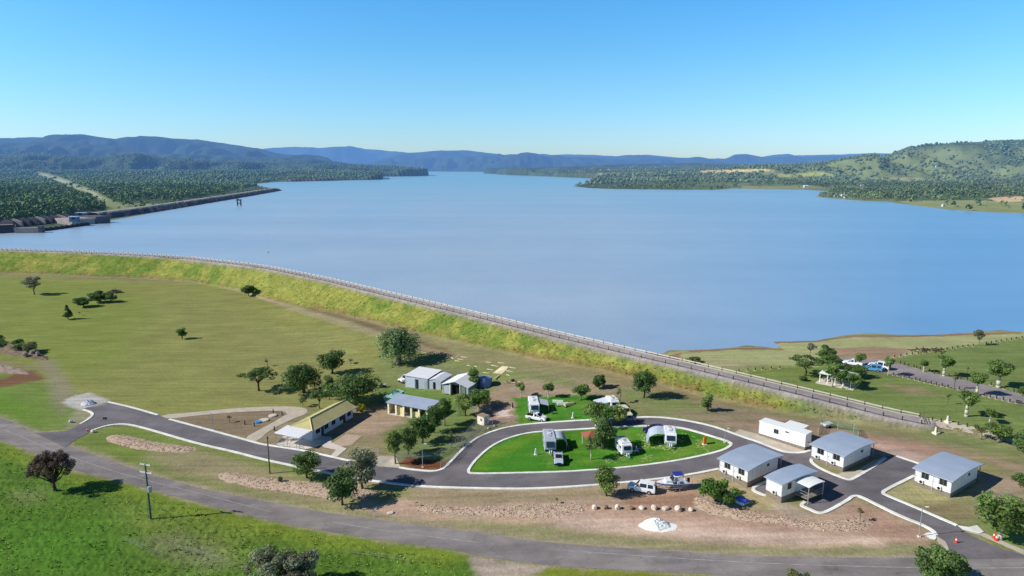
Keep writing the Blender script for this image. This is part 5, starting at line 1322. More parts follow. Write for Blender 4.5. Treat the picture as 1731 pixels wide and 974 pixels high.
    if spare: MB().tube((-2.50, .1, 1.05), (-2.34, .1, 1.05), .36, n=16).build('spare_wheel', M_tyre, t)
    return t
def at(px, py, dz=0.0): p = P(px, py); p.z += dz; return p
def heading(a, b): A_, B_ = P(*a), P(*b); return math.atan2(B_.y-A_.y, B_.x-A_.x)
def mid(a, b): return (P(*a)+P(*b))/2
vehicle(at(1085, 830.5), heading((1106,833), (1067,828)), 'wagon', V_white, 'white station wagon with a boat trailer hitched behind it on the dirt verge', 'parked_car', rack=False, spare=True, scale=1.05)
vehicle(at(907.5, 710), heading((891,708), (925,711.5)), 'ute', V_white, 'white utility parked side on in front of the big white caravan', 'parked_ute', 'utility')
vehicle(at(944, 780), heading((943,762), (945,783)), 'ute', V_silver, 'silver blue utility facing the camera in front of the grey caravan', 'parked_ute', 'utility', bed=mat('tonneau', (.03, .05, .07)))
vehicle(at(1105, 731), heading((1117,728), (1092,732.5)), 'hatch', V_navy, 'dark navy hatchback on the kerb beside the arched awning caravan', 'parked_car', scale=1.05)
vehicle(at(1057, 702), heading((1052,693), (1062,704)), 'wagon', V_cream, 'cream wagon parked right of the white awning trailer above the loop road', 'parked_car')
vehicle(at(1486, 623), heading((1499,624), (1470,619)), 'wagon', V_white, 'white wagon with a spare wheel on its back in the lakeside car park', 'parked_car', spare=True, scale=1.1)
vehicle(at(1474, 627), heading((1487,628), (1461,625)), 'wagon', V_blue, 'light blue wagon parked in front of the white one in the lakeside car park', 'parked_car')
vehicle(at(1441, 617.5), heading((1450,618), (1430,616)), 'ute', V_white, 'white utility with dark bonnet behind the small tree in the lakeside car park', 'parked_ute', 'utility', bed=W_white)
vehicle(at(687, 644.5), heading((694,641), (681,646)), 'wagon', V_white, 'white wagon half hidden behind the largest silver shed', 'parked_car')
# ---- caravans
V_van = paint('caravan_white', C(246, 246, 242), .35); V_vangrey = paint('caravan_grey', C(186, 192, 200), .4); M_aw = mat('awning_fabric', C(204, 212, 222), .7, .2, 0, .08); M_stripe = mat('caravan_stripe', C(110, 116, 126), .5)
def caravan(loc, rz, L, W, Hh, pm, lab, roofm=None, poptop=False, dark_front=False, awn=None, group='caravans on the camp lawns'):
    """x forward (drawbar end)"""
    t = empty('caravan', loc, rz, lab, 'caravan', group); z0 = .42
    prof = [(-L/2, z0+.25), (-L/2+.25, z0), (L/2-.5, z0), (L/2-.05, z0+.65), (L/2-.12, z0+1.1), (L/2-.5, Hh-.12), (L/2-.75, Hh), (-L/2+.2, Hh), (-L/2, Hh-.2)]
    MB().prism(prof, -W/2, W/2).build('body', pm, t, bevel=.04)
    MB().box(-L/2+.3, L/2-.9, -W/2+.12, W/2-.12, Hh+.003, Hh+(.22 if poptop else .06)).build('roof', roofm or pm, t, bevel=.02)
    for xx in (-L*.28, L*.12): MB().box(xx-.28, xx+.28, -.28, .28, Hh+(.223 if poptop else .063), Hh+(.34 if poptop else .18)).build('roof_hatch', W_trim, t)
    MB().box(-L*.12, L*.0, -.35, .35, Hh+(.223 if poptop else .063), Hh+(.45 if poptop else .28)).build('air_conditioner', W_ac, t)
    for s in (-1, 1):
        MB().box(-L/2+.4, L/2-.7, s*(W/2+.004) if s > 0 else -W/2-.012, W/2+.012 if s > 0 else -W/2-.004, z0+.55, z0+.68).build('stripe', M_stripe, t)
        for xx in (-L*.30, L*.14): window(t, (xx, s*W/2, 0), (1, 0, 0), .95, z0+1.05, .55, 0, (0, s, 0))
        MB().box(-.55, .55, (W/2+.003) if s > 0 else -W/2-.05, W/2+.05 if s > 0 else -W/2-.003, z0-.02, z0+.42).build('wheel_arch', W_trim, t)
        wz = MB().tube((0, s*(W/2-.22), .33), (0, s*(W/2+.02), .33), .33, n=16).build('wheel', M_tyre, t); MB().tube((0, s*(W/2+.022), .33), (0, s*(W/2+.04), .33), .19, n=12).build('rim', M_rim, wz)
    d = MB().box(-L*.06, -L*.06+.65, -W/2-.03, -W/2-.003, z0+.1, Hh-.3).build('door', W_trim, t); MB().box(-L*.06+.5, -L*.06+.56, -W/2-.06, -W/2-.032, z0+.9, z0+1.0).build('handle', W_black, d)
    # front and rear windows
    f = [Vector(p) for p in ((L/2-.07, -W*.36, z0+1.0), (L/2-.07, W*.36, z0+1.0), (L/2-.40, W*.36, Hh-.35), (L/2-.40, -W*.36, Hh-.35))]
    MB().slab(*[p+Vector((.05, 0, .03)) for p in f], .03).build('front_window', W_glass, t)
    MB().box(-L/2-.03, -L/2-.003, -W*.32, W*.32, z0+1.1, z0+1.65).build('rear_window', W_glass, t)
    if dark_front: MB().slab(*[Vector(p) for p in ((L/2-.44, -W*.46, z0+.05), (L/2-.44, W*.46, z0+.05), (L/2+.02, W*.46, z0+.6), (L/2+.02, -W*.46, z0+.6))], .03).build('stone_guard', W_black, t)
    m = MB().tube((L/2-.5, -W*.3, z0-.06), (L/2+1.15, 0, z0-.02), .05, n=6).tube((L/2-.5, W*.3, z0-.06), (L/2+1.15, 0, z0-.02), .05, n=6); m.tube((L/2+.9, 0, 0), (L/2+.9, 0, z0+.25), .04); m.build('drawbar', W_trim, t)
    for s in (-1, 1): MB().tube((L/2+.28, s*.2, z0), (L/2+.28, s*.2, z0+.5), .14, n=10).build('gas_bottle', V_white, t)
    if awn:
        x0, x1, out, side, kind = awn; s = side
        if kind == 'flat':
            MB().slab((x0, s*(W/2+.02), Hh-.22), (x1, s*(W/2+.02), Hh-.22), (x1, s*(W/2+out), Hh-.75), (x0, s*(W/2+out), Hh-.75), .03).build('awning', M_aw, t)
        else:
            m = MB(); n = 8; 
            pr = [(W/2+.02+out*i/n, Hh-.2+.12*math.sin(math.pi*(i/n)*.9)-(.9*(i/n)**3)) for i in range(n+1)]
            for i in range(n): m.slab((x0, s*pr[i][0], pr[i][1]), (x1, s*pr[i][0], pr[i][1]), (x1, s*pr[i+1][0], pr[i+1][1]), (x0, s*pr[i+1][0], pr[i+1][1]), .025)
            m.build('awning', mat('grey_awning', C(184, 194, 208), .7, .2, 0, .12, .8, 0, ('X', 3)), t)
            w_ = MB().slab((x0, s*(W/2+out), pr[-1][1]-.03), (x1, s*(W/2+out), pr[-1][1]-.03), (x1, s*(W/2+out+.45), .2), (x0, s*(W/2+out+.45), .2), .03); w_.build('awning_wall', mat('awning_side', C(160, 172, 190), .7, .2, 0, .1), t)
        for xx in (x0+.05, x1-.05): MB().tube((xx, s*(W/2+out-.05), 0), (xx, s*(W/2+out-.05), Hh-.8), .03).build('pole', W_steel, t)
    return t
caravan(at(902, 695), heading((900,684), (904,704)), 6.2, 2.3, 2.75, V_van, 'big white caravan with flat side awning on the far left of the camp lawns', awn=(-1.9, 1.9, 2.3, 1, 'flat'))
caravan(at(928.5, 757), heading((926,742), (930,764)), 6.6, 2.35, 2.9, V_vangrey, 'grey caravan with dark front window facing the camera on the loop lawn', V_vangrey, False, True, awn=(-2.4, 1.6, 2.3, 1, 'arch'))
caravan(at(1054, 765), heading((1046,753), (1060,771)), 4.6, 2.15, 2.5, V_van, 'small white caravan standing alone in the middle of the loop lawn', V_van, True)
caravan(at(1132, 748), heading((1131,738), (1133,753)), 5.2, 2.3, 2.7, V_van, 'white caravan with a large arched silver awning at the right of the loop lawn', awn=(-2.3, 2.0, 3.1, -1, 'arch'))
caravan(at(1035, 690), heading((1031,684), (1038,692)), 4.2, 2.1, 2.3, V_van, 'white camper trailer under a wide white sheet at the top of the loop', V_van, True, awn=(-2.0, 1.4, 3.0, -1, 'flat'))
# ---- boat on its trailer
t0 = heading((1115,816), (1160,811)); bl = at(1137, 827)
t = empty('boat_trailer', bl, t0, 'low trailer under the white and blue boat', 'trailer')
MB().tube((-3.9, 0, .5), (-1.6, .75, .5), .05).tube((-3.9, 0, .5), (-1.6, -.75, .5), .05).tube((-1.6, .75, .5), (2.4, .75, .5), .05).tube((-1.6, -.75, .5), (2.4, -.75, .5), .05).tube((-1.2, -.75, .5), (-1.2, .75, .5), .05).tube((2.2, -.75, .5), (2.2, .75, .5), .05).build('frame', M_rim, t)
for s in (-1, 1):
    for xx in (.1, .85):
        wz = MB().tube((xx, s*.95, .33), (xx, s*1.15, .33), .33, n=16).build('wheel', M_tyre, t); MB().tube((xx, s*1.152, .33), (xx, s*1.17, .33), .18, n=10).build('rim', M_rim, wz)
    MB().box(-.35, 1.3, s*1.06-.14, s*1.06+.14, .68, .72).build('mudguard', M_rim, t)
t = empty('motor_boat', bl+Vector((0, 0, .62)), t0, 'white motor boat with blue stripe and blue canopy, loaded on a trailer', 'boat')
def hull(zoff0, zoff1, infl):
    st = [(-3.1, .02, .95, .75), (-2.5, .45, .98, .45), (-1.6, .85, .96, .2), (-.3, 1.08, .90, .05), (1.2, 1.12, .86, 0), (2.6, 1.08, .84, 0)]
    m = MB(); n = 5
    for x, w_, zt, zk in st:
        m.v += [(x, -w_, zt), (x, -w_*.92, zt*.45+zk*.55), (x, 0, zk), (x, w_*.92, zt*.45+zk*.55), (x, w_, zt)]
    for i in range(len(st)-1):
        for j in range(n-1): m.f.append((i*n+j, i*n+j+1, (i+1)*n+j+1, (i+1)*n+j))
    m.f.append(tuple((len(st)-1)*n+j for j in range(n))); return m, st
m, st = hull(0, 0, 0); hb = m.build('hull', V_white, t, smooth_=False)
m = MB()
for s in (-1, 1):
    for i in range(len(st)-1):
        a_, b_ = st[i], st[i+1]
        A_ = Vector((a_[0], s*(a_[1]+.02), a_[2]*.80+a_[3]*.2)); B_ = Vector((b_[0], s*(b_[1]+.02), b_[2]*.80+b_[3]*.2)); m.slab(A_, B_, B_-Vector((0, s*.03, .22)), A_-Vector((0, s*.02, .18)), .015*s)
m.build('stripe', paint('boat_blue', C(42, 66, 150)), t)
MB().add([(x, w_, zt+.01) for x, w_, zt, _ in st[:4]]+[(x, -w_, zt+.01) for x, w_, zt, _ in reversed(st[:4])]+[], [(0, 1, 2, 3, 4, 5, 6, 7)]).build('foredeck', V_white, t)
MB().box(-1.5, .1, -.6, .6, .97, 1.32).build('cuddy', V_white, t, bevel=.06)
MB().slab((-.45, -.62, 1.3), (-.45, .62, 1.3), (.05, .6, 1.85), (.05, -.6, 1.85), .03).build('windscreen', W_glass, t)
MB().box(0, 1.75, -.85, .85, 2.25, 2.31).build('canopy', paint('canopy_blue', C(34, 48, 150), .7), t, bevel=.03)
m = MB()
for xx in (.05, 1.65):
    for s in (-.8, .8): m.tube((xx, s, .85), (xx, s, 2.27), .025)
m.build('canopy_frame', M_rim, t)
MB().box(.2, 2.5, -.95, .95, .35, .40).build('cockpit_floor', W_trim, t)
for s in (-.45, .45): MB().box(.6, 1.1, s-.22, s+.22, .4, 1.1).build('seat', V_white, t, bevel=.04)
ob = MB().box(2.66, 3.1, -.2, .2, .55, 1.35).build('outboard_motor', W_black, t, bevel=.08); MB().box(2.8, 2.95, -.06, .06, -.2, .55).build('shaft', W_black, ob)
# ---- playful blue thing under the sprawling tree : small covered tender
bl = at(1246, 848); t = empty('covered_boat', bl, heading((1236,843), (1252,850)), 'small dinghy under a bright blue cover behind the sprawling tree', 'boat'); t.scale = (1.45, 1.45, 1.45)
MB().prism([(-1.6, .45), (-1.3, .1), (1.2, .1), (1.4, .5)], -.62, .62).build('hull', V_silver, t, bevel=.05)
MB().add([(-1.7,-.68,.5),(1.45,-.68,.52),(1.45,.68,.52),(-1.7,.68,.5),(-1.3,0,.82),(1.2,0,.9)], [(0,1,5,4),(2,3,4,5),(0,4,3),(1,2,5)]).build('cover', paint('cover_blue', C(40, 84, 190), .6), t)
for s in (-.7, .7): MB().tube((0, s-.06, .22), (0, s+.06, .22), .22, n=12).build('wheel', M_tyre, t)
t = empty('slide', at(1225, 847), .5, 'pale blue play slide standing in the sprawling tree shade', 'slide'); MB().slab((0, -.25, 2.0), (0, .25, 2.0), (1.9, .25, .15), (1.9, -.25, .15), .05).build('chute', paint('pale_blue_plastic', C(150, 200, 216), .5), t)
MB().tube((-.1,-.25,0), (-.1,-.25,2.6), .04).tube((-.1,.25,0), (-.1,.25,2.6), .04).tube((-.1,-.25,.6), (-.1,.25,.6), .03).tube((-.1,-.25,1.2), (-.1,.25,1.2), .03).build('ladder', paint('pale_blue_frame', C(170, 210, 222), .5), t)
# ---- ride-on mower near the silver shed
t = empty('ride_on_mower', at(647, 655), .1, 'dark ride on mower parked on the lawn left of the silver sheds', 'mower')
MB().box(-.9, .9, -.45, .45, .3, .65).build('body', W_black, t, bevel=.06); MB().box(.3, 1.0, -.35, .35, .65, .95).build('bonnet', mat('mower_white', C(214, 216, 214)), t, bevel=.06)
MB().box(-.45, -.1, -.25, .25, .65, 1.15).build('seat', W_black, t, bevel=.05)
for xx, rr in ((-.6, .34), (.7, .24)):
    for s in (-.5, .5): MB().tube((xx, s-.1, rr), (xx, s+.1, rr), rr, n=14).build('wheel', M_tyre, t)
# small white buggy inside the wire enclosure
t = empty('utility_trailer', at(1398, 722), .3, 'small white box trailer inside the wire enclosure behind the cabins', 'trailer')
MB().box(-1.1, 1.1, -.7, .7, .45, .95).build('tub', V_white, t, bevel=.03); MB().tube((1.1, 0, .45), (2.0, 0, .45), .04).build('drawbar', W_steel, t)
for s in (-.8, .8): MB().tube((0, s-.08, .3), (0, s+.08, .3), .3, n=14).build('wheel', M_tyre, t)

# ================================================================== POLES, SIGNS, SMALL THINGS
M_polegr = mat('green_grey_pole', C(86, 104, 96), .8, .2, 0, .15, 2)
b_ = P(255, 878); h = height_at(b_, 784); t = empty('power_pole', b_, R(-18), 'tall power pole with crossarms and a transformer in the lower left grass', 'power pole')
MB().tube((0,0,-.3), (0,0,h), .19, .13, 12).build('pole', M_polegr, t)
for z_, n2 in ((h-.25, 1.1), (h-1.7, 1.3)):
    c_ = MB().box(-n2, n2, -.09, .09, z_, z_+.16).build('crossarm', mat('pale_crossarm', C(216, 214, 206), .8), t)
    for q_ in (-.9, 0, .9): MB().tube((q_*n2, 0, z_+.16), (q_*n2, 0, z_+.42), .06, .04, 8).build('insulator', W_white, c_)
tf = MB().tube((.42, 0, h*.50), (.42, 0, h*.50+1.05), .34, n=14).build('transformer', mat('transformer_grey', C(176, 180, 178), .6), t); MB().box(.1, .42, -.1, .1, h*.5+.3, h*.5+.45).build('bracket', W_steel, tf)
b_ = P(456, 800.5); h = height_at(b_, 737); t = empty('timber_pole', b_, 0, 'plain timber pole on the verge opposite the white canopy', 'pole')
MB().tube((0,0,-.3), (0,0,h), .17, .12, 10).build('pole', mat('weathered_timber', C(128, 116, 90), .9, .1, 0, .2, 3), t); MB().box(-.35, .35, -.06, .06, h-.5, h-.38).build('crossarm', mat('weathered_timber', C(128, 116, 90)), t)
def lamp(px, by, ty, lab, arm=1.0):
    b_ = P(px, by); h = height_at(b_, ty); t = empty('street_lamp', b_, 0, lab, 'street lamp', 'slim street lamps')
    MB().box(-.2, .2, -.2, .2, -.1, .12).build('base', M_conc, t); MB().tube((0,0,0), (0,0,h), .075, .05, 8).build('pole', W_steel, t)
    a_ = MB().tube((0,0,h-.05), (arm, 0, h+.1), .035, n=6).build('arm', W_steel, t); MB().box(arm-.1, arm+.35, -.12, .12, h+.05, h+.15).build('lamp_head', W_white, a_)
lamp(1553.5, 907.5, 858, 'slim street lamp beside the site entrance at the lower right', .6)
lamp(1225, 748, 725, 'slim street lamp at the right tip of the loop lawn', .5)
lamp(714.5, 790, 751, 'slim street lamp in the mulch at the corner of the loop road', .5)
lamp(360, 727, 698, 'slim pole lamp at the edge of the bare garden near the curved path', .3)
t = empty('road_sign', P(179, 721), 0, 'small dark road sign at the slip lane junction', 'sign'); MB().tube((0,0,-.1), (0,0,2.3), .04).build('post', W_steel, t); MB().box(-.45, .45, -.03, .03, 1.7, 2.3).build('sign_panel', mat('dark_sign', (.03, .035, .04)), t)
t = empty('sign_board', P(633, 874), .2, 'small white sign on a post at the edge of the main road', 'sign'); MB().tube((0,0,-.1), (0,0,1.3), .05).build('post', M_railw, t); MB().box(-.25, .25, -.04, .0, .9, 1.35).build('sign_panel', W_white, t)
# orange bollard and white taps
t = empty('post_box', P(1191, 751), .1, 'upright orange post on a concrete pad at the right of the loop lawn', 'post')
MB().box(-.28, .28, -.28, .28, 0, 1.45).build('body', mat('orange_paint', C(236, 124, 40), .5), t, bevel=.04); MB().box(-.45, .45, -.45, .45, -.1, .06).build('pad', M_conc, t); MB().box(-.3, .3, -.3, .3, 1.45, 1.55).build('cap', mat('orange_cap', C(200, 96, 30)), t)
for px_, py_, lab in ((905.5, 769, 'white power pedestal on the loop lawn left of the grey caravan'), (968.5, 707, 'white power pedestal on the far camp lawn near the swags'), (866.5, 690, 'dark water tap post at the left edge of the far camp lawn')):
    t = empty('service_pedestal', P(px_, py_), .2, lab, 'power pedestal', 'camp service pedestals'); mt = W_white if 'white' in lab else M_post
    MB().box(-.3, .3, -.3, .3, -.05, .12).build('pad', M_conc, t); MB().add([(-.2,-.2,.12),(.2,-.2,.12),(.2,.2,.12),(-.2,.2,.12),(-.1,-.1,1.3),(.1,-.1,1.3),(.1,.1,1.3),(-.1,.1,1.3)], [(0,3,2,1),(4,5,6,7),(0,1,5,4),(1,2,6,5),(2,3,7,6),(3,0,4,7)]).build('pillar', mt, t); MB().box(-.12, .12, -.12, .12, 1.3, 1.4).build('cap', mt, t)
def cone(px, py, lab):
    t = empty('traffic_cone', P(px, py)+Vector((0, 0, .05)), .3, lab, 'traffic cone', 'orange traffic cones'); M_o = mat('cone_orange', C(220, 70, 46), .6)
    MB().box(-.24, .24, -.24, .24, 0, .05).build('base', M_o, t); k_ = MB().tube((0,0,.05), (0,0,.95), .18, .04, 14).build('cone_body', M_o, t); MB().tube((0,0,.42), (0,0,.66), .125, .092, 14).build('reflective_band', W_white, k_)
cone(1616, 918, 'traffic cone standing alone on the site entrance road'); cone(1680, 910, 'rear traffic cone of the pair at the corner tree'); cone(1684, 914, 'front traffic cone of the pair at the corner tree')
cone(148, 729.5, 'traffic cone at the slip lane kerb end near the main road')
# bollards of the lakeside park
def bollards(pts, lab, grp, name='bollard'):
    src = None
    for p in pts:
        if src is None:
            src = empty(name, P(*p), 0, lab, 'bollard', grp); MB().tube((0,0,-.1), (0,0,.85), .14, n=8).build('post', M_post, src); MB().box(-.35, .35, -.35, .35, -.12, .05).build('pad', mat('bollard_pad', C(206, 198, 160)), src); 
        else: c = copy_tree(src); c.location = P(*p)
s_ = 5.127; off = lambda L, ox=1400, oy=540: [(ox+a/s_, oy+b/s_) for a, b in L]
bollards(off([(1680,165),(1628,173),(1585,180),(1545,187),(1497,196),(1453,201),(1412,208),(1368,216),(1257,234),(1210,238),(1165,246),(1120,250),(1075,258),(1028,266),(983,271),(933,279),(880,284),(828,294),(780,302),(728,308),(680,314),(628,324),(575,331)]), 'short dark timber bollard in the long row nearest the lake', 'bollards along the lake side of the far lawn')
bollards(off([(625,386),(660,396),(698,408),(742,418),(765,424),(798,436),(876,456),(918,471),(960,478),(1047,498),(1148,520),(1203,530),(1248,542),(1410,571),(1528,606),(1608,632),(1660,646)]), 'short dark timber bollard along the upper edge of the park road', 'bollards along the upper edge of the park road')
bollards(off([(565,486),(608,491),(657,503),(700,516),(757,528),(793,538),(843,551),(890,561),(935,571),(987,581),(1037,593),(1135,611),(1180,621),(1350,666),(1403,678),(1458,691),(1517,701),(1573,718),(1632,728)]), 'short dark timber bollard along the lower edge of the park road', 'bollards along the lower edge of the park road')
bollards(off([(903,878),(978,890),(1127,918),(1203,932),(1275,945)]), 'short dark timber bollard beside the walking path past the crest end', 'bollards beside the walking path')
bollards([(1090+a/s_, 540+b/s_) for a, b in ((815,455),(893,448),(957,443),(1022,437),(1095,432),(1170,427))], 'short dark timber bollard in the row left of the flat topped lakeside tree', 'bollards on the lawn beside the dam crest')
for px_, py_, lab in ((1602, 714, 'stubby stone marker on the park side of the walking path'), (1582, 733, 'stubby stone marker on the dam side of the walking path')):
    t = empty('stone_marker', P(px_, py_), .4, lab, 'marker'); MB().box(-.6, .6, -.5, .5, -.1, .3).build('base', W_pil, t); MB().add([(-.3,-.25,.3),(.3,-.25,.3),(.3,.25,.3),(-.3,.25,.3),(-.2,-.15,1.5),(.2,-.15,1.4),(.2,.15,1.4),(-.2,.15,1.55)], [(0,3,2,1),(4,5,6,7),(0,1,5,4),(1,2,6,5),(2,3,7,6),(3,0,4,7)]).build('stone', mat('marker_stone', C(206, 198, 178), .9, .1, 0, .2, 3), t)
# boulders
M_rock = mat('pale_boulder', C(224, 208, 190), .95, .1, 0, .25, 1.5, .4); M_rockd = mat('brown_boulder', C(140, 112, 92), .95, .1, 0, .3, 1.5, .4)
def boulder(loc, sx, sy, sz, m, lab, name='boulder', cat='boulder', seed=0, group=None):
    rg = np.random.default_rng(seed+5); V, F = ICO[2]; n = vn(V[:, 0]*1.7+seed*9, V[:, 1]*1.7+V[:, 2]*2.3, seed); V = V*(.72+.55*n[:, None]); V = np.sign(V)*np.abs(V)**.72
    V = V*np.array([sx, sy, sz])*.5; V[:, 2] += sz*.32
    o = npmesh(name, V, F, m); o.location = loc; o.rotation_euler = (0, 0, rg.random()*6); return tag(o, lab, cat, group)
bz = 3.934
for i, (x, y, w_, hh, lab) in enumerate([(885,236,9,7,'pale boulder at the left end of the row'),(962,237,7,7,'brownish upright boulder second in the row'),(1037,238,8,9,'tall white boulder third in the row'),(1128,238,8,6,'dark brown boulder fourth in the row'),
        (1200,237,10,6,'low pale boulder fifth in the row, left of the hollow one'),(1280,240,9,8,'hollow looking boulder sixth in the row'),(1355,240,12,6,'long flat boulder seventh in the row'),(1440,247,12,9,'biggest squarish cream boulder in the row'),(1525,250,8,7,'small pale boulder at the right end of the row')]):
    p = P(780+x/bz, 800+y/bz); k = wpx(p, 1); boulder(p, w_*k*1.15, w_*k*.9, hh*k*1.1, M_rockd if 'dark brown' in lab or 'brownish' in lab else M_rock, lab+' on the dirt verge', seed=i, group='row of boulders on the dirt verge')
for i, (x, y, w_, hh, lab) in enumerate([(120,714.5,6,5,'white stone block at the edge of the grass near the slip lane'),(157,731,7,5,'white stone at the tip of the grassy island by the main road'),(826,725,5,3,'yellowish rock beside the small cream hut'),(836,721,4,3,'small pale rock right of the yellowish one'),(660,868,11,3,'grey rubble lump by the small white sign')]):
    p = P(x, y); k = wpx(p, 1); boulder(p, w_*k, w_*k*.8, hh*k*1.2, M_rock, lab, seed=20+i)
# heaps
def heap(c, rx, ry, h, m, lab, name, cat, seed=0, n=40, rough=.35, kind=None, rot=0, group=None):
    t_ = np.linspace(-1.15, 1.15, n); X, Y = np.meshgrid(t_, t_); r_ = np.hypot(X, Y)*(1+.3*(fbm(X*2+seed, Y*2, seed)-.5)); z = h*np.clip(1-r_, 0, 1)**.8*(1+rough*(fbm(X*7+seed, Y*7, seed+3)-.5)*2)
    cr, sr = math.cos(rot), math.sin(rot); wx = c[0]+X*rx*cr-Y*ry*sr; wy = c[1]+X*rx*sr+Y*ry*cr; g_ = H(wx.ravel(), wy.ravel()).reshape(n, n)
    zz = g_+z-.12*(r_ > .98)+.02; V = np.stack([wx, wy, zz], -1).reshape(-1, 3)-np.array([c[0], c[1], 0]); i_ = (np.arange(n-1)[:, None]*n+np.arange(n-1)[None]).ravel(); F = np.stack([i_, i_+1, i_+1+n, i_+n], 1)
    keep = (r_.ravel()[F].min(1) < 1.03); o = npmesh(name, V, F[keep], m, None, False); o.location = (c[0], c[1], 0)
    return tag(o, lab, cat, group, kind)
M_sand = mat('white_gravel', C(250, 244, 236), .95, .1, 0, .12, 1.2, .5); M_sandg = mat('grey_gravel', C(214, 214, 218), .95, .1, 0, .15, 1.2, .5)
p = P(1108, 888); heap(p, 2.5, 1.8, 1.15, M_sand, 'bright white gravel heap on the dirt below the row of boulders', 'gravel_heap', 'gravel heap', 1)
p = P(1118, 891); o = heap(p, 2.6, 1.6, .12, M_sand, None, 'gravel_spill', None, 3, kind='stuff'); o['label'] = 'thin white gravel spilled around the heap'; o['category'] = 'gravel'
p = P(150, 683); heap(p, 1.9, 1.5, 1.2, M_sandg, 'pale grey gravel heap at the end of the slip lane', 'gravel_heap', 'gravel heap', 2)
# mulch beds with chips
M_mulch = mat('woodchip_mulch', C(190, 158, 130), .98, .05, 0, .35, 2.2, .8)
def mulch(poly, h, lab, seed, chips=900, c1=C(216,194,172), c2=C(160,134,112)):
    W = [tuple(P(*q)[:2]) for q in poly]; xs = [q[0] for q in W]; ys = [q[1] for q in W]; st_ = .45
    X, Y = np.meshgrid(np.arange(min(xs)-1, max(xs)+1, st_), np.arange(min(ys)-1, max(ys)+1, st_)); X_, Y_ = X.ravel(), Y.ravel()
    sd_2 = sdist(X_, Y_, W)+(fbm(X_*.8, Y_*.8, seed)-.5)*.9; z = H(X_, Y_)+h*.7*sst(sd_2/2.4)+.10*(fbm(X_*1.9, Y_*1.9, seed+2)-.5)*(sd_2 > 0)-.06+.06*(sd_2 > 0)
    ny, nx = X.shape; i_ = (np.arange(ny-1)[:, None]*nx+np.arange(nx-1)[None]).ravel(); F = np.stack([i_, i_+1, i_+1+nx, i_+nx], 1); F = F[sd_2[F].max(1) > -.1]
    cc = np.array(C(192,168,146))*(.75+.5*fbm(X_*2.3, Y_*2.3, seed+6)[:, None]); u, inv = np.unique(F, return_inverse=True)
    V = np.stack([X_, Y_, z], 1)[u]; o = npmesh('mulch_bed', V, inv.reshape(F.shape), attr_mat_mulch, cc[u], True); tag(o, lab, 'garden bed', 'mulched garden beds')
    # sticks and chips lying on it
    rg = np.random.default_rng(seed); k_ = np.nonzero(sd_2 > .2)[0]; chips = int(chips*.6); k_ = rg.choice(k_, chips); px_, py_ = X_[k_]+rg.normal(size=chips)*.2, Y_[k_]+rg.normal(size=chips)*.2; pz = z[k_]+.05
    a_ = rg.random(chips)*6.28; L = .08+.2*rg.random(chips); w_ = .03+.06*rg.random(chips); tl = rg.normal(size=chips)*.25
    d = np.stack([np.cos(a_)*L, np.sin(a_)*L, tl*L], 1); e_ = np.stack([-np.sin(a_)*w_, np.cos(a_)*w_, .3*w_], 1); c_ = np.stack([px_, py_, pz], 1)
    V = np.stack([c_-d-e_, c_+d-e_, c_+d+e_, c_-d+e_], 1).reshape(-1, 3); F = np.arange(chips*4).reshape(-1, 4); t_ = rg.random((chips, 1)); cc = np.array(c1)*t_+np.array(c2)*(1-t_)
    o2 = npmesh('mulch_chips', V, F, attr_mat_mulch, np.repeat(cc, 4, 0)); tag(o2, 'loose bark and chips lying on '+lab, 'mulch', kind='stuff')
attr_mat_mulch = attr_mat('mulch_colours', scales=(3.0,), var=.3, bump=.6, bscale=5, bdist=.1)
mulch([(179,741),(186,736),(200,734),(225,737),(262,747),(300,752),(330,756),(334,760),(318,765),(285,766),(240,762),(200,753),(180,746)], .45, 'boat shaped mulch bed on the grass between the slip lane and main road', 51)
mulch([(366,803),(375,798),(400,799),(440,806),(500,812),(545,816),(590,822),(640,832),(640,840),(600,842),(560,845),(520,838),(470,830),(420,824),(380,815),(368,809)], .45, 'long mulch bed under the three verge trees', 52, 1100)
mulch([(700,856),(720,852),(780,857),(860,853),(940,850),(990,851),(1000,857),(985,866),(950,873),(900,877),(840,874),(780,873),(735,870),(705,864)], .4, 'long straight mulch bed left of the row of boulders', 53, 1400)
mulch([(1168,848),(1178,838),(1200,840),(1230,856),(1280,866),(1330,874),(1380,880),(1420,878),(1455,872),(1478,882),(1470,896),(1440,902),(1390,898),(1320,888),(1250,880),(1200,870),(1172,858)], .45, 'curving mulch bed in front of the cabins', 54, 1700)
# rubble banks at the far left
M_mound = mat('earth_mound', C(128, 112, 94), .97, .05, 0, .35, .8, .6); M_red = mat('red_earth', C(112, 78, 62), .97, .05, 0, .3, .8, .6)
pa, pb = P(-60, 575), P(70, 606); c_ = (pa+pb)/2; heap(c_, (pb-pa).length*.55, 3.6, 2.6, M_mound, 'long overgrown rubble bank at the left edge of the paddock', 'earth_bank', 'earth bank', 6, 50, .4, rot=math.atan2(pb.y-pa.y, pb.x-pa.x))
rgm = np.random.default_rng(77)
for i in range(16):
    u = rgm.random(); p = pa.lerp(pb, .36+u*.55); p.x += rgm.normal()*1.0; p.y += rgm.normal()*1.6; p.z += 1.2
    sx = 1.6+rgm.random()*1.8
    tr, cr, hh, ww = proto('shrub', i % 3); e_ = empty('shrub', p, 0, 'dark green shrub growing on the rubble bank at the left edge', 'shrub', 'shrubs on the rubble bank')
    for src, nm in ((tr, 'trunk'), (cr, 'crown')):
        o = src.copy(); col.objects.link(o); o.name = nm; o.parent = e_; o.rotation_euler = (0, 0, i); o.scale = (sx, sx, 1.3); o.location = (0, 0, 0)
        if nm == 'crown': o.material_slots[0].link = 'OBJECT'; o.material_slots[0].material = LEAF['dark' if i % 3 else 'olive']
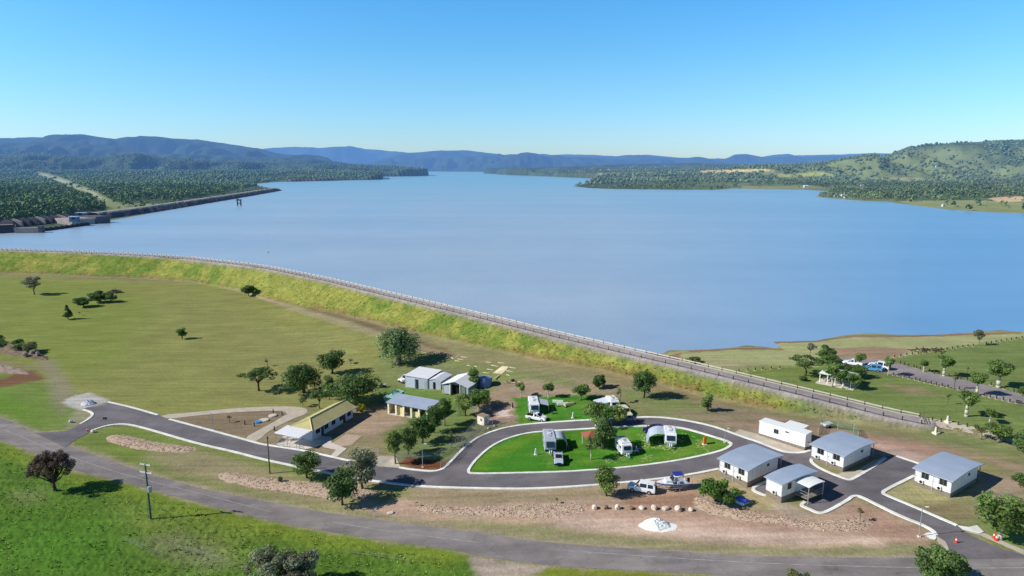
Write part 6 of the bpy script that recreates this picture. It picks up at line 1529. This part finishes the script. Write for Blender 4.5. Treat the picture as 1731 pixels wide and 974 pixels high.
for i in range(9):
    p = pa.lerp(pb, .55+.42*rgm.random()); p.x += rgm.normal()*1.2; p.y += rgm.normal()*2; p.z += .9
    boulder(p, 1.6, 1.2, 1.2, mat('grey_rubble', C(150, 138, 130), .95, .1, 0, .3, 1.5, .4), 'grey rubble block on the bank at the left edge', 'rubble_block', 'rubble', 60+i, 'rubble blocks on the bank')
pa, pb = P(-60, 618), P(50, 632); c_ = (pa+pb)/2; heap(c_, (pb-pa).length*.52, 2.0, 1.9, mat('grey_earth_mound', C(160, 142, 130), .97, .05, 0, .3, .8, .6), 'bare grey earth mound with freshly dug red soil at the left edge', 'earth_mound', 'earth mound', 9, 40, .4, rot=math.atan2(pb.y-pa.y, pb.x-pa.x))
# branch heap in the paddock clump
p = P(194, 495); t = empty('branch_heap', p, 0, 'heap of dead grey branches behind the paddock clump', 'branch heap'); m = MB(); rgb = random.Random(4)
for i in range(110):
    a_ = rgb.random()*6.28; q_ = rgb.random(); c1 = Vector((math.cos(a_)*3.8*q_, math.sin(a_)*1.8*q_, .3+1.7*(1-q_)*rgb.random())); d_ = Vector((rgb.gauss(0, 1), rgb.gauss(0, 1), rgb.gauss(0, .35)))*.9; m.tube(c1-d_, c1+d_, .09, .04, 5)
m.build('branches', mat('dead_branch', C(120, 112, 110), .95, .1, 0, .4, 2), t, fix=False)
t = empty('log_heap', P(1567, 594), 0, 'low heap of dark logs on the lake side of the bollard row', 'log heap'); m = MB()
for i in range(26):
    c1 = Vector((rgb.gauss(0, 2.2), rgb.gauss(0, .8), .2+.5*rgb.random())); d_ = Vector((rgb.gauss(0, 1), rgb.gauss(0, .6), rgb.gauss(0, .2)))*1.1; m.tube(c1-d_, c1+d_, .16, .1, 6)
m.build('logs', mat('dark_log', C(84, 68, 60), .95, .1, 0, .3, 2), t, fix=False)
t = empty('firewood_heap', P(867, 646.5), 0, 'small messy heap of logs and a dark drum on the dirt track', 'firewood heap'); m = MB()
for i in range(14): c1 = Vector((rgb.gauss(0, 1.1), rgb.gauss(0, .5), .2)); d_ = Vector((rgb.gauss(0, 1), rgb.gauss(0, 1), .1))*.5; m.tube(c1-d_, c1+d_, .14, .1, 6)
m.build('logs', mat('pale_log', C(186, 166, 140), .95, .1, 0, .3, 2), t, fix=False); MB().tube((0,0,0), (0,0,.8), .45, n=14).build('drum', W_black, t)
# pale concrete sleepers laid in rows behind the sheds
M_sleep = mat('pale_sleeper', C(226, 216, 168), .85, .15, 0, .12, 2)
def sleeper(a_, b_, lab, grp, w_=.28, h_=.14):
    A_, B_ = P(*a_), P(*b_); L = (B_-A_).length; o = MB().box(0, L, -w_/2, w_/2, -.05, h_).build('sleeper', M_sleep, None, bevel=.02); o.location = A_; o.rotation_euler = (0, 0, math.atan2(B_.y-A_.y, B_.x-A_.x)); tag(o, lab, 'sleeper', grp)
z1 = lambda L: [tuple((640+v/13.92) if i % 2 == 0 else (590+v/13.92) for i, v in enumerate(q)) for q in L]
z2 = lambda L: [tuple((730+v/10.82) if i % 2 == 0 else (590+v/10.82) for i, v in enumerate(q)) for q in L]
for q in z1([(1000,260,1220,155),(1240,270,1380,205),(1400,310,1590,210),(1340,105,1430,60),(1530,125,1600,85),(690,220,830,190),(1060,95,1220,100),(830,150,930,165)])+z2([(70,80,135,45),(215,85,265,60),(320,120,395,80),(460,130,510,105),(470,185,610,200),(540,145,680,160),(320,235,400,195),(425,215,510,225),(330,145,400,185)]):
    sleeper(q[:2], q[2:], 'pale sleeper laid on the grass between the weeping tree and the dam track', 'pale sleepers laid out near the weeping tree')
for q in z2([(1090,300,1225,322),(1010,370,1150,388),(940,432,1110,448),(1410,335,1570,355),(1360,400,1500,418),(1250,480,1140,575),(1365,475,1425,485)]):
    sleeper(q[:2], q[2:], 'pale sleeper beside the sloping concrete slab behind the water tank', 'pale sleepers around the small slab')
drape('concrete_slab', [P(730+a/10.82, 590+b/10.82) for a, b in ((1110,450),(1290,315),(1405,330),(1380,370),(1280,465))], mat('cream_slab', C(220, 208, 170), .9, .1), .1)
for q in z2([(990,245,1120,248),(1210,250,1320,258),(640,300,700,305),(780,318,830,325)]): sleeper(q[:2], q[2:], 'short weathered sleeper in the grass beyond the gabled shed', 'weathered sleepers beyond the gabled shed', .3)
# swags on the far camp lawn
for i, (x, y, c_, lab) in enumerate(((943, 681, C(190,208,180), 'pale green swag tent left of the three on the far lawn'), (950.5, 685, C(196,212,190), 'pale green swag tent in the middle of the three on the far lawn'), (962, 685.5, C(198,186,130), 'tan swag tent right of the three on the far lawn'))):
    t = empty('swag_tent', P(x, y), [-.15, .1, .5][i], lab, 'tent', 'swag tents on the far lawn'); n = 8; m = MB(); L = 1.3
    pr = [(.55*math.cos(math.pi*k/n), .75*math.sin(math.pi*k/n)) for k in range(n+1)]; m.prism(pr, -L, L, axis='x'); m.build('canopy', mat('swag_%d' % i, c_, .8), t); MB().box(-L-.1, L+.1, -.62, .62, -.03, .05).build('groundsheet', W_dark, t)
# camp chairs, table beside the small caravan
def camp_chair(loc, rz, m_, lab):
    t = empty('camp_chair', loc, rz, lab, 'chair', 'folding camp chairs'); MB().box(-.26, .26, -.25, .25, .40, .44).build('seat', m_, t); MB().slab((-.26, .25, .44), (.26, .25, .44), (.26, .42, .98), (-.26, .42, .98), .03).build('backrest', m_, t)
    for a_ in (-.24, .24):
        for b2 in (-.22, .22): MB().tube((a_, b2, 0), (a_, b2, .4), .02, n=5).build('leg', W_steel, t)
camp_chair(P(1078, 762), 1.0, mat('chair_white', C(230,230,232)), 'white camp chair in the shadow of the small white caravan'); camp_chair(P(1082, 766), 2.6, mat('chair_navy', (.02,.03,.08)), 'navy camp chair beside the small white caravan')
t = empty('camp_table', P(1076, 767), .3, 'small white folding table beside the small caravan', 'table'); MB().box(-.6, .6, -.35, .35, .66, .7).build('tabletop', W_white, t)
for a_ in (-.5, .5): MB().tube((a_, -.3, 0), (a_, .3, .66), .02).tube((a_, .3, 0), (a_, -.3, .66), .02).build('leg', W_steel, t)
camp_chair(P(1116, 752), .4, mat('chair_green', (.03,.08,.05)), 'dark chair under the arched awning'); camp_chair(P(932, 700), -2.0, mat('chair_blue', (.03,.05,.12)), 'blue chair under the flat caravan awning')
# fences
post_rail([(745,792),(766,778),(792,748),(820,727),(845,716),(872,711)], 'wire_fence', 'wire fence with steel posts following the loop road bend', 'fence', 3.0, 1.3, mesh=M_mesh)
post_rail([(672,776),(700,775),(735,777),(760,762),(790,738),(806,720)], 'wire_fence', 'green tinted mesh fence around the shaded yard by the tree row', 'fence', 2.8, 1.4, mesh=M_mesh)
post_rail([(600,764),(640,768)], 'yard_fence', 'low pale fence closing the yard beside the driveway', 'fence', 3.0, 1.2, mr=M_railw, mp=M_railw)
post_rail([(1383,736),(1386,722),(1416,725),(1443,729),(1450,742)], 'wire_fence', 'green mesh enclosure with white posts behind the middle cabin', 'fence', 3.5, 1.6, mesh=mesh_mat('green_mesh', (.10, .25, .12), .35), mp=M_railw)
post_rail([(773,704),(775,690),(800,691),(830,698)], 'wire_fence', 'pale mesh fence around the tree beside the cream hut', 'fence', 2.6, 1.4, mesh=M_mesh)
post_rail([(643,662),(672,618),(700,612)], 'wire_fence', 'thin wire fence from the weeping tree towards the mower', 'fence', 4.0, 1.1, rails=(.5, 1.0), r=.022)
post_rail([(210,916),(240,930),(275,942)], 'wire_fence', 'old wire fence with whitish posts leaning in the lower left grass', 'fence', 4.0, .9, mp=M_railw, rails=(.6, 1.0), r=.02)
post_rail([(300,930),(330,938),(375,952)], 'wire_fence', 'short run of old wire fence right of the power pole', 'fence', 4.0, .9, mp=M_railw, rails=(.6, 1.0), r=.02)
post_rail([(590,938),(640,945),(690,953)], 'wire_fence', 'faint wire fence in the grass below the main road', 'fence', 4.5, .9, mp=M_railw, rails=(.6, 1.0), r=.02)
# bare garden bed things beside the curved path
for i, (x, y, lab) in enumerate(((462, 698.5, 'short dark stump post nearest the path bend'), (477, 702, 'short dark stump post right of the garden'), (414, 718, 'short dark stump post left of the blue lid'), (430, 721, 'short dark stump post below the blue lid'), (464, 728, 'short dark post beside the path near the white canopy'))):
    t = empty('garden_post', P(x, y), 0, lab, 'post', 'dark posts around the bare garden'); MB().tube((0,0,-.1), (0,0,.95), .14, n=8).build('post', M_post, t); MB().tube((0,0,.95), (0,0,1.0), .15, .1, 8).build('cap', M_post, t)
def disc(px, py, r, h, m_, name, lab): t = empty(name, P(px, py), 0, lab, 'lid'); MB().tube((0,0,-.1), (0,0,h), r, n=20).build('rim', m_, t); MB().tube((0,0,h), (0,0,h+.06), r*.85, n=20).build('lid', m_, t)
disc(436, 714, .9, .25, mat('blue_lid', C(86,150,196)), 'tank_lid', 'round blue tank lid set in the bare garden'); disc(446, 711, 1.2, .2, M_slab, 'tank_lid', 'wide round concrete lid right of the blue one'); disc(461, 703.5, 1.0, .25, M_slab, 'tank_lid', 'concrete lid at the path end of the bare garden')

# ================================================================== FAR STRUCTURES
def PL(px, py, z=LAKE): return Vector(PZ(px, py, z))
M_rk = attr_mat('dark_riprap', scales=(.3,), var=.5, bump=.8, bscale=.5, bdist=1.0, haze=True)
tip = [(182,370.8),(215,366.5),(260,359.6),(300,353),(350,344.4),(400,336),(440,329),(478,322.2)]
W = smooth([PL(a, b) for a, b in tip], 2); V = []; F = []; hts = [(-.5, -1.5), (4, 2.0), (9, 5.2), (13, 7.0), (19, 7.2), (30, 3.0), (40, -.5)]
rgk = np.random.default_rng(8); cc = []
dense = []
for i in range(len(W)-1):
    k_ = max(1, int((W[i+1]-W[i]).length/7)); dense += [W[i].lerp(W[i+1], j/k_) for j in range(k_)]
dense.append(W[-1])
for i, p in enumerate(dense):
    a_ = dense[max(i-1, 0)]; b_ = dense[min(i+1, len(dense)-1)]; d = (b_-a_).to_2d().normalized(); n2 = Vector((-d.y, d.x)); taper = min(1, (len(dense)-i)/4, 1)
    for o_, z_ in hts:
        jz = rgk.normal()*.5 if z_ < 6.5 else 0; V.append((p.x+n2.x*o_*(.4+.6*taper), p.y+n2.y*o_*(.4+.6*taper), LAKE+z_*taper+jz)); tcol = C(84,84,92) if o_ < 12 else (C(168,164,156) if o_ < 25 else C(120,130,84))
        cc.append(np.array(tcol)*(.6+.8*rgk.random() if o_ < 12 else 1))
n = len(hts); F = [(i*n+j, i*n+j+1, (i+1)*n+j+1, (i+1)*n+j) for i in range(len(dense)-1) for j in range(n-1)]
o = npmesh('rock_embankment', np.array(V), np.array(F), M_rk, np.array(cc), False); tag(o, 'long dark rock faced embankment running into the lake from the spillway', 'dam wall')
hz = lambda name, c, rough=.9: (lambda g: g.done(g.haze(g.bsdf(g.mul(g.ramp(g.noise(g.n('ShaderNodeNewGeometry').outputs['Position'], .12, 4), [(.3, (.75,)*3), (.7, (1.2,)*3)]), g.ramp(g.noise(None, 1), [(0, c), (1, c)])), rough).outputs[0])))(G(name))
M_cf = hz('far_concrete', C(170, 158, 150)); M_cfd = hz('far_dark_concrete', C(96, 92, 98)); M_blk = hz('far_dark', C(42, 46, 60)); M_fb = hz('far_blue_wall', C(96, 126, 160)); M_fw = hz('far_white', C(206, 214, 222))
A0, A1 = PL(122, 381), PL(185, 376.5); d = (A1-A0).normalized(); t = empty('spillway_abutment', A0, math.atan2(d.y, d.x), 'pale concrete spillway abutment with a squared end beside the rock embankment', 'dam wall'); L = (A1-A0).length
MB().box(0, L*.72, 0, 30, -3, 5.5).build('wall', M_cf, t); MB().box(L*.62, L, -1.5, 26, -3, 7.0).build('end_block', M_cfd, t); MB().box(0, L*.6, 4, 30, 5.5, 5.9).build('deck', M_cf, t)
A0, A1 = PL(-60, 398), PL(24, 394); d = (A1-A0).normalized(); t = empty('rock_abutment', A0, math.atan2(d.y, d.x), 'dark rock faced end of the dam at the left edge, beside the spillway', 'dam wall'); L = (A1-A0).length; MB().prism([(-1, -3), (2, 1), (7, 6.5), (16, 6.5), (30, -3)], 0, L, axis='x').build('rock_face', M_blk, t); MB().box(0, L, 8, 14, 6.5, 6.8).build('deck', M_cf, t)
A0, A1 = PL(25, 394.5), PL(72, 393.5); d = (A1-A0).normalized(); t = empty('spillway_pier', A0, math.atan2(d.y, d.x), 'brown pink concrete training wall with a square dark tower at its right end', 'dam wall'); L = (A1-A0).length; MB().box(0, L*.86, 0, 4, -3, 4.6).build('wall', hz('far_pink_concrete', C(176, 150, 138)), t); MB().box(L*.88, L, -1, 5, -3, 5.6).build('tower', M_cfd, t)
A0, A1 = PL(74, 391), PL(152, 380.5); d = (A1-A0).normalized(); t = empty('floating_boom', A0+Vector((0,0,0)), math.atan2(d.y, d.x), 'long dark boom wall across the spillway approach', 'boom'); L = (A1-A0).length; MB().box(0, L, 0, 1.5, -2, 2.2).build('boom_wall', M_blk, t)
for i in range(9): MB().box(L*(i+.5)/9-.5, L*(i+.5)/9+.5, -.6, 2.1, 1.5, 2.8).build('float_post', M_blk, t)
A0, A1 = PL(14, 386.5), PL(120, 374.5); d = (A1-A0).normalized(); t = empty('spillway_gates', A0, math.atan2(d.y, d.x), 'row of dark spillway gates with lifting arms and pale piers', 'spillway'); L = (A1-A0).length
for i in range(9):
    x = L*i/8.5; MB().prism([(-6, -3), (8, -3), (8, 5), (2, 8.5), (-6, 6)], x-1, x+1, axis='x').build('pier', M_cf if i % 3 == 1 else M_cfd, t)
    if i < 8: MB().add([(x+1.2,0,-3),(x+L/8.5-1.2,0,-3),(x+L/8.5-1.2,1,6.5),(x+1.2,1,6.5),(x+1.2,6,7.5),(x+L/8.5-1.2,6,7.5)], [(0,1,2,3),(3,2,5,4)]).build('gate', M_blk, t)
    MB().box(x+2, x+3, -2, 10, 6.4, 7.6).build('lifting_arm', M_blk, t)
MB().box(0, L, 9, 13, 6.2, 7.0).build('bridge_deck', M_cfd, t)
for px_, py_, w_, lab in ((126, 371.5, 13, 'lower blue control hut with white roof at the spillway'), (137.5, 364.5, 14, 'upper blue control hut with white roof behind the spillway')):
    p = PL(px_, py_, LAKE+6); k_ = wpx(p, 1); t = empty('control_hut', p, .15, lab, 'hut', 'spillway control huts'); a_ = w_*k_/2; MB().box(-a_, a_, -2.5, 2.5, -2, 2.6).build('wall', M_fb, t); MB().box(-a_-.5, a_+.5, -3, 3, 2.6, 3.3).build('roof', M_fw, t); MB().box(-a_*.4, a_*.4, -2.6, -2.51, .5, 2.5).build('window', M_blk, t)
p = PL(404.5, 347.6); t = empty('intake_tower', p, .1, 'small twin legged intake tower standing in the lake off the rock embankment', 'tower'); k_ = wpx(p, 1)
for s in (-2.7, 2.7): MB().tube((s*k_, 0, -3), (s*k_, 0, 8.4*k_), 1.15*k_, n=12).build('leg', M_cfd, t)
MB().box(-4.2*k_, 4.2*k_, -2.2, 2.2, 8.4*k_, 10.2*k_).build('platform', M_cfd, t); MB().box(-3.4*k_, 3.4*k_, -1.8, 1.8, 3.5*k_, 4.4*k_).build('brace', M_blk, t); MB().box(-3.6*k_, -.6*k_, -1.5, 1.5, 10.2*k_, 11.8*k_).build('cabin', M_cf, t)
for px_, py_, m_, lab in ((462, 402, M_fw, 'small white buoy far out on the lake'), (453.5, 427, W_black, 'small dark buoy on the lake near the dam crest')):
    p = PL(px_, py_); t = empty('buoy', p, 0, lab, 'buoy', 'buoys on the lake'); MB().tube((0,0,-.3), (0,0,.5), .45, .3, 12).build('float', m_, t); MB().tube((0,0,.5), (0,0,1.2), .08, .06, 8).build('mast', m_, t)
# white camp and houses on the right shore
rgh = random.Random(3)
for i, (px_, py_, w_) in enumerate(((1412,333,5),(1418,334,4),(1424,332.5,6),(1421,329.5,4),(1428,335,5),(1362,317.5,7),(1457,316,5),(1464,321,4),(1474,327,4),(1583,283.5,5),(1643,309,6),(1594,349.5,5),(1030,289.5,5),(1016,289,4))):
    ray_ = ray(px_, py_); best = None
    for D in np.geomspace(700, 9000, 500):
        tt = D/ray_[1]; X_ = ray_[0]*tt; z_ = CZ+ray_[2]*tt
        if z_ < float(Hfar(np.array([X_]), np.array([D]))[0]): best = (X_, D); break
    if not best: continue
    p = Vector((best[0], best[1], float(Hfar(np.array([best[0]]), np.array([best[1]]))[0]))); k_ = wpx(p, 1); a_ = w_*k_/2
    lab = ['white holiday hut in the cluster on the right shore point']*5+['long pale shed on the flat beside the middle of the far shore', 'pale farmhouse among trees above the right shore', 'second pale farmhouse above the right shore', 'third pale farmhouse near the quarry scar', 'tiny pale building on the slope of the right hill', 'pale farm shed below the right hill', 'white shed on the open shore at the right', 'pale homestead on the far central rise', 'smaller pale homestead left of its neighbour']
    t = empty('far_building', p, rgh.random(), lab[min(i, 4)] if i < 5 else lab[i], 'building', 'pale buildings on the far shore'); gh = a_*.45
    MB().box(-a_, a_, -a_*.6, a_*.6, -2, gh+2).build('wall', M_fw, t); MB().prism([(-a_*.7, gh+2), (a_*.7, gh+2), (0, gh+2+a_*.35)], -a_*1.05, a_*1.05, axis='x').build('roof', M_fw, t)

# pale leaf litter and worn flecks on the loop lawn
rgl = np.random.default_rng(91); V = []
for q in range(520):
    u_ = rgl.random(); cx_ = 1040+190*u_; cy_ = 730+56*rgl.random(); p_ = P(cx_, cy_) if False else None
    V.append((cx_, cy_))
isl2 = [tuple(q[:2]) for q in PP([(1010,735),(1117,726),(1178,734),(1222,748),(1210,761),(1164,772),(1060,786),(1020,784)])]
xs_ = [q[0] for q in isl2]; ys_ = [q[1] for q in isl2]; X_ = min(xs_)+(max(xs_)-min(xs_))*rgl.random(5200); Y_ = min(ys_)+(max(ys_)-min(ys_))*rgl.random(5200)
k_ = inside(X_, Y_, isl2) & (fbm(X_*.5, Y_*.5, 171, 3) > .56); X_, Y_ = X_[k_], Y_[k_]; Z_ = H(X_, Y_)+.03; n_ = len(X_); a_ = rgl.random(n_)*3; L_ = .10+.16*rgl.random(n_)
d_ = np.stack([np.cos(a_)*L_, np.sin(a_)*L_*.7, np.zeros(n_)], 1); e_ = np.stack([-np.sin(a_)*L_*.5, np.cos(a_)*L_*.5, L_*.2], 1); c_ = np.stack([X_, Y_, Z_], 1)
o = npmesh('leaf_litter', np.stack([c_-d_, c_-e_, c_+d_, c_+e_], 1).reshape(-1, 3), np.arange(n_*4).reshape(-1, 4), mat('pale_litter', C(196,200,128), .9, .1, 0, .3, 3)); tag(o, 'pale leaf litter scattered over the right half of the loop lawn', 'leaf litter', kind='stuff')
# ================================================================== GRASS TUFTS
def tufts(name, pts, size, c1, c2, seed, lab, patch=None):
    rg = np.random.default_rng(seed); n = len(pts); nb = 5
    base = np.repeat(pts, nb, 0); s = np.repeat(size*(.5+rg.random(n)), nb); a_ = rg.random(n*nb)*6.28; out = rg.random(n*nb)*.8
    base = base+np.stack([np.cos(a_)*s*.25, np.sin(a_)*s*.25, np.full(n*nb, -.05)], 1)
    w_ = s*.30; tipv = base+np.stack([np.cos(a_)*s*out, np.sin(a_)*s*out, s*(.6+.4*rg.random(n*nb))], 1)
    sd2 = np.stack([-np.sin(a_)*w_, np.cos(a_)*w_, np.zeros(n*nb)], 1)
    V = np.stack([base-sd2, base+sd2, tipv], 1).reshape(-1, 3); F = np.arange(len(V)).reshape(-1, 3)
    t_ = (patch if patch is not None else rg.random(n))[:, None]; c_ = (np.array(c1)*t_+np.array(c2)*(1-t_))*(.82+.36*rg.random((n, 1))); c_ = np.repeat(np.repeat(c_, nb, 0), 3, 0)
    o = npmesh(name, V, F, grass_m, c_); tag(o, lab, 'grass', kind='stuff')
grass_m = attr_mat('grass_blades', scales=(1.5,), var=.15, bump=0, rough=.8)
gg = gz2.reshape(620, 1250)
def Hg(x, y):
    r = np.log(y/66)/math.log(640/66)*619; c = (x/y+1.5)/3.0*1249; r0 = np.clip(r.astype(int), 0, 618); c0 = np.clip(c.astype(int), 0, 1248); a = r-r0; b = c-c0
    return (gg[r0, c0]*(1-b)+gg[r0, c0+1]*b)*(1-a)+(gg[r0+1, c0]*(1-b)+gg[r0+1, c0+1]*b)*a
rgt_ = np.random.default_rng(12)
# dam bank
n = 120000; yy = 110*(410/110.0)**rgt_.random(n); xx = yy*(rgt_.random(n)*2-1)*.82
dd, ss, pp = seg_dist(xx, yy, CREST); hb_ = H(xx, yy); bs = base_fn(xx, yy, dd)
cl_ = fbm(xx*.5, yy*.5, 44, 3); ok = (ss < 0) & (hb_ > bs+.5) & (dd > HW+1.6) & (cl_ > .30)
xx, yy = xx[ok], yy[ok]; m1 = fbm(xx*.16, yy*.16, 31, 5); pt = np.clip((m1-.42-np.clip((-xx-60)/120, 0, 1)*.1)*5+.5, 0, 1)
tufts('bank_grass', np.stack([xx, yy, Hg(xx, yy)], 1), .30, C(150,150,80), C(118,136,66), 1, 'rough yellow green grass tufts covering the dam bank', pt)
# lush paddock
n = 34000; yy = 68*(175/68.0)**rgt_.random(n); xx = yy*(rgt_.random(n)*2-1)*.85; k_ = sdist(xx, yy, lush) > .3; xx, yy = xx[k_], yy[k_]; m1 = fbm(xx*.12, yy*.12, 66, 4)
k_ = fbm(xx*.6, yy*.6, 67, 3) > .46; xx, yy, m1 = xx[k_], yy[k_], m1[k_]
near = np.clip(1-sdist(xx, yy, lush)/9, 0, 1)
tufts('long_grass', np.stack([xx, yy, Hg(xx, yy)], 1), .24, C(160,176,84), C(110,154,66), 2, 'long lush grass filling the paddock below the main road', np.clip((m1-.42)*4+.3+near*.6, 0, 1))
